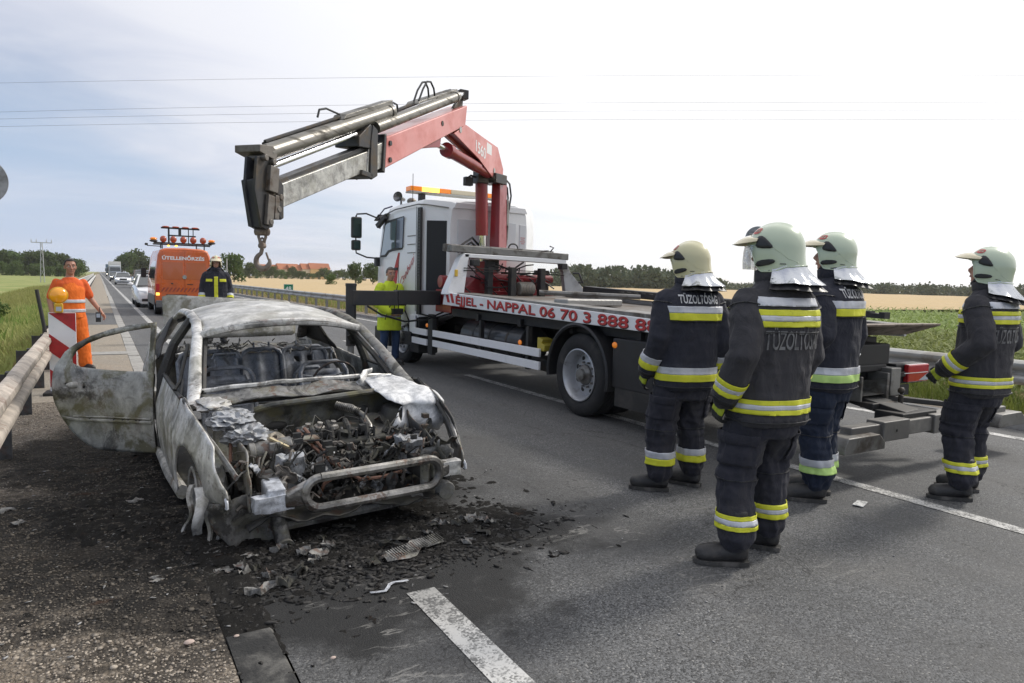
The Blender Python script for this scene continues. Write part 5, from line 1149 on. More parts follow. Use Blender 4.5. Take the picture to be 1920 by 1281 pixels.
# bumper beam: end plates and a stadium-shaped double bar
def beamv(u): return -.80+.07*(u/.6)**2
b = MB()
st = []
for k in range(13): a = R(90+180*k/12); st.append((-.27+.085*math.cos(a), .425+.088*math.sin(a)))
for k in range(13): a = R(-90+180*k/12); st.append((.40+.085*math.cos(a), .425+.088*math.sin(a)))
ring = [(u, beamv(u), w) for u, w in st]; ring.append(ring[0])
b.tube(ring, .024, 8, ell=1.15, up=(0, 1, 0), caps=False); b.build('bumper_bar', B_BEAM, car, sharp=25, bevel=.004)
for sg, m in ((-1, B_ALLOY), (1, B_PALE)):
    u0, u1 = (-.62, -.41) if sg < 0 else (.52, .64)
    rough_box('bumper_end', ((u0+u1)/2, beamv((u0+u1)/2)+.03, .39 if sg < 0 else .42), (u1-u0, .08, .085), m, 7+sg, .008)
    b = MB(); xs = (-.46, -.33) if sg < 0 else (.46, .56)
    b.loft([[(xs[0], beamv(xs[0])-.01, .36), (xs[0], beamv(xs[0])-.01, .435), (xs[0], beamv(xs[0])+.06, .435), (xs[0], beamv(xs[0])+.06, .36)], [(xs[1], beamv(xs[1])-.01, .36 if sg < 0 else .39), (xs[1], beamv(xs[1])-.01, .50 if sg < 0 else .46), (xs[1], beamv(xs[1])+.05, .50 if sg < 0 else .46), (xs[1], beamv(xs[1])+.05, .36 if sg < 0 else .39)]]); b.build('bumper_bracket', B_BEAM, car, bevel=.012)
    b = MB(); b.bar((sg*.50, -.74, .42), (sg*.48, -.5, .41), .10, .10); b.build('crash_can', B_ALLOY if sg < 0 else B_MID, car, bevel=.012)
b = MB(); b.cyl((.41, -.70, .50), (.41, -.70, .32), .03, n=10); b.build('front_upright', B_MID, car)
b = MB(); b.cyl((.62, -.60, .22), (.62, -.52, .22), .055, n=14)
for k in range(5): b.lathe([(.052, 0), (.06, .006), (.052, .012)], (.62, -.60+.016*k, .22), (0, 1, 0), 14)
b.build('front_strut_end', B_MID, car)
# torn bonnet sheet hanging over the road-side wing
SH = [(.40, .86), (.52, .90), (.70, .86), (.84, .76), (.86, .66), (.84, .55), (.80, .485), (.76, .50), (.70, .525), (.64, .50), (.60, .53), (.55, .50), (.52, .545), (.47, .535), (.435, .47), (.42, .52), (.45, .58), (.48, .62), (.53, .70), (.48, .72), (.44, .74), (.41, .80)]
def shmap(u, w):
    k = max(0.0, min(1.0, (w-.70)/.16))
    return (u, -.08+.42*k-.10*(u-.6)+.025*math.sin(u*23)+.02*math.sin(w*31), w-.05*k*k)
panel('torn_bonnet_sheet', SH, shmap, burnt('white_torn_alloy', .66, .10, .02, .02, (.97, .99, 1.03), 2.2, .12, .6, 21, .22), step=.014, th=.005, crumple=.016, cs=7, seed=12, sharp=180, holes=[[(.50, .64), (.545, .69), (.53, .62), (.505, .58)]])
panel('bonnet_scrap', [(.30, .78), (.42, .88), (.50, .89), (.44, .76)], lambda u, w: (u, .36+.05*math.sin(u*30), w), B_PALE, step=.02, th=.005, crumple=.03, cs=14)
b = MB(); b.tube([(.845, .28, .76), (.83, .05, .72), (.80, -.2, .66), (.755, -.42, .58), (.725, -.56, .50)], .014, 6, ell=.6); b.build('wing_edge', B_PALE, car)
# loose wiring, clips and fragments in the engine bay
random.seed(21); b = MB()
for k in range(330):
    c = Vector((random.uniform(-.62, .66), random.uniform(-.55, .15), random.uniform(.28, .52)+.12*random.random()))
    if k % 3 == 0:
        b.box(c.x, c.x+random.uniform(.01, .06), c.y, c.y+random.uniform(.01, .05), c.z, c.z+random.uniform(.01, .05), M=None)
    else:
        q = c+Vector((random.uniform(-.16, .16), random.uniform(-.12, .12), random.uniform(-.14, .08))); mid = c.lerp(q, .5)+Vector((random.uniform(-.05, .05), random.uniform(-.05, .05), random.uniform(-.02, .08)))
        b.tube([c, c.lerp(mid, .6)+Vector((0, 0, .01)), mid, q], random.uniform(.002, .008), 4)
o = b.build('engine_bay_wreckage', B_DARK, car); o['kind'] = 'stuff'
for nm, m_, cnt, sd in (('crumpled_plates', B_DARK, 130, 1), ('crumpled_rusty_plates', B_RUST, 30, 2), ('crumpled_ashen_plates', B_MELT, 26, 3)):
    random.seed(sd); b = MB()
    for k in range(cnt):
        c = Vector((random.uniform(-.60, .68), random.uniform(-.60, .18), random.uniform(.24, .50))); c.z += .14*random.random()*(1 if abs(c.x) > .3 else .35); L, W_ = random.uniform(.04, .15), random.uniform(.03, .09); Rm_ = Euler((random.uniform(-1.3, 1.3), random.uniform(-1.3, 1.3), random.uniform(0, 6))).to_matrix()
        g = [[c+Rm_ @ Vector((L*(i/5-.5), W_*(j/3-.5)*(1-.5*abs(i/2.5-1)**2), .035*noise.noise((i*.7+k, j*.7, sd))+.012*noise.noise((i*2.1+k, j*2.3, sd)))) for j in range(4)] for i in range(6)]
        b.sheet(g, .003)
    o = b.build(nm, m_, car); o['kind'] = 'stuff'
b = MB()
for k in range(120):
    c = Vector((random.uniform(-.66, .70), random.uniform(-.60, .1), random.uniform(.26, .56)))
    q = c+Vector((random.uniform(-.07, .07), random.uniform(-.06, .06), random.uniform(-.05, .05))); b.tube([c, c.lerp(q, .5)+Vector((0, 0, .02)), q], random.uniform(.003, .011), 5)
o = b.build('engine_bay_fragments', B_RUST, car); o['kind'] = 'stuff'
panel('engine_undertray', [(-.62, -.58), (.62, -.58), (.62, .30), (-.62, .30)], lambda u, v: (u, v, .20+.02*math.sin(u*11)), B_DARK, step=.05, th=.01, crumple=.05, cs=7)
# rear door on the verge side, swung open
DA, DB = Vector((-.90, 1.45, 0)), Vector((-1.58, 2.10, 0)); DD = (DB-DA).normalized(); DN = Vector((DD.y, -DD.x, 0))
door = bpy.data.objects.new('rear_door', None); COL.objects.link(door); door.parent = car; door['label'] = 'rear door swung wide open towards the verge'
def doormap(off=0.0):
    def f(t, w):
        bow = .035*math.sin(max(0, min(1, (w-.1)/.72))*math.pi)-.11*max(0, (w-.76)/.4)
        q = DA+DD*t-DN*(bow+off)
        return (q.x, q.y, w)
    return f
if DN.y > 0: DN = -DN
def doormap(off=0.0):
    def f(t, w):
        bow = .035*math.sin(max(0, min(1, (w-.1)/.72))*math.pi)-.06*max(0, (w-.76)/.4)
        q = DA+DD*t+DN*(bow-off)
        return (q.x, q.y, w)
    return f
DO = [(0, .14), (.25, .125), (.48, .12), (.58, .14), (.66, .19), (.76, .28), (.83, .38), (.885, .50), (.91, .62), (.905, .72), (.88, .80), (.81, .90), (.70, .975), (.58, 1.035), (.39, 1.10), (.2, 1.145), (0, 1.17), (-.01, .8), (-.015, .4)]
DH = [(.035, .79), (.20, .782), (.45, .782), (.66, .79), (.735, .815), (.745, .86), (.70, .925), (.60, .99), (.48, 1.035), (.25, 1.095), (.04, 1.135)]
hole2 = [(.755, .66), (.79, .655), (.79, .625), (.755, .63)]; hole3 = [(.60, .645), (.625, .645), (.625, .62), (.60, .62)]
panel('door_skin', DO, doormap(0), B_DOOR, door, step=.02, th=.012, crumple=.007, cs=3.0, seed=3, holes=[DH, hole2, hole3], flip=True)
panel('door_inner', [(.02, .16), (.50, .14), (.78, .34), (.88, .60), (.84, .76), (.02, .77)], doormap(.06), B_DARK, door, step=.04, th=.012, crumple=.01)
b = MB(); f = doormap(-.012); b.tube([f(-.01, .395), f(.3, .385), f(.68, .37), (f(.80, .38))], .012, 6, ell=.6); b.tube([f(0, .42), f(.4, .41), f(.7, .395)], .006, 5); b.build('door_moulding', B_DOOR, door)
b = MB(); f = doormap(-.008)
for t, w in ((.10, .403), (.2, .40), (.33, .395), (.55, .385), (.13, .40), (.25, .397)): b.ball(f(t, w), .009, 8, 5)
b.build('clip', B_DARK, door)
b = MB(); f = doormap(-.006); b.ball(f(.69, .648), (.06, .018, .026), 12, 6); b.build('handle_recess', B_DOOR, door)
b = MB(); f = doormap(.02); b.tube([f(.03, .80), f(.03, 1.14)], .020, 6, ell=.6); b.tube([f(t, w) for t, w in ((.03, 1.14), (.25, 1.10), (.48, 1.04), (.62, .985), (.72, .92), (.76, .86))], .012, 6); b.build('door_frame', B_DOOR, door)
# ================================================================== PEOPLE
K_NAVY = cloth('navy_turnout_cloth', (.032, .033, .045), .85, .3, .20, (.085, .08, .075))
K_NAVY2 = cloth('faded_turnout_cloth', (.052, .050, .056), .88, .3, .24, (.085, .078, .072), 3)
K_TROU = cloth('turnout_trouser_cloth', (.033, .033, .043), .88, .3, .25, (.09, .082, .075), 5)
K_BLUE = cloth('blue_trouser_cloth', (.020, .027, .048), .85, .3, .18, (.07, .07, .08), 7)
K_ORANGE = cloth('orange_hivis_cloth', (.90, .17, .025), .8, .12, .0)
K_ORANGE2 = cloth('orange_shirt_cloth', (.75, .13, .035), .85, .15, .0)
K_LIME = cloth('yellow_hivis_cloth', (.66, .84, .05), .8, .12, .0)
K_JEANS = cloth('blue_denim', (.045, .075, .15), .9, .35, .2, (.12, .16, .24))
M_SILVER = mat('silver_reflective_tape', (.56, .57, .61), .42, .15, var=.10, vscale=14, bump=.25, bscale=60)
M_YELLOW = mat('yellow_fluorescent_tape', (.66, .66, .035), .6, var=.10, vscale=12, bump=.2, bscale=60, dirt=(.30, .28, .05), dscale=14, dlo=.62, dhi=.8)
M_LIMET = mat('lime_fluorescent_tape', (.50, .72, .22), .6, var=.08, vscale=12)
M_SKIN = mat('skin', (.50, .27, .19), .5, var=.12, vscale=22, bump=.12, bscale=160, sub=.08)
M_SKIN2 = mat('tanned_skin', (.40, .20, .135), .5, var=.12, vscale=22, bump=.12, bscale=160, sub=.08)
M_HAIR = mat('dark_hair', (.022, .017, .014), .6, var=.4, vscale=60, bump=.6, bscale=150)
M_HAIRG = mat('cropped_grey_hair', (.15, .13, .115), .7, var=.3, vscale=60, bump=.5, bscale=150)
M_EYE = mat('eye_dark', (.02, .015, .012), .2)
M_EYEW = mat('eye_white', (.62, .58, .54), .3)
M_LIP = mat('lips', (.36, .15, .12), .5)
M_HELM = mat('pale_green_helmet', (.50, .57, .43), .28, coat=.5, var=.03, dirt=(.40, .45, .33), dscale=5, dlo=.62, dhi=.9)
M_HELMC = mat('cream_helmet', (.58, .54, .33), .30, coat=.5, var=.04, dirt=(.44, .40, .24), dscale=5, dlo=.6, dhi=.9)
M_VISOR = mat('gold_visor', (.62, .55, .38), .12, .25, coat=.6)
M_BLKR = mat('helmet_black', (.018, .018, .02), .45)
M_FOIL = mat('aluminised_neck_cloth', (.50, .52, .56), .20, .95, bump=.5, bscale=22, var=.05)
M_LEATH = mat('boot_leather', (.028, .027, .028), .5, var=.3, bump=.25, bscale=60, dirt=(.085, .078, .07), dscale=6, dlo=.48, dhi=.75)
M_SOLE = mat('boot_sole', (.045, .043, .04), .8, var=.3, dirt=(.13, .12, .11), dscale=10)
M_GLOVE = mat('glove_black', (.026, .026, .027), .75, var=.3, bump=.3, bscale=120)
M_GLOVEY = mat('glove_yellow_back', (.38, .44, .03), .7, var=.15, vscale=30)
M_REDKD = mat('helmet_red_letters', (.45, .05, .05), .4)
M_GREYTX = mat('worn_grey_print', (.17, .17, .175), .6, dirt=(.06, .06, .062), dscale=9, dlo=.45, dhi=.65)
M_WHITETX = mat('reflective_print', (.55, .55, .56), .5, dirt=(.25, .25, .25), dscale=12, dlo=.5, dhi=.7)

def organic(mb, voxel, smooth=4, wr=0.0, ws=9.0, seed=0, fold=None):
    """overlapping closed shapes fused into one continuous skin, then wrinkled"""
    me = mb.mesh('tmp'); o = bpy.data.objects.new('tmp', me); COL.objects.link(o)
    bm = bmesh.new(); bm.from_mesh(me); bmesh.ops.recalc_face_normals(bm, faces=bm.faces); bm.to_mesh(me); bm.free()
    r = o.modifiers.new('r', 'REMESH'); r.mode = 'VOXEL'; r.voxel_size = voxel
    if smooth:
        s = o.modifiers.new('s', 'SMOOTH'); s.factor = .5; s.iterations = smooth
    dg = bpy.context.evaluated_depsgraph_get(); dg.update()
    out = bpy.data.meshes.new_from_object(o.evaluated_get(dg))
    bpy.data.objects.remove(o); bpy.data.meshes.remove(me)
    if wr: wrinkle(out, wr, ws, seed, fold)
    return out
def wfun(c, ws, seed):
    q = Vector((c.x*ws, c.y*ws, c.z*ws*.55))+Vector((seed, seed*1.7, seed*.3))
    a = noise.noise(q); b_ = noise.noise(q*2.1+Vector((4, 1, 2)))
    d = noise.noise(Vector((c.x*5+c.z*4, c.y*5, c.z*24))+Vector((seed*2, 1, seed)))   # cross folds
    e = 1-2.6*abs(noise.noise(Vector((c.x*11+c.z*3, c.y*11, c.z*4.5))+Vector((1, seed, 3))))   # sharp hanging folds
    return .55*a+.28*(1-2*abs(b_))-.12+.34*d+.26*e
def wrinkle(me, wr, ws, seed, fold=None):
    n = len(me.vertices); co = np.empty(n*3, np.float32); no = np.empty(n*3, np.float32)
    me.vertices.foreach_get('co', co); me.vertices.foreach_get('normal', no); co = co.reshape(-1, 3); no = no.reshape(-1, 3)
    d = np.empty(n, np.float32)
    for i in range(n):
        v = Vector(co[i]); k = fold(v) if fold else 1.0
        d[i] = wr*k*wfun(v, ws, seed)
    me.vertices.foreach_set('co', (co+no*d[:, None]).ravel()); me.update()
def slice_band(me, p, nrm, t0, t1, off=.005, keep=None, lean=None):
    """strip of a garment between two planes, lifted clear of it"""
    bm = bmesh.new(); bm.from_mesh(me); p, nrm = Vector(p), Vector(nrm).normalized()
    for t, inner in ((t0, True), (t1, False)):
        g = bm.verts[:]+bm.edges[:]+bm.faces[:]
        bmesh.ops.bisect_plane(bm, geom=g, plane_co=p+nrm*t, plane_no=nrm, clear_inner=inner, clear_outer=not inner)
    if keep:
        dl = [f for f in bm.faces if not keep(f.calc_center_median())]; bmesh.ops.delete(bm, geom=dl, context='FACES')
    bm.normal_update()
    for v in bm.verts: v.co += v.normal*off
    bm.normal_update()
    out = bpy.data.meshes.new('band'); bm.to_mesh(out); bm.free(); return out
def add_band(name, src, parent, m, p, nrm, t0, t1, off=.005, keep=None):
    me = slice_band(src, p, nrm, t0, t1, off, keep)
    if not len(me.polygons): return None
    o = mesh_obj(name, me, m, parent, sharp=180)
    s = o.modifiers.new('thickness', 'SOLIDIFY'); s.thickness = .004; s.offset = -1; return o
def print_on(name, txt, src, parent, m, size, cx, cz, width, height=None, bold=.0, back=True, off=.006):
    me = text_mesh(txt, size, bold=bold, extrude=0, align='CENTER')
    bm = bmesh.new(); bm.from_mesh(me)
    for _ in range(4):
        ed = [e for e in bm.edges if e.calc_length() > .03*size/.1]
        if not ed: break
        bmesh.ops.subdivide_edges(bm, edges=ed, cuts=1); bmesh.ops.triangulate(bm, faces=bm.faces)
    xs = [v.co.x for v in bm.verts]; ys_ = [v.co.y for v in bm.verts]; k = width/(max(xs)-min(xs)); kh = (height/(max(ys_)-min(ys_))) if height else k
    s2 = bmesh.new(); s2.from_mesh(src); bvh = BVHTree.FromBMesh(s2); s2.free()
    sg = 1 if back else -1; kill = []
    for v in bm.verts:
        x, z = cx+v.co.x*k*sg, cz+v.co.y*kh
        hit = bvh.ray_cast(Vector((x, -sg*.8, z)), Vector((0, sg, 0)))
        if hit[0] is None: kill.append(v)
        else: v.co = hit[0]+hit[1]*off
    bmesh.ops.delete(bm, geom=kill, context='VERTS')
    bm.to_mesh(me); bm.free(); return mesh_obj(name, me, m, parent, sharp=None)

def ring_tube(b, rings, n=18):
    """rings: (centre, rx, ry, rotation about z) -> horizontal superelliptic sections"""
    out = []
    for c, rx, ry, p in rings:
        out.append([Vector(c)+Vector((rx*math.copysign(abs(math.cos(a))**p, math.cos(a)), ry*math.copysign(abs(math.sin(a))**p, math.sin(a)), 0)) for a in [2*math.pi*k/n for k in range(n)]])
    b.loft(out)
def limb(b, pts, rs, n=12):
    """tapered limb through joints with an in-between ring for smooth bends"""
    P, Rr = [Vector(p) for p in pts], list(rs); pp, rr = [P[0]], [Rr[0]]
    for i in range(1, len(P)):
        for t in (.25, .5, .75, 1.0): pp.append(P[i-1].lerp(P[i], t)); rr.append(Rr[i-1]+(Rr[i]-Rr[i-1])*t)
    b.tube(pp, rr, n)
    for p, r in zip(P, Rr): b.ball(p, r*.97, 10, 6)
def hand_prims(b, wrist, d, th, palm, k=1.0, curl=.5, fat=1.0):
    """palm, four unequal bent fingers and a thumb leaving the side of the palm"""
    d, th = Vector(d).normalized(), Vector(th); th = (th-d*th.dot(d)).normalized(); pn_ = Vector(palm); pn_ = (pn_-d*pn_.dot(d)-th*pn_.dot(th)).normalized()
    w = Vector(wrist)
    for t in (-.022, 0, .022): b.tube([w-d*.01+th*t*.6*k, w+d*.045*k+th*t*k, w+d*.092*k+th*t*1.15*k], [.017*k*fat, .0165*k*fat, .0135*k*fat], 8)
    for i, L in enumerate((.072, .080, .075, .058)):
        base = w+d*.088*k+th*(.031-.0205*i)*k*(1+.05*(fat-1)); a = 0; p = base; pts = [p-d*.02*k, p]
        for seg in (.46, .30, .24):
            a += curl*(.9+.12*i)*.62; p = p+(d*math.cos(a)+pn_*math.sin(a)+th*(.04*(1.5-i)))*L*seg*k; pts.append(p)
        b.tube(pts, [.0095*k*fat, .0092*k*fat, .0086*k*fat, .0078*k*fat, .0066*k*fat], 8); b.ball(pts[-1], .0066*k*fat, 8, 5)
    t0 = w+d*.022*k+th*.026*k+pn_*.006*k; t1 = t0+(d*.030+th*.026+pn_*.012)*k; t2 = t1+(d*.028+th*.006+pn_*.014)*k
    b.tube([t0-th*.012*k, t0, t1, t2], [.014*k*fat, .0135*k*fat, .0105*k*fat, .0078*k*fat], 8); b.ball(t2, .0078*k*fat, 8, 5)

def rotz(v, a): c, s = math.cos(a), math.sin(a); return Vector((v[0]*c-v[1]*s, v[0]*s+v[1]*c, v[2]))
def head_prims(b, hc, HM):
    """skull, jaw, nose, brow, ears; hc centre of the skull, HM head rotation"""
    P = lambda x, y, z: hc+HM @ Vector((x, y, z))
    b.ball(P(0, -.005, .028), (.075, .094, .090), 18, 12, M=HM); b.ball(P(0, .028, -.035), (.062, .062, .078), 16, 10, M=HM)
    b.ball(P(0, .058, -.092), (.030, .026, .022), 12, 8, M=HM); b.ball(P(0, .03, -.075), (.052, .048, .038), 14, 8, M=HM)
    b.tube([P(0, .086, .018), P(0, .104, -.010), P(0, .112, -.026), P(0, .098, -.038)], [.010, .0115, .0145, .010], 8)
    for s in (-1, 1):
        b.tube([P(s*.012, .088, .030), P(s*.035, .084, .033), P(s*.058, .062, .024)], [.010, .011, .009], 8)     # brow
        b.ball(P(s*.042, .068, -.022), (.022, .018, .018), 10, 6, M=HM)                                           # cheek
        b.ball(P(s*.076, -.008, -.008), (.010, .020, .032), 10, 6, M=HM)                                          # ear
        b.ball(P(s*.011, .098, -.034), (.008, .009, .007), 8, 5, M=HM)
    b.tube([P(-.022, .078, -.060), P(-.008, .088, -.057), P(.008, .088, -.057), P(.022, .078, -.060)], [.005, .0065, .0065, .005], 6)
    b.tube([P(-.019, .078, -.068), P(0, .087, -.069), P(.019, .078, -.068)], [.005, .007, .005], 6)
def face_parts(root, hc, HM):
    P = lambda x, y, z: hc+HM @ Vector((x, y, z))
    for s in (-1, 1):
        b = MB(); b.ball(P(s*.031, .073, .008), .0125, 10, 8); e = b.build('eye', M_EYEW, root)
        b = MB(); b.ball(P(s*.031, .0825, .008), (.0055, .0045, .0055), 8, 6); b.build('iris', M_EYE, e)
        b = MB(); b.tube([P(s*.014, .094, .034), P(s*.034, .091, .040), P(s*.054, .074, .034)], [.003, .0045, .003], 6); b.build('eyebrow', M_HAIR, root)
    b = MB(); b.tube([P(-.020, .082, -.062), P(0, .0945, -.060), P(.020, .082, -.062)], [.002, .0045, .002], 6); b.tube([P(-.017, .082, -.067), P(0, .0935, -.069), P(.017, .082, -.067)], [.002, .005, .002], 6); b.build('lips', M_LIP, root)

# ---- fire helmet
def helmet(root, hc, HM, shell_mat, letters=True, visor_down=False):
    O = hc+HM @ Vector((0, -.012, .030)); ax, ay, az_ = .123, .155, .137
    def rim(th):
        a = abs(math.degrees(th)); pts = [(0, 10), (38, 8), (50, -6), (61, -38), (74, -50), (98, -50), (130, -40), (180, -36)]
        for (a0, v0), (a1, v1) in zip(pts, pts[1:]):
            if a <= a1: t = (a-a0)/(a1-a0); t = t*t*(3-2*t); return v0+(v1-v0)*t
        return -40
    def S(th, ph, off=0.0):
        p = R(ph); fr = math.cos(th)
        if ph >= 0: r, z = math.cos(p)**.92, az_*math.sin(p)
        else: r, z = 1-.035*(ph/50)**2+(.17*(ph/50)**2*max(0, -fr)**2)-.05*(ph/50)**2*max(0, fr+.4), -.135*(-ph)/52
        crest = .011*math.exp(-(math.sin(th)*r/.16)**2)*max(0, min(1, (ph+15)/50)) if True else 0
        q = Vector((-math.sin(th)*r*(ax+off), fr*r*(ay+off), z+(off+crest)*max(0, math.sin(p)))); 
        return O+HM @ q
    NT_, NP = 56, 20
    def grid(off):
        return [[S(2*math.pi*i/NT_, 89.5-(89.5-rim(((2*math.pi*i/NT_+math.pi) % (2*math.pi))-math.pi))*j/NP, off) for j in range(NP+1)] for i in range(NT_)]
    g0, g1 = grid(0), grid(-.010); b = MB(); vs = []; fs = []
    for g in (g0, g1):
        for r in g: vs += r
    n = NP+1
    for i in range(NT_):
        k = (i+1) % NT_
        for j in range(NP):
            fs.append((i*n+j, i*n+j+1, k*n+j+1, k*n+j)); o = NT_*n; fs.append((o+i*n+j, o+k*n+j, o+k*n+j+1, o+i*n+j+1))
        fs.append((i*n+NP, NT_*n+i*n+NP, NT_*n+k*n+NP, k*n+NP))
    b.add(vs, fs); H_ = b.build('helmet', shell_mat, root, sharp=60, fix=False)
    b = MB()
    b.tube([S(th, rim(th)+1, .002) for th in [math.pi*2*k/72-math.pi for k in range(73)]], .0045, 6); b.build('helmet_rim', shell_mat, H_)
    for s in (-1, 1):
        # seam line, upper black cover with pivot, lower black grip
        b = MB(); b.tube([S(s*R(a), p, .001) for a, p in ((42, 62), (62, 40), (84, 16), (104, -4), (128, -22), (150, -30))], .0022, 5); b.build('helmet_seam', shell_mat, H_)
        def patch(nm, a0, a1, f0, f1, m, off=.007):
            gg = [[S(s*R(a0+(a1-a0)*i/6), (lambda t: f0(t)+(f1(t)-f0(t))*j/5)(i/6), off-.007*(max(abs(i/3-1), abs(j/2.5-1))**6)) for j in range(6)] for i in range(7)]
            bb = MB(); bb.sheet(gg, .006); return bb.build(nm, m, H_, sharp=60, fix=True)
        def fan(nm, pp, m, off=.009):
            n_ = len(pp); cx = sum(p[0] for p in pp)/n_; cy = sum(p[1] for p in pp)/n_; vs = []; fs = []
            for k_, o_ in ((1.0, .0), (1.0, off*.6), (.88, off), (.5, off)):
                vs += [S(s*R(cx+(a-cx)*k_), cy+(e_-cy)*k_, o_) for a, e_ in pp]
            vs.append(S(s*R(cx), cy, off))
            for q in range(3):
                for i in range(n_): j = (i+1) % n_; fs.append((q*n_+i, q*n_+j, (q+1)*n_+j, (q+1)*n_+i))
            for i in range(n_): fs.append((3*n_+i, 3*n_+(i+1) % n_, 4*n_))
            bb = MB(); bb.add(vs, fs); return bb.build(nm, m, H_, sharp=50, fix=True)
        fan('visor_pivot', [(60, 24), (64, 28), (72, 28), (80, 23), (89, 14), (96, 5), (97, 1), (92, -1), (76, -1), (65, 1), (60, 6), (62, 12), (59, 18)], M_BLKR)
        fan('ear_grip', [(62, -33), (66, -28), (76, -25), (90, -23.5), (99, -24), (103, -27), (101, -31), (92, -35), (78, -38), (67, -39), (62, -37)], M_BLKR)
        b = MB(); b.tube([S(s*R(112+6*k), -33, .002) for k in range(3)], .0022, 4); b.build('helmet_print', M_BLKR, H_)
    # visor folded up, sticking out over the brow
    gg = []
    for i in range(17):
        th = R(-66+132*i/16); base = S(th, 30-12*abs(i/8-1)**2, .004); out_ = HM @ Vector((-math.sin(th)*.55, math.cos(th), -.50)); L = .100*(1-.85*abs(i/8-1)**2.4)
        gg.append([base+out_*L*t+HM @ Vector((0, 0, .010*math.sin(t*math.pi))) for t in (0, .33, .66, 1)])
    b = MB(); b.sheet(gg, .004); b.build('visor', M_VISOR, H_, sharp=60, fix=True)
    if visor_down:
        gg = [[S(R(-58+116*i/14), 6-50*j/6, .012+.018*(j/6)) for j in range(7)] for i in range(15)]
        b = MB(); b.sheet(gg, .003); b.build('face_shield', mat('clear_shield', (.55, .58, .60), .06, trans=.75, alpha=.45), H_, sharp=60, fix=True)
    if letters:
        for s in (-1, 1):
            me = text_mesh('KD', .05, bold=.003, extrude=0, align='CENTER')
            for v in me.vertices: v.co = S(s*R(40)+v.co.x*9.5, 36+v.co.y*480, .003)
            mesh_obj('helmet_letters', me, M_REDKD, H_, sharp=None)
    # chin strap and aluminised neck cloth
    b = MB(); b.tube([S(R(80), -40, -.012), hc+HM @ Vector((-.062, .045, -.075)), hc+HM @ Vector((0, .072, -.118)), hc+HM @ Vector((.062, .045, -.075)), S(R(-80), -40, -.012)], .012, 8, ell=.5); b.build('chin_strap', M_BLKR, root)
    gg = []
    for i in range(25):
        th = R(98+164*i/24); a = abs(i/12-1); top = S(th, rim(((th+math.pi) % (2*math.pi))-math.pi)+6, -.004)
        d = HM @ Vector((-math.sin(th)*.50, math.cos(th)*.62, 0)); row = []
        for j in range(9):
            t = j/8; L = (.118-.040*a**2); fl = .115*t*t+.03*t
            row.append(top+Vector((0, 0, -L*t))+d*fl*(1.0+.22*math.sin(i*1.9))+d*.018*math.sin(i*.9+t*3)*t)
        gg.append(row)
    b = MB(); b.sheet(gg, .003); b.build('neck_cloth', M_FOIL, root, sharp=70, fix=True)
    gg = [[p+Vector((0, 0, -.012-.012*j/8))+(p-r[0])*.10*(j/8) for j, p in enumerate(r)] for r in gg]
    b = MB(); b.sheet(gg, .003); b.build('neck_lining', M_BLKR, root, sharp=70, fix=True)
    return H_

def boots(root, feet, s, m=None):
    for (fx, fy, yaw), ank in feet:
        e = lambda x, y, z: Vector((fx, fy, 0))+rotz((x*s, y*s, z*s), yaw)
        b = MB(); b.tube([e(0, -.075, .07), e(0, -.03, .075), e(0, .05, .070), e(0, .12, .062), e(0, .175, .055), e(0, .20, .048)], [.038*s, .052*s, .054*s, .054*s, .048*s, .026*s], 14, ell=.95)
        b.tube([e(0, -.02, .05), e(0, -.02, .12), Vector(ank)+Vector((0, 0, .10*s)), Vector(ank)+Vector((0, 0, .22*s))], [.055*s, .058*s, .060*s, .062*s], 14)
        me = organic(b, .011, 4, .004, 16, 3); o = mesh_obj('boot', me, m or M_LEATH, root, sharp=180)
        out_ = [(.030, -.085), (.043, -.05), (.042, .02), (.054, .09), (.055, .14), (.043, .19), (.018, .215), (-.012, .213), (-.038, .185), (-.050, .14), (-.050, .09), (-.040, .02), (-.042, -.05), (-.028, -.085)]
        b = MB(); b.prism([e(x*.96, y*.985, .002) for x, y in out_], (0, 0, .026*s)); b.box(-.05, .05, -.002, .0, 0, .001, M=Matrix.Translation(e(0, 0, .01))); b.build('sole', M_SOLE, o, bevel=.006)

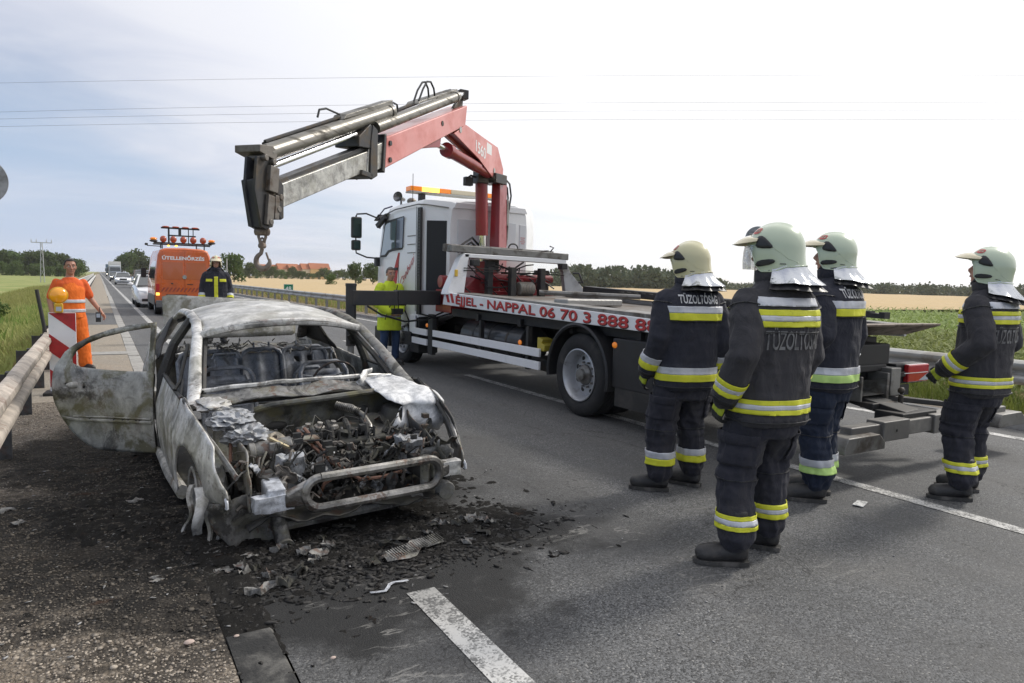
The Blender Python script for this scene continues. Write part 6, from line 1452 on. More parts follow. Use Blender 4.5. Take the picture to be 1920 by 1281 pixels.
def firefighter(name, label, loc, rz, s=1.0, head=(0, 0), arms=None, feet=None, shell=None, style='ysy', jacket_mat=None, trouser_mat=None, visor_down=False, gloves=True, lean=0.0, seed=1, front=False, group='firefighters in dark turnout gear', textz=None, knees=None):
    jm, tm = jacket_mat or K_NAVY, trouser_mat or K_TROU
    root = thing(name, label, 'person', (loc[0], loc[1], 0), R(rz), group)
    S3 = lambda p: Vector((p[0]*s, p[1]*s+lean*p[2]*s, p[2]*s))
    # joints
    hipz, shz = .93, 1.455
    A = arms or {}
    arm = {}
    for sg, k in ((-1, 'L'), (1, 'R')):
        sh, el, wr_ = A.get(k, ((sg*.185, -.01, 1.425), (sg*.255, -.06, 1.15), (sg*.265, .05, .90)))
        arm[k] = (S3(sh), S3(el), S3(wr_))
    ft = feet or {'L': (-.13, .02, R(20)), 'R': (.13, -.02, R(-15))}
    hc = S3((0, .03, 1.685)); HM = (Matrix.Rotation(R(head[0]), 3, 'Z') @ Matrix.Rotation(R(head[1]), 3, 'X'))
    leg = {}
    for sg, k in ((-1, 'L'), (1, 'R')):
        fx, fy, yw = ft[k]; kn = (knees or {}).get(k)
        hip = S3((sg*.095, 0, hipz)); an = Vector((fx*s, fy*s-.02*s, .10*s))
        kne = S3(kn) if kn else hip.lerp(an, .5)+rotz((0, .035*s, .02*s), yw)
        leg[k] = (hip, kne, an)
    # body: one continuous figure
    b = MB(); ring_tube(b, [(S3((0, 0, .86)), .15*s, .10*s, 1), (S3((0, 0, .98)), .155*s, .105*s, 1), (S3((0, 0, 1.15)), .14*s, .095*s, 1), (S3((0, 0, 1.35)), .165*s, .105*s, 1), (S3((0, 0, 1.46)), .15*s, .085*s, 1), (S3((0, .0, 1.51)), .075*s, .07*s, 1)])
    b.tube([S3((0, -.005, 1.46)), S3((0, .005, 1.56)), hc+HM @ Vector((0, -.005, -.05))], [.062*s, .056*s, .054*s], 12); head_prims(b, hc, HM)
    for k in 'LR':
        limb(b, arm[k], (.055*s, .042*s, .028*s)); limb(b, leg[k], (.085*s, .056*s, .042*s))
    body = mesh_obj('body', organic(b, .0095, 2), M_SKIN, root, sharp=180)
    face_parts(root, hc, HM)
    # jacket
    def torso(b):
        ring_tube(b, [(S3((0, -.005, .775)), .222*s, .156*s, .9), (S3((0, -.005, .80)), .232*s, .166*s, .9), (S3((0, -.005, .92)), .228*s, .162*s, .9), (S3((0, -.01, 1.08)), .222*s, .154*s, .9), (S3((0, -.015, 1.28)), .235*s, .156*s, .86), (S3((0, -.02, 1.38)), .242*s, .145*s, .86), (S3((0, -.018, 1.445)), .222*s, .124*s, .88), (S3((0, -.012, 1.49)), .165*s, .105*s, .95), (S3((0, -.005, 1.525)), .115*s, .095*s, 1), (S3((0, .0, 1.56)), .086*s, .084*s, 1), (S3((0, .005, 1.60)), .088*s, .088*s, 1)])
    def sleeve(b, k):
        sh, el, wr_ = arm[k]; d = (wr_-el).normalized()
        limb(b, (sh, sh.lerp(el, .35), el, el.lerp(wr_, .6), wr_-d*.005), (.086*s, .090*s, .080*s, .073*s, .067*s))
    b = MB(); torso(b)
    tor = organic(b, .011, 5, .016, 8, seed)
    sl = {}
    for k in 'LR':
        b = MB(); sleeve(b, k); sl[k] = organic(b, .011, 4, .016, 8, seed)
    b = MB(); torso(b); sleeve(b, 'L'); sleeve(b, 'R')
    bmj = organic(b, .011, 5)
    # same wrinkles as the parts the tape is cut from
    n = len(bmj.vertices)
    tb = BVHTree.FromPolygons([v.co for v in tor.vertices], [tuple(p.vertices) for p in tor.polygons])
    wrinkle(bmj, .016, 8, seed)
    jk = mesh_obj('jacket', bmj, jm, root, sharp=180)
    b = MB(); b.lathe([(.090*s, 0), (.106*s, .035*s), (.104*s, .085*s), (.096*s, .09*s), (.090*s, .03*s), (.084*s, .0)], S3((0, .0, 1.515)), (0, .12, 1), 24); b.build('collar', jm, jk, sharp=60)
    Z = Vector((0, 0, 1))
    def stripes(src, p, nrm, t0, kind, keep=None, off=.006, wy=.026, ws_=.026):
        if kind == 'ysy': seq = ((M_YELLOW, wy), (M_SILVER, ws_), (M_YELLOW, wy))
        elif kind == 'sy': seq = ((M_YELLOW, .050), (M_SILVER, .050))
        elif kind == 'sl': seq = ((M_LIMET, .050), (M_SILVER, .050))
        t = t0
        for m_, w_ in seq:
            add_band('reflective_band', src, par[0], m_, p, nrm, t*s, (t+w_)*s-.001, off, keep); t += w_
    par = [jk]
    stripes(tor, S3((0, 0, .845)), Z, 0, style, off=.010)
    bk = (lambda c: c.y < .02) if not front else (lambda c: True)
    if style == 'ysy':
        stripes(tor, S3((0, 0, 1.305)), Vector((0, -.0, 1)), 0, 'ysy', lambda c: c.y < .05, .011, .030, .028)
        add_band('shoulder_patch', tor, jk, M_SILVER, S3((0, 0, 1.41)), Z, 0, .042*s, .011, lambda c: c.y < .03)
        print_on('jacket_lettering', 'TÜZOLTÓSÁG', bmj, jk, M_GREYTX, .13, .015, (textz or 1.165)*s, .38*s, .125*s, bold=.002, off=.006)
    elif not front:
        stripes(tor, S3((0, 0, 1.285)), Z, 0, 'sy', lambda c: c.y < .05, .011)
        print_on('jacket_lettering', 'TÜZOLTÓSÁG', bmj, jk, M_WHITETX, .085, .0, (textz or 1.405)*s, .30*s, .075*s, bold=.002, off=.007)
    else:
        add_band('reflective_band', tor, jk, M_YELLOW, S3((0, 0, 1.30)), Z, 0, .055*s, .011, lambda c: c.y > 0 and .07*s < abs(c.x) < .19*s)
        add_band('front_placket', tor, jk, M_YELLOW, S3((0, 0, .80)), Z, 0, .60*s, .012, lambda c: c.y > 0 and abs(c.x-.0) < .034)
    for k in 'LR':
        sh, el, wr_ = arm[k]; d = (el-wr_).normalized(); L = (el-wr_).length
        stripes(sl[k], wr_, d, .055, style, off=.008, wy=.028)
    add_band('hem_seam', tor, jk, M_BLKR, S3((0, 0, .80)), Z, 0, .006*s, .009)
    add_band('yoke_seam', tor, jk, M_BLKR, S3((0, 0, 1.275)), Z, 0, .005*s, .009)
    for k in 'LR':
        sh, el, wr_ = arm[k]; d = (sh-el).normalized(); L = (sh-el).length; add_band('armhole_seam', sl[k], jk, M_BLKR, el, d, L*.86, L*.86+.006, .008); d2 = (el-wr_).normalized(); add_band('cuff', sl[k], jk, M_BLKR, wr_, d2, -.01, .022, .004)
    for me in (tor, *sl.values()): bpy.data.meshes.remove(me)
    # trousers
    def hips(b): ring_tube(b, [(S3((0, -.005, .70)), .165*s, .125*s, .95), (S3((0, -.005, .80)), .190*s, .14*s, .95), (S3((0, 0, .92)), .19*s, .135*s, .95), (S3((0, 0, 1.02)), .18*s, .125*s, .95)])
    def tleg(b, k):
        hip, kn, an = leg[k]; limb(b, (hip-Vector((0, 0, .02)), hip.lerp(kn, .5), kn, kn.lerp(an, .55), an+Vector((0, 0, .065*s))), (.125*s, .118*s, .103*s, .098*s, .092*s))
    b = MB(); hips(b); tleg(b, 'L'); tleg(b, 'R'); tro = organic(b, .011, 4)
    fz = lambda v: 1.0+.9*math.exp(-((v.z-.5*s)/.10)**2)+.9*math.exp(-((v.z-.16*s)/.07)**2)
    wrinkle(tro, .021, 9, seed+4, fz); to = mesh_obj('trousers', tro, tm, root, sharp=180); par[0] = to
    for k in 'LR':
        b = MB(); tleg(b, k); m1 = organic(b, .011, 4); wrinkle(m1, .021, 9, seed+4, fz)
        stripes(m1, S3((0, -lean*.2, .215)), Z, 0, 'ysy' if style == 'ysy' else style, off=.010)
        sg_ = -1 if k == 'L' else 1
        add_band('cargo_pocket', m1, to, tm, S3((0, 0, .56)), Z, 0, .15*s, .012, lambda c: c.x*sg_ > .135*s)
        add_band('pocket_flap', m1, to, tm, S3((0, 0, .675)), Z, 0, .05*s, .019, lambda c: c.x*sg_ > .130*s)
        add_band('knee_seam', m1, to, M_BLKR, S3((0, 0, .47)), Z, 0, .005*s, .005)
        bpy.data.meshes.remove(m1)
    boots(root, [((ft[k][0]*s, ft[k][1]*s, ft[k][2]), leg[k][2]) for k in 'LR'], s)
    # gloves
    if gloves:
        for sg, k in ((-1, 'L'), (1, 'R')):
            sh, el, wr_ = arm[k]; d = (wr_-el).normalized()
            b = MB(); b.tube([wr_-d*.05, wr_+d*.015], [.050*s, .044*s], 12); hand_prims(b, wr_+d*.015, d, Vector((0, 1, .3)), Vector((-sg, 0, 0)), 1.02*s, .75, 1.22)
            g = organic(b, .0055, 2); go = mesh_obj('glove', g, M_GLOVE, root, sharp=180)
            add_band('glove_stripe', g, go, M_GLOVEY, wr_, d, .03*s, .085*s, .003, lambda c, sg=sg, w_=wr_: (c.x-w_.x)*sg > .004)
            add_band('glove_cuff', g, go, M_GLOVEY, wr_, d, -.03*s, -.008*s, .003)
    helmet(root, hc, HM, shell or M_HELM, True, visor_down)
    return root

firefighter('firefighter', 'firefighter in cream helmet seen from behind beside the rear mudguard of the recovery truck', (3.77, 3.69), -16, 1.02, (34, -2), shell=M_HELMC, style='sy', seed=2, jacket_mat=K_NAVY, trouser_mat=K_TROU,
            feet={'L': (-.17, .03, R(64)), 'R': (.14, .10, R(40))}, arms={'L': ((-.185, -.01, 1.425), (-.25, -.05, 1.15), (-.275, .08, .89))})
firefighter('firefighter', 'nearest firefighter in pale green helmet with large worn grey lettering on his back', (3.22, 2.52), -8, 1.035, (30, 0), style='ysy', seed=5, jacket_mat=K_NAVY2, trouser_mat=K_TROU, visor_down=True,
            feet={'L': (-.19, -.02, R(62)), 'R': (.15, .10, R(38))}, knees={'L': (-.15, .05, .50), 'R': (.135, .11, .50)}, lean=-.01, arms={'L': ((-.185, -.01, 1.425), (-.275, -.10, 1.16), (-.275, .03, .91)), 'R': ((.185, -.01, 1.425), (.255, -.02, 1.15), (.26, .12, .93))}, textz=1.19)
firefighter('firefighter', 'firefighter in profile with lime calf bands standing right behind the nearest firefighter', (4.58, 3.06), 10, 1.07, (22, 6), style='sl', seed=8, jacket_mat=K_NAVY, trouser_mat=K_BLUE,
            feet={'L': (-.10, .0, R(34)), 'R': (.12, .07, R(24))}, arms={'L': ((-.185, -.0, 1.425), (-.25, -.06, 1.16), (-.22, .12, .99))})
firefighter('firefighter', 'firefighter standing alone on the right by the guard rail looking up', (5.68, 2.57), -2, 1.03, (24, 12), style='ysy', seed=12, jacket_mat=K_NAVY2, trouser_mat=K_TROU,
            feet={'L': (-.14, -.02, R(48)), 'R': (.17, .09, R(30))}, knees={'L': (-.12, .06, .50), 'R': (.15, .10, .50)}, lean=-.025, arms={'L': ((-.185, -.02, 1.425), (-.25, -.12, 1.17), (-.25, .12, .96)), 'R': ((.185, .0, 1.425), (.25, -.06, 1.16), (.22, .14, .98))}, textz=1.17)
firefighter('firefighter', 'firefighter facing us between the orange van and the burnt car', (2.25, 16.6), 172, 1.07, (4, -3), shell=M_HELMC, style='sy', seed=15, front=True)

# ---- road worker in orange and truck driver in yellow
def civilian(name, label, loc, rz, s, head, arms, feet, shirt_fn, hair=None, skin=None, knees=None, hand_dirs=None):
    root = thing(name, label, 'person', (loc[0], loc[1], 0), R(rz))
    S3 = lambda p: Vector((p[0]*s, p[1]*s, p[2]*s))
    arm = {k: tuple(S3(p) for p in arms[k]) for k in 'LR'}; hc = S3((0, .03, 1.665)); HM = (Matrix.Rotation(R(head[0]), 3, 'Z') @ Matrix.Rotation(R(head[1]), 3, 'X'))
    leg = {}
    for sg, k in ((-1, 'L'), (1, 'R')):
        fx, fy, yw = feet[k]; hip = S3((sg*.095, 0, .92)); an = Vector((fx*s, fy*s-.02*s, .10*s)); leg[k] = (hip, hip.lerp(an, .5)+rotz((0, .04*s, .02*s), yw), an)
    b = MB(); ring_tube(b, [(S3((0, 0, .84)), .155*s, .11*s, 1), (S3((0, 0, .98)), .155*s, .11*s, 1), (S3((0, 0, 1.12)), .15*s, .105*s, 1), (S3((0, 0, 1.33)), .170*s, .11*s, 1), (S3((0, 0, 1.45)), .155*s, .09*s, 1), (S3((0, 0, 1.50)), .075*s, .07*s, 1)])
    b.tube([S3((0, -.005, 1.44)), S3((0, .005, 1.54)), hc+HM @ Vector((0, -.005, -.05))], [.064*s, .058*s, .055*s], 12); head_prims(b, hc, HM)
    for sg, k in ((-1, 'L'), (1, 'R')):
        limb(b, arm[k], (.058*s, .045*s, .029*s)); limb(b, leg[k], (.085*s, .056*s, .042*s)); d = (arm[k][2]-arm[k][1]).normalized(); hd = (hand_dirs or {}).get(k, d)
        hand_prims(b, arm[k][2], hd, Vector((0, 1, .3)), Vector((-sg, 0, 0)), 1.0*s, .6, 1.0)
    mesh_obj('body', organic(b, .0062, 2), skin or M_SKIN2, root, sharp=180); face_parts(root, hc, HM)
    if hair:
        b = MB(); rows = []
        for i in range(25):
            th = 2*math.pi*i/24; fr = math.cos(th); lo = 38 if fr > .45 else (-6 if fr > -.2 else -26)
            rows.append([hc+HM @ Vector((-.079*math.sin(th)*math.cos(R(p)), -.006+.099*fr*math.cos(R(p)), .030+.096*math.sin(R(p)))) for p in [89-(89-lo)*j/7 for j in range(8)]])
        b.sheet(rows, .006); b.build('hair', hair, root, sharp=180, fix=True)
    shirt_fn(root, S3, arm, leg, s)
    return root
def worker_clothes(root, S3, arm, leg, s):
    b = MB(); ring_tube(b, [(S3((0, 0, .90)), .190*s, .140*s, .9), (S3((0, 0, 1.05)), .188*s, .142*s, .9), (S3((0, 0, 1.30)), .20*s, .138*s, .9), (S3((0, -.01, 1.41)), .20*s, .118*s, .9), (S3((0, 0, 1.465)), .13*s, .09*s, 1), (S3((0, .0, 1.50)), .075*s, .075*s, 1)])
    for k in 'LR': sh, el, w_ = arm[k]; limb(b, (sh, sh.lerp(el, .5), sh.lerp(el, .8)), (.062*s, .066*s, .068*s))
    mesh_obj('shirt', organic(b, .013, 4, .008, 10, 4), K_ORANGE2, root, sharp=180)
    b = MB(); ring_tube(b, [(S3((0, 0, .86)), .205*s, .155*s, .9), (S3((0, 0, 1.05)), .196*s, .152*s, .9), (S3((0, 0, 1.30)), .202*s, .146*s, .9), (S3((0, -.01, 1.42)), .180*s, .120*s, .9), (S3((0, -.01, 1.465)), .13*s, .07*s, .9)])
    v = organic(b, .013, 4, .010, 9, 6); vo = mesh_obj('vest', v, K_ORANGE, root, sharp=180)
    for z in (.95, 1.10): add_band('reflective_band', v, vo, M_SILVER, S3((0, 0, z)), (0, 0, 1), 0, .05*s, .006)
    b = MB(); ring_tube(b, [(S3((0, 0, .72)), .16*s, .12*s, .95), (S3((0, 0, .84)), .18*s, .135*s, .95), (S3((0, 0, .95)), .175*s, .13*s, .95)])
    for k in 'LR': hip, kn, an = leg[k]; limb(b, (hip, hip.lerp(kn, .5), kn, kn.lerp(an, .6), an+Vector((0, 0, .03))), (.115*s, .108*s, .095*s, .095*s, .10*s))
    mesh_obj('trousers', organic(b, .013, 4, .013, 9, 9), K_ORANGE, root, sharp=180)
    boots(root, [((f_[0]*s, f_[1]*s, f_[2]), leg[k][2]) for k, f_ in WF.items()], s)
WF = {'L': (-.16, .10, R(15)), 'R': (.15, -.08, R(-10))}
civilian('road_worker', 'road worker in orange vest and trousers behind the red and white beacon board', (-.38, 12.5), -160, .965, (-10, 0),
         {'L': ((-.19, 0, 1.42), (-.30, -.03, 1.16), (-.40, .10, .95)), 'R': ((.19, 0, 1.42), (.27, -.05, 1.14), (.27, .05, .90))}, WF, worker_clothes, hair=M_HAIR)
def driver_clothes(root, S3, arm, leg, s):
    b = MB(); ring_tube(b, [(S3((0, 0, .64)), .235*s, .175*s, .9), (S3((0, 0, .85)), .225*s, .170*s, .9), (S3((0, 0, 1.08)), .215*s, .160*s, .9), (S3((0, 0, 1.30)), .215*s, .15*s, .9), (S3((0, -.01, 1.42)), .195*s, .128*s, .9), (S3((0, 0, 1.48)), .12*s, .10*s, 1), (S3((0, .0, 1.54)), .085*s, .085*s, 1)])
    t = organic(b, .013, 4, .013, 8, 3)
    for k in 'LR': sh, el, w_ = arm[k]; limb(b, (sh, sh.lerp(el, .5), el, el.lerp(w_, .6), w_), (.095*s, .09*s, .08*s, .072*s, .066*s))
    j = mesh_obj('jacket', organic(b, .013, 4, .013, 8, 3), K_LIME, root, sharp=180)
    add_band('reflective_band', t, j, M_SILVER, S3((0, 0, .88)), (0, 0, 1), 0, .05*s, .009)
    b = MB(); f_ = lambda a: S3((.235*math.cos(a), .17*math.sin(a), 1.10+.30*math.sin(a*1+.6)))
    b.tube([S3((-.10, .12, 1.47)), S3((.0, .175, 1.28)), S3((.14, .18, 1.02)), S3((.20, .17, .84))], .014, 6, ell=.4); b.build('shoulder_strap', M_BLKR, j)
    b = MB(); ring_tube(b, [(S3((0, 0, .74)), .155*s, .12*s, .95), (S3((0, 0, .92)), .17*s, .125*s, .95)])
    for k in 'LR': hip, kn, an = leg[k]; limb(b, (hip, hip.lerp(kn, .5), kn, kn.lerp(an, .6), an+Vector((0, 0, .0))), (.10*s, .092*s, .078*s, .07*s, .07*s))
    mesh_obj('jeans', organic(b, .013, 4, .010, 9, 2), K_JEANS, root, sharp=180)
    boots(root, [((q[0]*s, q[1]*s, q[2]), leg[k][2]) for k, q in DF.items()], s)
    b = MB(); b.box(-.11, .11, .17, .29, .93, 1.03); b.cyl((-.04, .23, 1.03), (-.04, .23, 1.09), .010, n=6); b.cyl((.04, .23, 1.03), (.04, .23, 1.09), .010, n=6); b.build('remote_control', M_BLKR, root, bevel=.012)
DF = {'L': (-.12, .04, R(12)), 'R': (.12, -.02, R(-12))}
civilian('truck_driver', 'balding man in a yellow high-visibility jacket and jeans beside the truck cab', (4.50, 11.75), -168, .985, (-12, -4),
         {'L': ((-.19, 0, 1.42), (-.29, -.02, 1.15), (-.12, .18, .98)), 'R': ((.19, 0, 1.42), (.29, -.02, 1.15), (.12, .18, .98))}, DF, driver_clothes, hair=M_HAIRG, skin=M_SKIN)
# ================================================================== OTHER VEHICLES, SIGNS
M_VANOR = mat('orange_van_paint', (.62, .125, .022), .25, var=.05, coat=.6, dirt=(.45, .10, .03), dscale=1.6)
M_VANGR = mat('grey_cladding', (.10, .10, .105), .5, dirt=(.16, .15, .14), dscale=4)
M_STRIPE = mat('dark_red_stripe', (.28, .045, .025), .4)
M_HEADL = mat('lit_headlamp', (1.0, .93, .78), .2, emit=3.0)
M_HEADO = mat('headlamp_glass', (.55, .57, .60), .08, coat=1.0)
M_PLATE = mat('number_plate_white', (.7, .7, .68), .4)
M_BLUEP = mat('plate_blue', (.02, .06, .35), .4)
M_ORBALL = mat('red_orange_ball_lamp', (.38, .06, .02), .25, coat=.7, var=.15, vscale=12)
van = thing('road_service_van', 'orange road inspection van with a rack of ball lamps on its roof', 'van', (2.72, 28.0, 0))
def vring(y, w, z0, z1, cr):
    return [(-w+.04, y, z0), (-w, y, z0+.10), (-w-.01, y, 1.0), (-w+.01, y, 1.45), (-w+.10, y, z1-.25), (-w+.18, y, z1-.06), (-w+.34, y, z1), (0, y, z1+cr), (w-.34, y, z1), (w-.18, y, z1-.06), (w-.10, y, z1-.25), (w-.01, y, 1.45), (w+.01, y, 1.0), (w, y, z0+.10), (w-.04, y, z0)]
b = MB(); b.loft([vring(0, .93, .42, 2.42, .02), vring(.06, .975, .40, 2.46, .03), vring(3.9, .98, .38, 2.48, .03), vring(4.3, .97, .38, 2.40, .02), vring(4.75, .95, .38, 1.75, .0), vring(5.5, .88, .40, 1.35, 0), vring(5.62, .8, .42, 1.2, 0)]); b.build('body', M_VANOR, van, sharp=35)
b = MB(); b.box(-.96, .96, -.10, .02, .30, .56); b.box(-1.0, -.965, .3, 3.9, .36, .74); b.box(.965, 1.0, .3, 3.9, .36, .74); b.build('bumper', M_VANGR, van, bevel=.03)
for s in (-1, 1):
    x0, x1 = sorted((s*.015, s*.80))
    b = MB(); b.prism([(x0, .004, .58), (x1, .004, .58), (x1, .004, 1.9), (s*.74 if s > 0 else x0 if False else x0, .004, 2.33)] if False else [(x0, .004, .60), (x1, .004, .60), (x1, .004, 1.85), (min(max(x1, x0), .72) if s > 0 else x1, .004, 2.36), (x0 if s > 0 else x0+.08, .004, 2.36)], (0, -.022, 0)); o = b.build('rear_door', M_VANOR, van, bevel=.012)
    w0, w1 = sorted((s*.06, s*.72)); b = MB(); b.box(w0, w1, -.026, -.018, 1.33, 1.96); b.build('window', mat('orange_window_film', (.48, .13, .045), .15, coat=.6), o, bevel=.02)
b = MB(); b.cyl((-.004, -.02, 1.42), (-.004, -.036, 1.42), .075, n=24); b.build('badge', M_CHROME, van, bevel=.006)
b = MB()
for pts in ([(-.045, 1.455), (-.018, 1.385), (0, 1.43), (.018, 1.385), (.045, 1.455)], [(-.028, 1.47), (0, 1.41), (.028, 1.47)]): b.tube([(x, -.038, z) for x, z in pts], .006, 4)
b.lathe([(.064, -.003), (.075, .0), (.064, .003)], (-.004, -.037, 1.42), (0, -1, 0), 24); b.build('badge_sign', M_GREYST, van)
for s in (-1, 1):
    b = MB(); b.box(*sorted((s*.835, s*.955)), -.03, .05, .84, 1.16); b.build('tail_lamp', M_REDL, van, bevel=.012)
    b = MB(); b.box(*sorted((s*.84, s*.95)), -.034, .04, .74, .835); b.build('indicator', M_AMBLIT if s < 0 else M_AMBER, van, bevel=.01)
b = MB()
for k in range(13):
    x = -.80+.125*k; b.prism([(x, -.0195, .88), (x+.06, -.0195, .88), (x+.16, -.0195, 1.03), (x+.10, -.0195, 1.03)], (0, -.003, 0))
b.build('hazard_stripe', M_STRIPE, van, sharp=None)
text_on('van_lettering', 'ÚTELLENŐRZÉS', .17, (-.74, -.021, 2.05), (1, 0, 0), (0, 0, 1), M_WHITETXT, van, width=1.42, bold=.006, extrude=.0005)
b = MB(); b.box(-.62, .08, -.024, -.016, .60, .78); b.build('plate_recess', M_BLACK, van); b = MB(); b.box(-.54, .0, -.034, -.025, .63, .745); pl = b.build('number_plate', M_PLATE, van); b = MB(); b.box(-.54, -.49, -.037, -.0345, .63, .745); b.build('plate_band', M_BLUEP, pl)
text_on('plate_lettering', 'NGC-250', .09, (-.47, -.036, .655), (1, 0, 0), (0, 0, 1), M_SHTXT, pl, width=.44, extrude=.0005)
b = MB(); b.ball((-.42, -.03, 1.18), (.04, .02, .025)); b.box(.08, .28, -.03, -.018, 1.14, 1.17); b.build('door_handle', M_BLACK, van)
b = MB(); b.prism([(-.982, .4, 1.35), (-.982, 3.4, 1.35), (-.90, 3.4, 2.0), (-.90, .4, 2.0)], (-.004, 0, 0)); b.build('side_window', M_GLASS, van)
b = MB(); b.box(-1.22, -1.02, 4.35, 4.5, 1.35, 1.75); b.bar((-.95, 4.5, 1.5), (-1.1, 4.45, 1.5), .06, .06); b.build('mirror', M_BLACK, van, bevel=.02)
def small_wheel(root, x, y, r=.33, w=.22, s=-1, rim=None):
    e = bpy.data.objects.new('wheel', None); COL.objects.link(e); e.parent = root; e.location = (x, y, r)
    b = MB(); b.lathe([(r*.62, -.01), (r*.70, 0), (r*.93, -.01), (r, -.04), (r, -w+.04), (r*.93, -w+.01), (r*.62, -w)], (0, 0, 0), (s, 0, 0), 28); b.build('tyre', M_RUBBER, e, sharp=30)
    b = MB(); b.lathe([(r*.63, -.01), (r*.60, -.03), (r*.45, -.05), (r*.2, -.02), (0, -.01)], (0, 0, 0), (s, 0, 0), 20); b.build('rim', rim or M_RIM, e, sharp=30)
for x, s in ((-.96, -1), (.96, 1)):
    for y in (.95, 4.7): small_wheel(van, x, y, .35, .24, s)
b = MB(); b.bar((-.98, .35, 2.66), (.98, .35, 2.66), .06, .05); b.bar((-.98, .75, 2.62), (.98, .75, 2.62), .05, .05)
for x in (-.75, .45, .72, -.70): b.bar((x, .35, 2.45), (x, .35, 2.66), .04, .04)
b.build('roof_rack', M_BLACK, van)
for k in range(5):
    b = MB(); b.ball((-.66+.335*k, .34, 2.80), (.115, .10, .125), 16, 10); o = b.build('ball_lamp', M_ORBALL, van)
for x in (-.98, .98):
    b = MB(); b.ball((x, .34, 2.80), (.12, .10, .055), 14, 8); b.build('beacon', M_AMBER, van); b = MB(); b.ball((x, .34, 2.72), (.14, .11, .05), 14, 6); b.build('beacon_base', M_BLACK, van)
b = MB()
for x in (-.48, -.45, .2, .36): b.bar((x, .5, 2.66), (x, .5, 3.22), .03, .03)
b.bar((-.5, .5, 2.95), (.45, .5, 2.95), .05, .05); b.bar((-.72, .5, 3.22), (.58, .5, 3.22), .05, .06); b.box(-.14, -.05, .45, .55, 2.98, 3.2); b.build('sign_frame', M_BLACK, van)
for k in range(4): b = MB(); b.ball((-.56+.33*k, .5, 3.265), (.13, .13, .035), 14, 6); b.build('panel_lamp', M_ORBALL, van)
for x in (-.50, -.24): b = MB(); b.ball((x, .25, 2.56), (.05, .03, .03), 10, 6); b.build('work_light', M_AMBLIT, van)
b = MB(); b.bar((-.7, 1.2, 2.56), (-1.15, 1.2, 2.57), .03, .03); b.box(-1.22, -1.12, 1.15, 1.25, 2.58, 2.66); b.build('camera_arm', M_BLACK, van)

# ---- cars waiting in the queue; nose at y=0 facing -Y
def car_obj(name, label, cat, loc, paint, L=4.6, W=.90, H=1.46, hood=.88, lights=False, suv=0.0, group='vehicles waiting in the queue behind the accident'):
    root = thing(name, label, cat, loc, 0, group); z0 = .22+suv*.1
    def ring(y, w, top, inset=.05): return [(-w+.06, y, z0), (-w, y, z0+.12), (-w-.015, y, top-.28), (-w+inset*.4, y, top-.10), (-w+inset+.05, y, top-.02), (0, y, top+.03), (w-inset-.05, y, top-.02), (w-inset*.4, y, top-.10), (w+.015, y, top-.28), (w, y, z0+.12), (w-.06, y, z0)]
    b = MB(); b.loft([ring(0, W*.78, hood-.30), ring(.06, W*.88, hood-.20), ring(.30, W*.97, hood-.07), ring(.9, W, hood), ring(1.5, W, hood+.06), ring(2.6, W, hood+.09), ring(L-.7, W, hood+.10), ring(L-.15, W*.94, hood+.07), ring(L, W*.86, hood-.1)]); b.build('body', paint, root, sharp=35)
    def gr(y, w, z, t): return [(-w, y, hood+.04), (-w+t, y, z), (w-t, y, z), (w, y, hood+.04)]
    b = MB(); b.loft([gr(1.25, W*.90, hood+.08, .02), gr(2.05, W*.90, H-.03, .20), gr(L-1.1, W*.90, H-.02, .20), gr(L-.45, W*.88, hood+.18, .05)]); b.build('greenhouse', M_GLASS, root, sharp=30)
    b = MB(); b.sheet([[(u*(W*.90-.20), y, H+.01+zz-.05*u*u) for u in (-1, -.5, 0, .5, 1)] for y, zz in ((1.98, -.045), (2.3, 0), (L-1.4, 0), (L-1.0, -.03))], .03, flip=False); b.build('roof', paint, root, fix=True)
    for s in (-1, 1):
        b = MB(); b.bar((s*W*.89, 1.22, hood+.05), (s*(W*.90-.19), 2.04, H-.02), .06, .06); b.bar((s*(W*.90-.18), L-1.1, H-.02), (s*W*.87, L-.5, hood+.12), .08, .08); b.bar((s*W*.89, 2.7, hood+.06), (s*(W*.90-.17), 2.7, H-.03), .06, .04); b.build('pillar', paint, root)
        b = MB(); b.ball((s*(W+.12), 1.45, hood+.14), (.12, .07, .08), 12, 8); b.build('mirror', paint, root)
        b = MB(); x0, x1 = sorted((s*W*.50, s*W*.90)); b.prism([(x0, .10, hood-.24), (x1, .26, hood-.22), (x1, .36, hood-.12), (x0, .12, hood-.15)] if s > 0 else [(x1, .10, hood-.24), (x0, .26, hood-.22), (x0, .36, hood-.12), (x1, .12, hood-.15)], (0, -.10, 0)); b.build('headlight', M_HEADL if lights else M_HEADO, root, bevel=.01)
        for y in (.85, L-.85): small_wheel(root, s*W*.98, y, .33+.04*suv, .21, s)
    b = MB(); b.prism([(-W*.45, .02, hood-.15), (W*.45, .02, hood-.15), (W*.38, .0, hood-.33), (-W*.38, .0, hood-.33)], (0, -.02, 0)); b.build('grille', M_BLACK, root)
    b = MB(); b.box(-W*.72, W*.72, -.02, .06, z0+.06, z0+.18); b.build('air_intake', M_BLACK, root, bevel=.02)
    b = MB(); b.box(-.26, .26, -.035, -.02, hood-.46, hood-.35); b.build('number_plate', M_PLATE, root)
    return root
car_obj('parked_car', 'white saloon car half hidden behind the orange van', 'car', (2.25, 34.2, 0), mat('white_car', (.75, .76, .77), .22, coat=.8))
car_obj('off_road_car', 'dark brown off-road car with headlamps lit further up the queue', 'car', (3.75, 76, 0), mat('dark_brown_car', (.085, .05, .035), .25, coat=.8), 4.6, .92, 1.78, 1.05, True, 1)
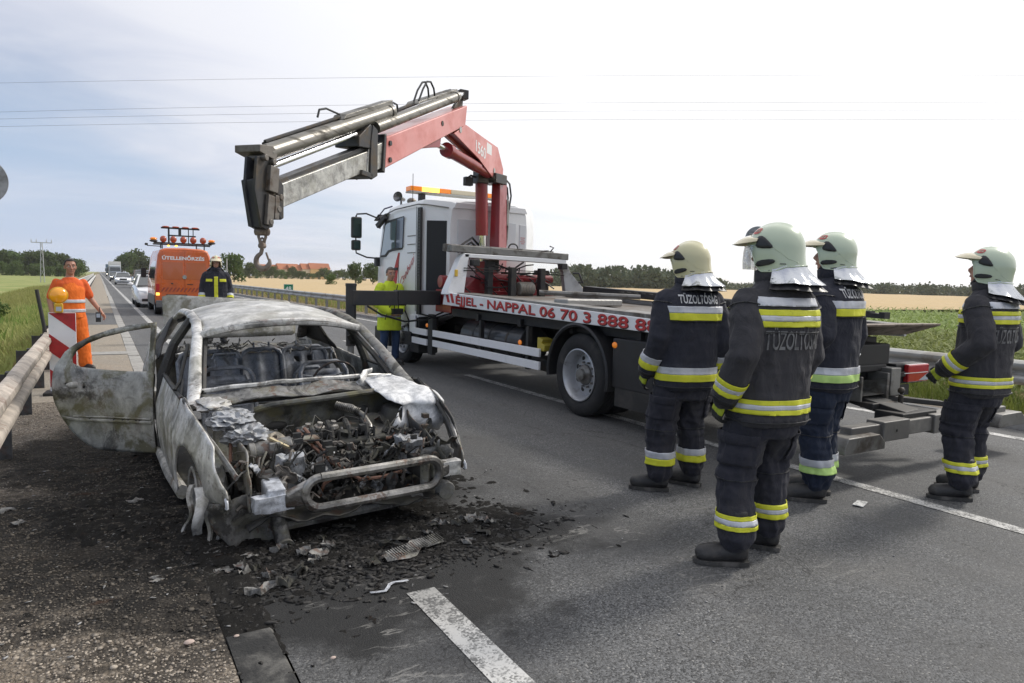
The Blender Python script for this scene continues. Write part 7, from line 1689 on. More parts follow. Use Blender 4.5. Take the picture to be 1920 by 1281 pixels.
car_obj('estate_car', 'silver white car with lit headlamps left of the dark off-road car', 'car', (2.55, 96, 0), mat('silver_car', (.55, .56, .58), .25, .3, coat=.8), 4.5, .9, 1.5, .9, True)
car_obj('red_car', 'red car with its roof showing above the white saloon', 'car', (5.35, 98, 0), mat('red_car_paint', (.35, .015, .02), .25, coat=.8), 4.4, .9, 1.5, .9)
car_obj('grey_car', 'grey car between the off-road car and the red car', 'car', (4.6, 88, 0), mat('grey_car_paint', (.16, .17, .17), .25, .3, coat=.8), 4.4, .9, 1.48, .9)
car_obj('dark_car', 'dark car behind the silver one in the queue with headlamps lit', 'car', (2.4, 130, 0), mat('dark_car_paint', (.03, .035, .045), .25, coat=.8), 4.5, .9, 1.5, .9, True)
def lorry(label, loc, boxm, cabm):
    t = thing('lorry', label, 'lorry', loc, 0, 'vehicles waiting in the queue behind the accident')
    b = MB(); b.loft([[(-1.2, 0, .5), (1.2, 0, .5), (1.2, 0, 1.9), (1.1, .15, 2.9), (-1.1, .15, 2.9), (-1.2, 0, 1.9)], [(-1.22, .2, .5), (1.22, .2, .5), (1.22, .2, 1.9), (1.18, .5, 3.0), (-1.18, .5, 3.0), (-1.22, .2, 1.9)], [(-1.22, 2.1, .5), (1.22, 2.1, .5), (1.22, 2.1, 1.9), (1.18, 2.1, 3.1), (-1.18, 2.1, 3.1), (-1.22, 2.1, 1.9)]]); b.build('cab', cabm, t)
    b = MB(); b.prism([(-1.08, -.01, 1.75), (1.08, -.01, 1.75), (1.0, .13, 2.6), (-1.0, .13, 2.6)], (0, -.03, 0)); b.build('windscreen', M_GLASS, t)
    b = MB(); b.box(-1.25, 1.25, 2.4, 10.5, 1.1, 4.0); b.build('cargo_box', boxm, t, bevel=.04)
    b = MB(); b.box(-.9, .9, -.04, .0, .6, 1.5); b.box(-1.1, 1.1, 2.3, 10, .6, 1.1); b.build('grille', M_FRAME, t)
    for s in (-1, 1):
        b = MB(); b.box(*sorted((s*.8, s*1.1)), -.06, .0, .7, .9); b.build('headlight', M_HEADL, t); b = MB(); b.box(*sorted((s*1.3, s*1.5)), .1, .2, 1.7, 2.6); b.build('mirror', M_BLACK, t)
        for y in (1.3, 8.5): small_wheel(t, s*1.2, y, .5, .3, s)
lorry('white box lorry heading the distant queue beside the trees', (3.3, 186, 0), mat('white_tarpaulin', (.66, .65, .62), .6), mat('pale_lorry_cab', (.40, .43, .46), .4))
lorry('farthest lorry in the queue, left of the white box lorry', (3.3, 262, 0), mat('blue_tarpaulin', (.10, .16, .22), .6), mat('dark_lorry_cab', (.12, .14, .16), .4))

# ---- signs and roadside things
def round_sign(label, x, y, z, r, yaw, ground):
    t = thing('round_sign', label, 'road sign', (x, y, ground), yaw)
    h = z-ground
    b = MB(); b.lathe([(0, -.004), (r-.01, -.004), (r, -.012), (r+.004, 0), (r, .012), (0, .006)], (0, 0, h), (0, -1, 0), 40); b.build('disc', mat('weathered_sign_back', (.30, .31, .33), .5, .5, var=.25, vscale=6, dirt=(.16, .16, .17), dscale=5), t)
    b = MB(); b.bar((-r*.7, -.03, h+.1), (r*.7, -.03, h+.1), .02, .03); b.bar((-r*.7, -.03, h-.1), (r*.7, -.03, h-.1), .02, .03); b.build('bracket', M_GALV, t)
    b = MB(); b.cyl((0, .03, -.2), (0, .03, h+r*.9), .03, n=12); b.build('post', M_GALV, t)
round_sign('back of a round road sign cut off by the left edge of the picture', -1.235, 10.6, 2.62, .30, R(8), -.15)
round_sign('round road sign on a grey post beyond the road, behind the nearest firefighter', 14.6, 12.0, 2.86, .30, R(-45), -.14)
ms = thing('milestone_sign', 'small green sign with the white number 48 beyond the guard rail', 'road sign', (10.4, 45.0, 0))
b = MB(); b.box(-.30, .30, -.01, .01, .52, 1.06); b.build('panel', mat('green_sign', (.01, .19, .10), .4), ms, bevel=.01)
b = MB()
for s in ((-.29, .29, .525, .54), (-.29, .29, 1.04, 1.055)): b.box(s[0], s[1], -.014, -.0105, s[2], s[3])
for x in (-.29, .275): b.box(x, x+.015, -.014, -.0105, .541, 1.039)
b.build('border', M_WHITETXT, ms)
text_on('sign_lettering', '48', .36, (-.19, -.013, .66), (1, 0, 0), (0, 0, 1), M_WHITETXT, ms, width=.36, bold=.001, extrude=.0005)
b = MB(); b.cyl((0, .03, -.3), (0, .03, .9), .025, n=8); b.build('post', M_GALV, ms)
bd = thing('beacon_board', 'red and white striped beacon board leaning against the guard rail', 'beacon board', (-.40, 10.1, .0), R(-6))
bw, bh, bz = .145, .98, .05
b = MB(); b.box(-bw, bw, -.008, .008, bz, bz+bh); b.build('board', mat('board_white', (.74, .74, .76), .4, var=.05, dirt=(.45, .45, .46), dscale=14, dlo=.62, dhi=.75), bd, bevel=.006)
M_BRED = mat('board_red', (.42, .02, .025), .35, var=.08, dirt=(.30, .03, .03), dscale=9)
b = MB()
for k in range(4):
    zt = bz+bh-.44*k; pts = [(-bw, zt), (bw, zt-.24), (bw, zt-.0), (-bw, zt+.22)] if k else [(-bw+.004, zt-.004), (bw-.004, zt-.24), (bw-.004, zt-.004)]
    if k:
        zt = bz+bh-.44*k+.18; pts = [(-bw+.004, zt), (bw-.004, zt-.24), (bw-.004, zt-.46), (-bw+.004, zt-.22)]
    pts = [(x, max(bz+.004, z)) for x, z in pts]
    b.prism([(x, -.0085, z) for x, z in pts], (0, -.003, 0))
b.build('red_stripe', M_BRED, bd, sharp=None)
b = MB(); b.box(-.2, .2, -.15, .15, 0, .05); b.cyl((0, .03, .03), (0, .03, .9), .02, n=8); b.build('stand', M_FRAME, bd)
lamp = thing('warning_lamp', 'round amber warning lamp mounted on top of the beacon board', 'warning lamp', (-.43, 10.08, 1.03))
b = MB(); b.box(-.045, .045, -.045, .045, .0, .115); b.build('battery_case', mat('yellow_case', (.62, .36, .02), .4), lamp, bevel=.012)
b = MB(); b.box(-.028, .028, -.048, -.0455, .02, .075); b.build('reflector_label', M_CLEARL, lamp)
b = MB(); b.lathe([(0, -.045), (.05, -.04), (.085, -.022), (.098, 0), (.085, .022), (.05, .04), (0, .045)], (0, 0, .215), (.1, -1, .05), 28); b.build('lens', mat('amber_lens_clear', (.80, .33, .012), .18, coat=.8, emit=.12), lamp)
b = MB(); b.lathe([(.094, -.012), (.103, 0), (.094, .012)], (0, 0, .215), (.1, -1, .05), 28); b.build('lens_ring', MATS['yellow_case'], lamp)
rd = thing('hand_radio', 'small black radio held in the left hand of the orange road worker', 'radio', (-.02, 12.34, .80))
b = MB(); b.box(-.035, .035, -.02, .02, -.03, .12); b.cyl((.02, 0, .12), (.02, 0, .20), .007, n=6); b.build('case', M_BLACK, rd, bevel=.008); b = MB(); b.box(-.025, .025, -.024, -.0205, .04, .10); b.build('screen', M_CLEARL, rd)
st = thing('leaning_pole', 'thin black pole leaning behind the scorched guard rail', 'pole', (-.62, 10.6, 0))
b = MB((-.62, 10.6, 0)); b.cyl((-.50, 10.5, .05), (-.68, 10.55, 1.30), .022, n=10); b.build('rod', M_BLACK, st)
# ================================================================== VEGETATION, GRAVEL, DEBRIS
rng = np.random.default_rng(7)
def leafmat(name, c1, c2, trans=.25):
    m = bpy.data.materials.new(name); m.use_nodes = True
    t = NT(m.node_tree); b = t.t.nodes['Principled BSDF']
    oi = t.n('ShaderNodeObjectInfo').outputs['Random']; oc = t.n('ShaderNodeTexCoord').outputs['Object']
    n_ = t.noise(oc, 1.1, 4, .6); f = t.n('ShaderNodeTexWhiteNoise', {'Vector': t.n('ShaderNodeVectorMath', {0: oc, 1: (.35, .35, .35)}, operation='SNAP').outputs[0]}, noise_dimensions='3D').outputs[0]
    c = t.mix(t.math('ADD', t.math('MULTIPLY', n_, .7), t.math('MULTIPLY', f, .35), clamp=True), c1, c2)
    hs = t.n('ShaderNodeHueSaturation', {'Hue': t.math('ADD', .485, t.math('MULTIPLY', oi, .03)), 'Value': t.math('ADD', .75, t.math('MULTIPLY', oi, .5)), 'Color': c})
    t.l.new(hs.outputs[0], b.inputs['Base Color']); b.inputs['Roughness'].default_value = .7; b.inputs['Specular IOR Level'].default_value = .2
    tr = t.n('ShaderNodeBsdfTranslucent', {0: hs.outputs[0]}); mx = t.n('ShaderNodeMixShader', {0: trans, 1: b.outputs[0], 2: tr.outputs[0]})
    out = [n for n in t.t.nodes if n.type == 'OUTPUT_MATERIAL'][0]; t.l.new(mx.outputs[0], out.inputs[0]); return m
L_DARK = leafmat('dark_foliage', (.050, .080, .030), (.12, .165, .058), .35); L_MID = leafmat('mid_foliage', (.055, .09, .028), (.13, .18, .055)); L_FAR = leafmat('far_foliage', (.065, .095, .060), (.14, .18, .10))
L_CORN = leafmat('corn_leaves', (.14, .19, .045), (.33, .37, .13), .35); L_GRASS = leafmat('grass_blades', (.17, .23, .05), (.44, .42, .17), .35); L_DRY = leafmat('dry_grass', (.26, .21, .09), (.42, .33, .17), .3)
L_WEED = leafmat('weed_leaves', (.09, .16, .03), (.26, .32, .08), .35)
M_BARK = mat('bark', (.10, .08, .06), .9, var=.3, vscale=3)
def quads(P, D, U, w, l):
    """leaf cards as bent quads: centre P, direction D, side U"""
    n = len(P); a = P-U*w[:, None]; b_ = P+U*w[:, None]; c = P+D*l[:, None]+U*w[:, None]*.5; d = P+D*l[:, None]-U*w[:, None]*.5
    V = np.stack([a, b_, c, d], 1).reshape(-1, 3); F = np.arange(4*n).reshape(-1, 4); return V, F
def unit(n): v = rng.normal(size=(n, 3)); return v/np.linalg.norm(v, axis=1)[:, None]
def crown_mesh(name, lobes, n, size, m):
    Ps, Ns = [], []
    tot = sum(l[3]*l[4]*l[5] for l in lobes)
    for cx, cy, cz, rx, ry, rz in lobes:
        k = int(n*(rx*ry*rz)/tot); d = unit(k); r = rng.uniform(.55, 1.02, k)**.6; jag = 1+.22*np.sin(d[:, 0]*7+cx)*np.cos(d[:, 2]*6+cz)
        Ps.append(np.array([cx, cy, cz])+d*(r*jag)[:, None]*np.array([rx, ry, rz])); Ns.append(d)
    P = np.concatenate(Ps); Nn = np.concatenate(Ns); D = unit(len(P))*.8+Nn*.3+np.array([0, 0, .2]); D /= np.linalg.norm(D, axis=1)[:, None]
    U = np.cross(D, unit(len(P))); U /= np.linalg.norm(U, axis=1)[:, None]+1e-6
    V, F = quads(P, D, U, rng.uniform(.5, 1, len(P))*size*.6, rng.uniform(.6, 1.2, len(P))*size)
    me = np_mesh(name, V, F, m); d = me.data; bpy.data.objects.remove(me); return d
def trunk_mesh(h, r, limbs, seed):
    random.seed(seed); b = MB(); b.tube([(0, 0, -.3), (.05, 0, h*.3), (-.05, .05, h*.65)], [r, r*.8, r*.5], 7)
    for k in range(limbs):
        a = 6.28*k/limbs+random.random(); z = h*random.uniform(.3, .6); L = h*random.uniform(.18, .3); b.tube([(0, 0, z), (math.cos(a)*L*.6, math.sin(a)*L*.6, z+L*.6), (math.cos(a)*L, math.sin(a)*L, z+L*1.1)], [r*.4, r*.25, r*.08], 5)
    me = b.mesh('trunk'); me.materials.append(M_BARK); return me
def lobes(h, w, k, seed, lo=.25):
    r = random.Random(seed); out = [(0, 0, h*.62, w*.7, w*.7, h*.34)]
    for i in range(k):
        a = 6.28*i/k+r.random(); z = h*r.uniform(lo+.14, .86); rr = w*r.uniform(.28, .48)*(1.15-.5*abs(z/h-.5)); out.append((math.cos(a)*w*r.uniform(.35, .75), math.sin(a)*w*r.uniform(.35, .75), z, rr, rr, rr*r.uniform(.7, 1.0)))
    return out
def tree_kind(h, w, n, size, m, seed, lo=.25): return crown_mesh('crown', lobes(h, w, 9, seed, lo), n, size, m), trunk_mesh(h, h*.022, 5, seed)
def plant_tree(name, label, cat, kind, x, y, z, s, group=None, rzv=None):
    t = thing(name, label, cat, (x, y, z), rng.uniform(0, 6.28) if rzv is None else rzv, group); t.scale = (s*rng.uniform(.9, 1.15), s*rng.uniform(.9, 1.15), s)
    for nm, me in (('crown', kind[0]), ('trunk', kind[1])):
        o = bpy.data.objects.new(nm, me); COL.objects.link(o); o.parent = t
    return t
KA = [tree_kind(12, 4.8, 1800, .72, L_DARK, s, .0) for s in (1, 2, 3)]; KS = tree_kind(9, 4.5, 1500, .75, L_WEED, 9, -.05); KB = [tree_kind(9, 4.2, 1300, .62, L_MID, s, -.06) for s in (4, 5)]; KF = [tree_kind(12, 5.5, 520, 1.3, L_FAR, s, .1) for s in (6, 7)]
# wood on the left beyond the green field
for k in range(44):
    D = 415+rng.uniform(0, 60); u = (k+.5)/44; a = -.205+.188*u+rng.uniform(-.003, .003); s = rng.uniform(.85, 1.12)*(1.0 if u < .9 else .8)
    plant_tree('woodland_tree', 'dark green tree in the wood beyond the left field', 'tree', KA[k % 3], a*D, D, -1.5, s, 'trees of the wood beyond the left field')
for k in range(22):
    D = 405; a = -.20+.185*(k+.5)/22
    plant_tree('woodland_edge_tree', 'low bushy tree at the edge of the left wood', 'tree', KB[k % 2], a*D+rng.uniform(-2, 2), D+rng.uniform(-6, 4), -1.5, rng.uniform(.55, .85), 'low trees at the edge of the left wood')
# beyond the queue, to the right of the road
for k in range(16):
    D = 430+rng.uniform(-30, 60); a = .026+.085*k/16
    plant_tree('roadside_tree', 'tree beyond the traffic queue right of the road', 'tree', KA[k % 3], a*D, D, 0, rng.uniform(.75, 1.15)*(1.15 if k < 4 else .85), 'trees beyond the traffic queue')
for k in range(34):
    D = 380+rng.uniform(-20, 90); a = .165+.245*k/34
    plant_tree('hedgerow_tree', 'tree of the hedgerow along the far edge of the wheat field', 'tree', (KA+KB)[k % 5], a*D, D, 0, rng.uniform(.38, .72), 'hedgerow trees beyond the wheat field')
def at_px(az, D, z=0): return (math.sin(az)*D, math.cos(az)*D, z)
for lab, az, D, s, kd in (('round leafy tree just left of the truck cab, taller of the pair', R(18.2), 190, .50, 0), ('dark leafy tree touching the left edge of the truck cab', R(19.6), 185, .46, 1), ('lone light tree standing left of the milestone sign', R(9.0), 170, .55, 2), ('small bush in the wheat field right of the milestone sign', R(16.3), 160, .28, 3)):
    x, y, z = at_px(az, D); plant_tree('field_tree', lab, 'tree', (KA+KB)[kd], x, y, 0, s)
for lab, x, y, z, s in (('green shrub on the left verge cut by the picture edge', -2.45, 15.5, -.45, .23), ('olive green shrub on the verge beside the shrub at the picture edge', -2.1, 14.2, -.35, .12), ('dark shrub at the foot of the power pole field', -4.2, 34, -1.0, .20), ('dark shrub beyond the red and white board', -3.3, 30, -.75, .14)):
    plant_tree('verge_shrub', lab, 'shrub', KS if s > .11 and y < 20 else KB[0], x, y, z, s)
# far wood on the right as one mass
lob = []
for k in range(170):
    a = .50+.95*k/170; D = 420+60*math.sin(k*.7)+(0 if k < 60 else 260); h = (8.0+4*abs(math.sin(k*1.3)))*(1.0 if 18 < k < 52 else .55 if k < 90 else .75)
    lob.append((math.sin(a)*D, math.cos(a)*D, h*.45, 8, 8, h*.55))
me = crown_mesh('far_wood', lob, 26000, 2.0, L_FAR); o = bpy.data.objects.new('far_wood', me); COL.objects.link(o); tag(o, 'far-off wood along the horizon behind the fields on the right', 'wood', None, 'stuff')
b = MB()
for k in range(60):
    a = -.35+.9*k/60; D = 1400; b.box(math.sin(a)*D-60, math.sin(a)*D+60, math.cos(a)*D-20, math.cos(a)*D+20, -2, 9+4*math.sin(k*1.7))
# village roofs
M_ROOF = mat('terracotta_roof', (.36, .13, .06), .8, var=.2, vscale=.3); M_WALL = mat('rendered_wall', (.60, .52, .40), .8, var=.1, vscale=.5); M_WALL2 = mat('warm_wall', (.62, .42, .20), .8, var=.1, vscale=.5)
for k, (az, w, h, lab) in enumerate(((11.9, 22, 5.5, 'leftmost long red-roofed house of the far village'), (12.9, 15, 6.5, 'red-roofed house second from the left in the far village'), (13.8, 18, 6, 'pale house with brown roof in the middle of the far village'), (14.6, 13, 7, 'red-roofed house right of the middle in the far village'), (15.3, 14, 7.5, 'yellow-walled red-roofed house at the right end of the far village'))):
    x, y, _ = at_px(R(az), 520); t = thing('village_house', lab, 'house', (x, y, 0), R(rng.uniform(-20, 20)))
    b = MB(); b.box(-w/2, w/2, -5, 5, -1, h); b.build('wall', M_WALL2 if k == 4 else M_WALL, t)
    b = MB(); b.prism([(-w/2-.4, -5.5, h), (-w/2-.4, 5.5, h), (-w/2-.4, 0, h+4.2)], (w+.8, 0, 0)); b.build('roof', M_ROOF, t, fix=True)
    for i in range(int(w/4)): b = MB(); xx = -w/2+2+4*i; b.box(xx-.6, xx+.6, -5.05, -4.99, 1.5, 3.2); b.build('window', M_GLASS, t)
x, y, _ = at_px(R(6.6), 900); wt = thing('water_tower', 'pale water tower far away left of the crane hook', 'water tower', (x, y, 0))
b = MB(); b.cyl((0, 0, 0), (0, 0, 26), 1.2, n=10); b.build('shaft', M_STEELP, wt); b = MB(); b.ball((0, 0, 28), (4, 4, 4.5), 14, 10); b.build('tank', M_STEELP, wt)
x, y, _ = at_px(R(8.5), 150); fp = thing('field_pole', 'thin pale pole standing at the edge of the wheat field', 'pole', (x, y, 0)); b = MB(); b.cyl((0, 0, 0), (0, 0, 4.8), .10, n=8); b.build('mast', M_STEELP, fp)

# ---- blades: grass, dry verge, corn
def blades(name, X, Y, Z, h, w, m, lean=.35, segs=2, kind='stuff', mi=None):
    n = len(X); a = rng.uniform(0, 6.283, n); dx, dy = np.cos(a), np.sin(a); ln = rng.uniform(.2, 1, n)*lean
    V = []; F = []
    base = np.stack([X, Y, Z], 1); side = np.stack([-dy, dx, np.zeros(n)], 1)*(w/2)[:, None]
    rows = []
    for k in range(segs+1):
        t = k/segs; c = base+np.stack([dx*ln*h*t*t, dy*ln*h*t*t, h*t*(1-.25*ln*t)], 1); wd = 1-t**1.5*.92
        rows += [c-side*wd, c+side*wd]
    V = np.stack(rows, 1).reshape(-1, 3); F = []; m_ = 2*(segs+1)
    idx = np.arange(n)*m_
    for k in range(segs): F.append(np.stack([idx+2*k, idx+2*k+1, idx+2*k+3, idx+2*k+2], 1))
    F = np.concatenate(F); o = np_mesh(name, V, F, m); tag(o, kind=kind); return o
def vz(x): return np.interp(x, [-9.5, -7, -5, -3.2, -1.9, -1.25, -.9], [-1.55, -1.38, -1.0, -.52, -.14, -.015, -.01])
n = 36000; Y = 3.5+38*rng.uniform(0, 1, n)**1.35; X = -1.12-7.5*rng.uniform(0, 1, n)**1.5
blades('grass', X, Y, vz(X)-.02, rng.uniform(.10, .34, n)*(1+.6*(X < -3)), rng.uniform(.010, .022, n)*(1+Y/25), L_GRASS, .8)
n = 9000; Y = 3.2+16*rng.uniform(0, 1, n)**1.3; X = -.98-1.3*rng.uniform(0, 1, n)**1.4
tag(blades('dry_grass', X, Y, vz(X)-.02, rng.uniform(.05, .22, n), rng.uniform(.006, .012, n)*(1+Y/20), L_DRY, 1.0), 'dry straw-coloured grass along the left guard rail', 'grass')
n = 7000; Y = 5+34*rng.uniform(0, 1, n)**1.2; X = -1.6-5.5*rng.uniform(0, 1, n); q = np.sin(X*2.1+Y*.7)+np.sin(Y*1.3-X) > .5; X, Y = X[q], Y[q]
blades('verge_herbs', X, Y, vz(X)-.02, rng.uniform(.2, .55, len(X)), rng.uniform(.02, .05, len(X)), L_WEED, .8)
n = 15000; Y = 42+110*rng.uniform(0, 1, n)**1.2; X = -1.2-9*rng.uniform(0, 1, n)
blades('far_grass', X, Y, vz(X)-.03, rng.uniform(.2, .5, n), rng.uniform(.04, .09, n), L_GRASS, .6, 1)
n = 15000; Y = -6+26*rng.uniform(0, 1, n); X = 10.25+1.5*rng.uniform(0, 1, n)
blades('verge_weeds', X, Y, -.06+0*X, rng.uniform(.10, .42, n)*np.clip((X-9.95)/.7, .3, 1), rng.uniform(.010, .024, n), L_WEED, .9)
n = 12000; Y = 20+90*rng.uniform(0, 1, n)**1.3; X = 10.2+3.6*rng.uniform(0, 1, n)
blades('roadside_grass', X, Y, -.12+0*X, rng.uniform(.15, .5, n), rng.uniform(.02, .05, n)*(1+Y/60), L_DRY, .7, 1)
n = 5000; Y = 10+70*rng.uniform(0, 1, n)**1.3; X = 10.4+3.0*rng.uniform(0, 1, n)
blades('roadside_weeds', X, Y, -.12+0*X, rng.uniform(.2, .6, n), rng.uniform(.03, .06, n), L_WEED, .7, 1)
def corn(name, X, Y, H, nl, wscale, segs=3):
    n = len(X)*nl; X = np.repeat(X, nl); Y = np.repeat(Y, nl); H = np.repeat(H, nl); k = np.tile(np.arange(nl), n//nl)
    a = rng.uniform(0, 6.28, n); dx, dy = np.cos(a), np.sin(a); z0 = -.16+H*(.12+.62*k/nl); L = H*rng.uniform(.55, .85, n); el = rng.uniform(.75, 1.25, n); rows = []
    side = np.stack([-dy, dx, np.zeros(n)], 1)*(rng.uniform(.017, .029, n)*wscale)[:, None]; base = np.stack([X, Y, z0], 1)
    for s in range(segs+1):
        t = s/segs; hor = L*(t*np.cos(el)+.35*t*t); ver = L*(np.sin(el)*t-.62*t*t); c = base+np.stack([dx*hor, dy*hor, ver], 1); wd = (math.sin(math.pi*min(1, .18+t*.82)))*.95+.05
        rows += [c-side*wd, c+side*wd]
    V = np.stack(rows, 1).reshape(-1, 3); m_ = 2*(segs+1); idx = np.arange(n)*m_
    F = np.concatenate([np.stack([idx+2*s, idx+2*s+1, idx+2*s+3, idx+2*s+2], 1) for s in range(segs)])
    o = np_mesh(name, V, F, L_CORN); tag(o, kind='stuff'); return o
def cornfield(name, x0, x1, y0, y1, row, step, nl, ws, segs, hh):
    xs = np.arange(x0, x1, row); ys = np.arange(y0, y1, step); X, Y = np.meshgrid(xs, ys); X = X.ravel()+rng.normal(0, .05, X.size); Y = Y.ravel()+rng.normal(0, .06, Y.size)
    az = np.degrees(np.arctan2(X, Y)); k = (az > 34) & (az < 80); X, Y = X[k], Y[k]; return corn(name, X, Y, hh*rng.uniform(.75, 1.15, len(X)), nl, ws, segs)
cornfield('corn_plants', 11.7, 24, -3, 22, .70, .19, 10, 1.0, 3, .72); cornfield('far_corn_plants', 24, 46, -6, 34, .75, .30, 6, 2.0, 2, .75); cornfield('farthest_corn_plants', 46, 84, -10, 34, 1.1, .8, 3, 4.5, 1, .8)

# ---- loose gravel stones and burnt debris
ico = bmesh.new(); bmesh.ops.create_icosphere(ico, subdivisions=1, radius=1); IV = np.array([v.co[:] for v in ico.verts]); IF = np.array([[v.index for v in f.verts] for f in ico.faces]); ico.free()
def stones(name, X, Y, Z, S, m, flat=.6, jit=.28, stretch=1.0):
    n = len(X); rot = rng.uniform(0, 6.28, n); V = np.repeat(IV[None], n, 0)*(1+rng.uniform(-jit, jit, (n, len(IV), 1))); V = V*np.stack([S*rng.uniform(.8, 1.5*stretch, n), S, S*flat*rng.uniform(.6, 1.2, n)], 1)[:, None, :]
    c, s = np.cos(rot)[:, None], np.sin(rot)[:, None]; V = np.stack([V[..., 0]*c-V[..., 1]*s, V[..., 0]*s+V[..., 1]*c, V[..., 2]], -1)+np.stack([X, Y, Z], 1)[:, None, :]
    F = (IF[None]+(np.arange(n)*len(IV))[:, None, None]).reshape(-1, 3); o = np_mesh(name, V.reshape(-1, 3), F, m); tag(o, kind='stuff'); return o
def stonemat(name, c1, c2, soot=False):
    m = bpy.data.materials.new(name); m.use_nodes = True; t = NT(m.node_tree); b = t.t.nodes['Principled BSDF']; oc = t.n('ShaderNodeTexCoord').outputs['Object']
    f = t.n('ShaderNodeTexWhiteNoise', {'Vector': t.n('ShaderNodeVectorMath', {0: oc, 1: (.02, .02, 5)}, operation='SNAP').outputs[0]}, noise_dimensions='3D').outputs[0]
    c = t.mix(f, c1, c2)
    if soot:
        s = stain_factor(t, oc, [(.15, 4.7, 1.2, 1.5), (-.05, 6.6, .8, 1.6), (.45, 3.5, .7, .6), (1.3, 4.5, 1.5, 2.4)], .7, 1.4); c = t.mix(t.math('MULTIPLY', s, .74), c, (.02, .019, .018))
    t.l.new(c, b.inputs['Base Color']); b.inputs['Roughness'].default_value = .9; b.inputs['Specular IOR Level'].default_value = .12; return m
M_STONE = stonemat('gravel_stone', (.13, .11, .09), (.48, .42, .35), True); M_CHAR = stonemat('charred_debris', (.004, .004, .004), (.07, .067, .064)); M_ASH = stonemat('ash_flake', (.14, .138, .135), (.40, .395, .39))
gz = lambda X, Y: np.array([.012+relief(x, y)-.03*max(0, -x-.55) for x, y in zip(X, Y)])
n = 26000; Y = 1.3+8*rng.uniform(0, 1, n)**1.7; X = rng.uniform(-.98, .42, n); stones('gravel_stones', X, Y, gz(X, Y)+.001, rng.uniform(.0025, .0075, n)*(1+.9*(rng.uniform(0, 1, n) > .94)), M_STONE)
n = 5200; Y = rng.normal(3.65, .22, n); X = rng.normal(1.3, .48, n); k = (Y > 3.05+.12*np.sin(X*5)) & (X > .45); stones('charred_debris', X[k], Y[k], .003+0*X[k], .0025+.016*rng.uniform(0, 1, k.sum())**4, M_CHAR, .5, .55, 2.4)
n = 300; Y = rng.uniform(2.9, 6.5, n); X = np.where(rng.uniform(0, 1, n) < .5, rng.normal(1.2, .6, n), rng.uniform(-.8, .5, n)); stones('ash_flakes', X, Y, np.where(X < .43, gz(X, Y), 0)+.006, rng.uniform(.002, .007, n), M_ASH, .3, .5, 2)
n = 160; Y = rng.uniform(1.9, 4.2, n); X = rng.uniform(2.0, 4.2, n); stones('road_grit', X, Y, .003+0*X, rng.uniform(.0025, .006, n), M_ASH, .5)
random.seed(31)
# thick black ash bed under and around the wreck, spreading over the shoulder and the buried kerb
AX = np.arange(-.6, 2.75, .018); AY = np.arange(2.75, 8.6, .018); AV = []
def ash_h(x, y):
    wx = x+.22*noise.noise((x*2.2, y*2.2, 1))+.07*noise.noise((x*8, y*8, 2)); wy = y+.22*noise.noise((x*2.2, y*2.2, 7))+.07*noise.noise((x*8, y*8, 5)); m_ = 0.0
    for cx, cy, rx, ry in ((1.3, 3.78, .92, .42), (.55, 4.7, .60, 1.4), (.55, 7.0, .30, 1.8), (1.5, 5.2, 1.0, 1.6), (2.05, 3.8, .5, .42), (.1, 4.9, .45, .55)):
        m_ = max(m_, 1.15-math.hypot((wx-cx)/rx, (wy-cy)/ry))
    m_ += .30*noise.noise((x*5, y*5, 8))+.30*noise.noise((x*15, y*15, 6)); k = max(-.4, min(1, m_*2.2)); base = (.012+relief(x, y)-.03*max(0, -x-.55)) if x < .43 else (.016 if x < .625 else 0)*1.0
    return base-.012+k*(.013+.022*abs(noise.noise((x*6, y*6, 3)))+.016*noise.noise((x*19, y*19, 4)))+.011*noise.noise((x*41, y*41, 6))
for y in AY:
    for x in AX: AV.append((x, y, ash_h(x, y)))
na, nb = len(AX), len(AY); AF = [(j*na+i, j*na+i+1, (j+1)*na+i+1, (j+1)*na+i) for j in range(nb-1) for i in range(na-1)]
def ashmat():
    m = bpy.data.materials.new('black_ash'); m.use_nodes = True; t = NT(m.node_tree); b = t.t.nodes['Principled BSDF']; oc = t.n('ShaderNodeTexCoord').outputs['Object']
    f = t.noise(oc, 90, 5, .75); g = t.noise(oc, 6, 8, .7, .6)
    c = t.mix(g, (.006, .006, .006), (.034, .032, .030)); c = t.mix(t.math('MULTIPLY', t.ramp(f, .58, .72), .6), c, (.085, .08, .075))
    c = t.mix(t.math('MULTIPLY', t.ramp(t.noise(oc, 140, 2, .5), .68, .76), .55), c, (.25, .25, .25)); c = t.mix(t.math('MULTIPLY', t.ramp(t.noise(t.mapping(oc, (1, 2.2, 1)), 3.3, 6, .65), .60, .70), .6), c, (.06, .032, .02)); c = t.mix(t.math('MULTIPLY', t.ramp(t.noise(oc, 24, 6, .7), .60, .68), .5), c, (.16, .155, .15))
    t.l.new(c, b.inputs['Base Color']); b.inputs['Roughness'].default_value = .9; b.inputs['Specular IOR Level'].default_value = .08
    bp = t.n('ShaderNodeBump', {'Height': f, 'Strength': .7, 'Distance': .012}); t.l.new(bp.outputs[0], b.inputs['Normal']); return m
tag(np_mesh('ash_bed', AV, AF, ashmat(), smooth=True), 'thick bed of black ash and soot around the wreck', 'ash', None, 'stuff')
n = 9000; Y = 2.6+5.2*rng.uniform(0, 1, n)**1.2; X = rng.normal(.95, .62, n); Z = np.array([ash_h(x, y) for x, y in zip(X, Y)]); k = Z > np.where(X < .43, gz(X, Y)-.002, .002); X, Y, Z = X[k], Y[k], Z[k]; stones('charred_crumbs', X, Y, Z+.001, .0015+.011*rng.uniform(0, 1, len(X))**3, M_CHAR, .6, .5, 2.0)
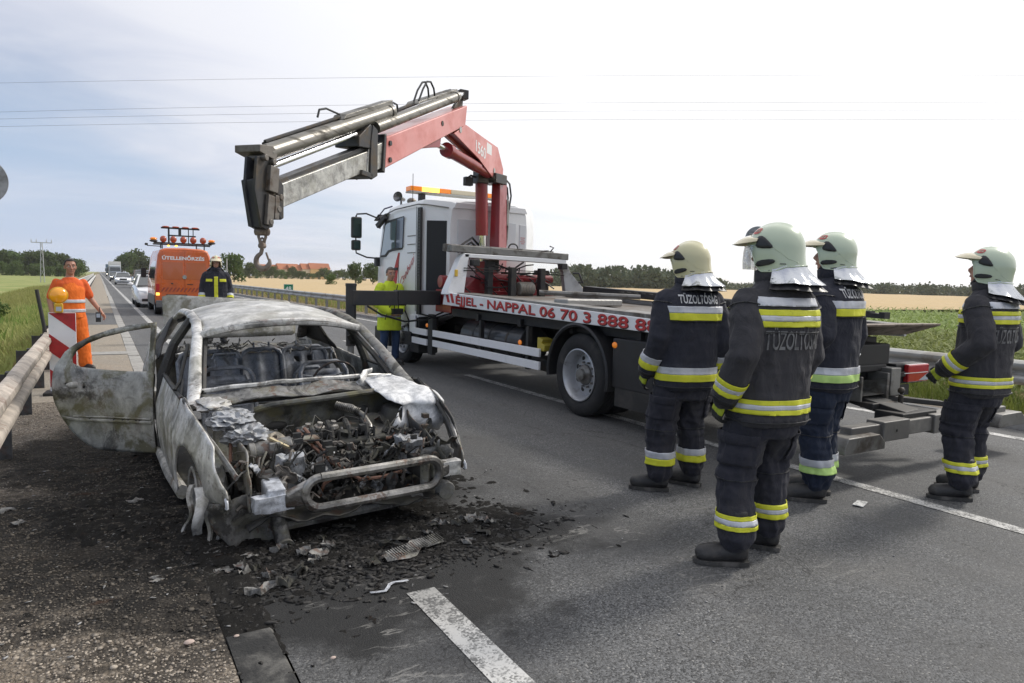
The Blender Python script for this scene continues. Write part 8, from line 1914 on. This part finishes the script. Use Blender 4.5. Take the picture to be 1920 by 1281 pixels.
def scrap(name, label, x, y, L, W_, m, rz, lift=.03, strips=0):
    t = tag(bpy.data.objects.new(name, None), label, 'debris', 'burnt scraps fallen under the front of the wreck'); COL.objects.link(t); t.location = (x, y, .004); t.rotation_euler = (0, 0, rz)
    g = [[(L*(i/7-.5), W_*(j/4-.5)*(1-.4*abs(i/3.5-1)**2)+.02*math.sin(i*1.3+rz*5), .004+lift*abs(noise.noise((i*.6+rz*9, j*.8, 1)))+.3*lift*math.sin(j*1.2)**2) for j in range(5)] for i in range(8)]
    b = MB(); b.sheet(g, .003); b.build('sheet', m, t, fix=True)
    if strips:
        b = MB()
        for k in range(strips): x_ = L*(k/strips-.45); b.bar((x_, -W_*.4, .03), (x_+.01, W_*.4, .045), .006, .004)
        b.build('fin', m, t)
    return t
random.seed(77)
for k in range(34):
    x, y = random.gauss(1.3, .42), random.gauss(3.62, .16)
    if y < 3.3: continue
    scrap('metal_scrap', 'small crumpled scrap of burnt metal below the bumper beam', x, y, random.uniform(.05, .15), random.uniform(.02, .07), random.choice([B_DARK, B_DARK, B_DARK, B_MID, B_MID]), random.uniform(0, 3), random.uniform(.02, .07))
scrap('radiator_scrap', 'ribbed strip of burnt radiator core lying below the bumper beam', 1.5, 3.5, .40, .10, B_MID, .35, .05, 24); scrap('metal_strip', 'long pale metal strip lying on the asphalt before the wreck', 1.22, 3.14, .22, .018, B_ALLOY, .4, .01)
for lab, x, y, s, rz in (('flat grey flake of ash on the burnt gravel near the guard rail', -.55, 5.3, .09, .4), ('larger grey flake of ash beside the guard rail post', -.45, 5.0, .07, 1.0), ('grey flake of ash under the open rear door', .18, 5.15, .08, .3), ('crumbled grey flake of ash in front of the hanging liner', .22, 3.75, .06, 1.4)):
    t = scrap('ash_flake', lab, x, y, s*1.2, s*.8, B_MID, rz, .02); t['group'] = ''; del t['group']
lt = thing('crushed_packet', 'flattened white packet lying beside the centre line', 'litter', (4.72, 2.83, .003), .3)
b = MB(); b.sheet([[(.13*(i/5-.5), .07*(j/3-.5), .008+.014*abs(noise.noise((i*.9, j*.9, 3)))) for j in range(4)] for i in range(6)], .004); b.build('wrapper', mat('white_card', (.62, .62, .60), .6, dirt=(.2, .2, .2), dscale=40), lt, fix=True)
for lab, x, y, s in (('small pebble on the gravel shoulder, pale pink', .29, 3.02, .022), ('white pebble at the edge of the sooty kerb', .47, 2.98, .012), ('white chip of paint on the asphalt by the kerb', .78, 2.62, .012)):
    t = thing('pebble', lab, 'stone', (x, y, .012)); b = MB(); b.ball((0, 0, .004), (s, s*.7, s*.45), 10, 6); b.build('stone', mat('pale_stone', (.48, .38, .33), .8, var=.2, vscale=30), t)
# ---- air
hb = MB(); hb.box(-4100, 4100, -720, 6150, -2.8, 46); ho = hb.build('haze', [], sharp=None); tag(ho, kind='stuff')
hm_ = bpy.data.materials.new('haze_air'); hm_.use_nodes = True
for n_ in list(hm_.node_tree.nodes):
    if n_.type == 'BSDF_PRINCIPLED': hm_.node_tree.nodes.remove(n_)
pv_ = hm_.node_tree.nodes.new('ShaderNodeVolumePrincipled'); pv_.inputs['Density'].default_value = .00011; pv_.inputs['Color'].default_value = (.96, .975, 1, 1); hm_.node_tree.links.new(pv_.outputs[0], [n for n in hm_.node_tree.nodes if n.type == 'OUTPUT_MATERIAL'][0].inputs['Volume'])
ho.data.materials.clear(); ho.data.materials.append(hm_)
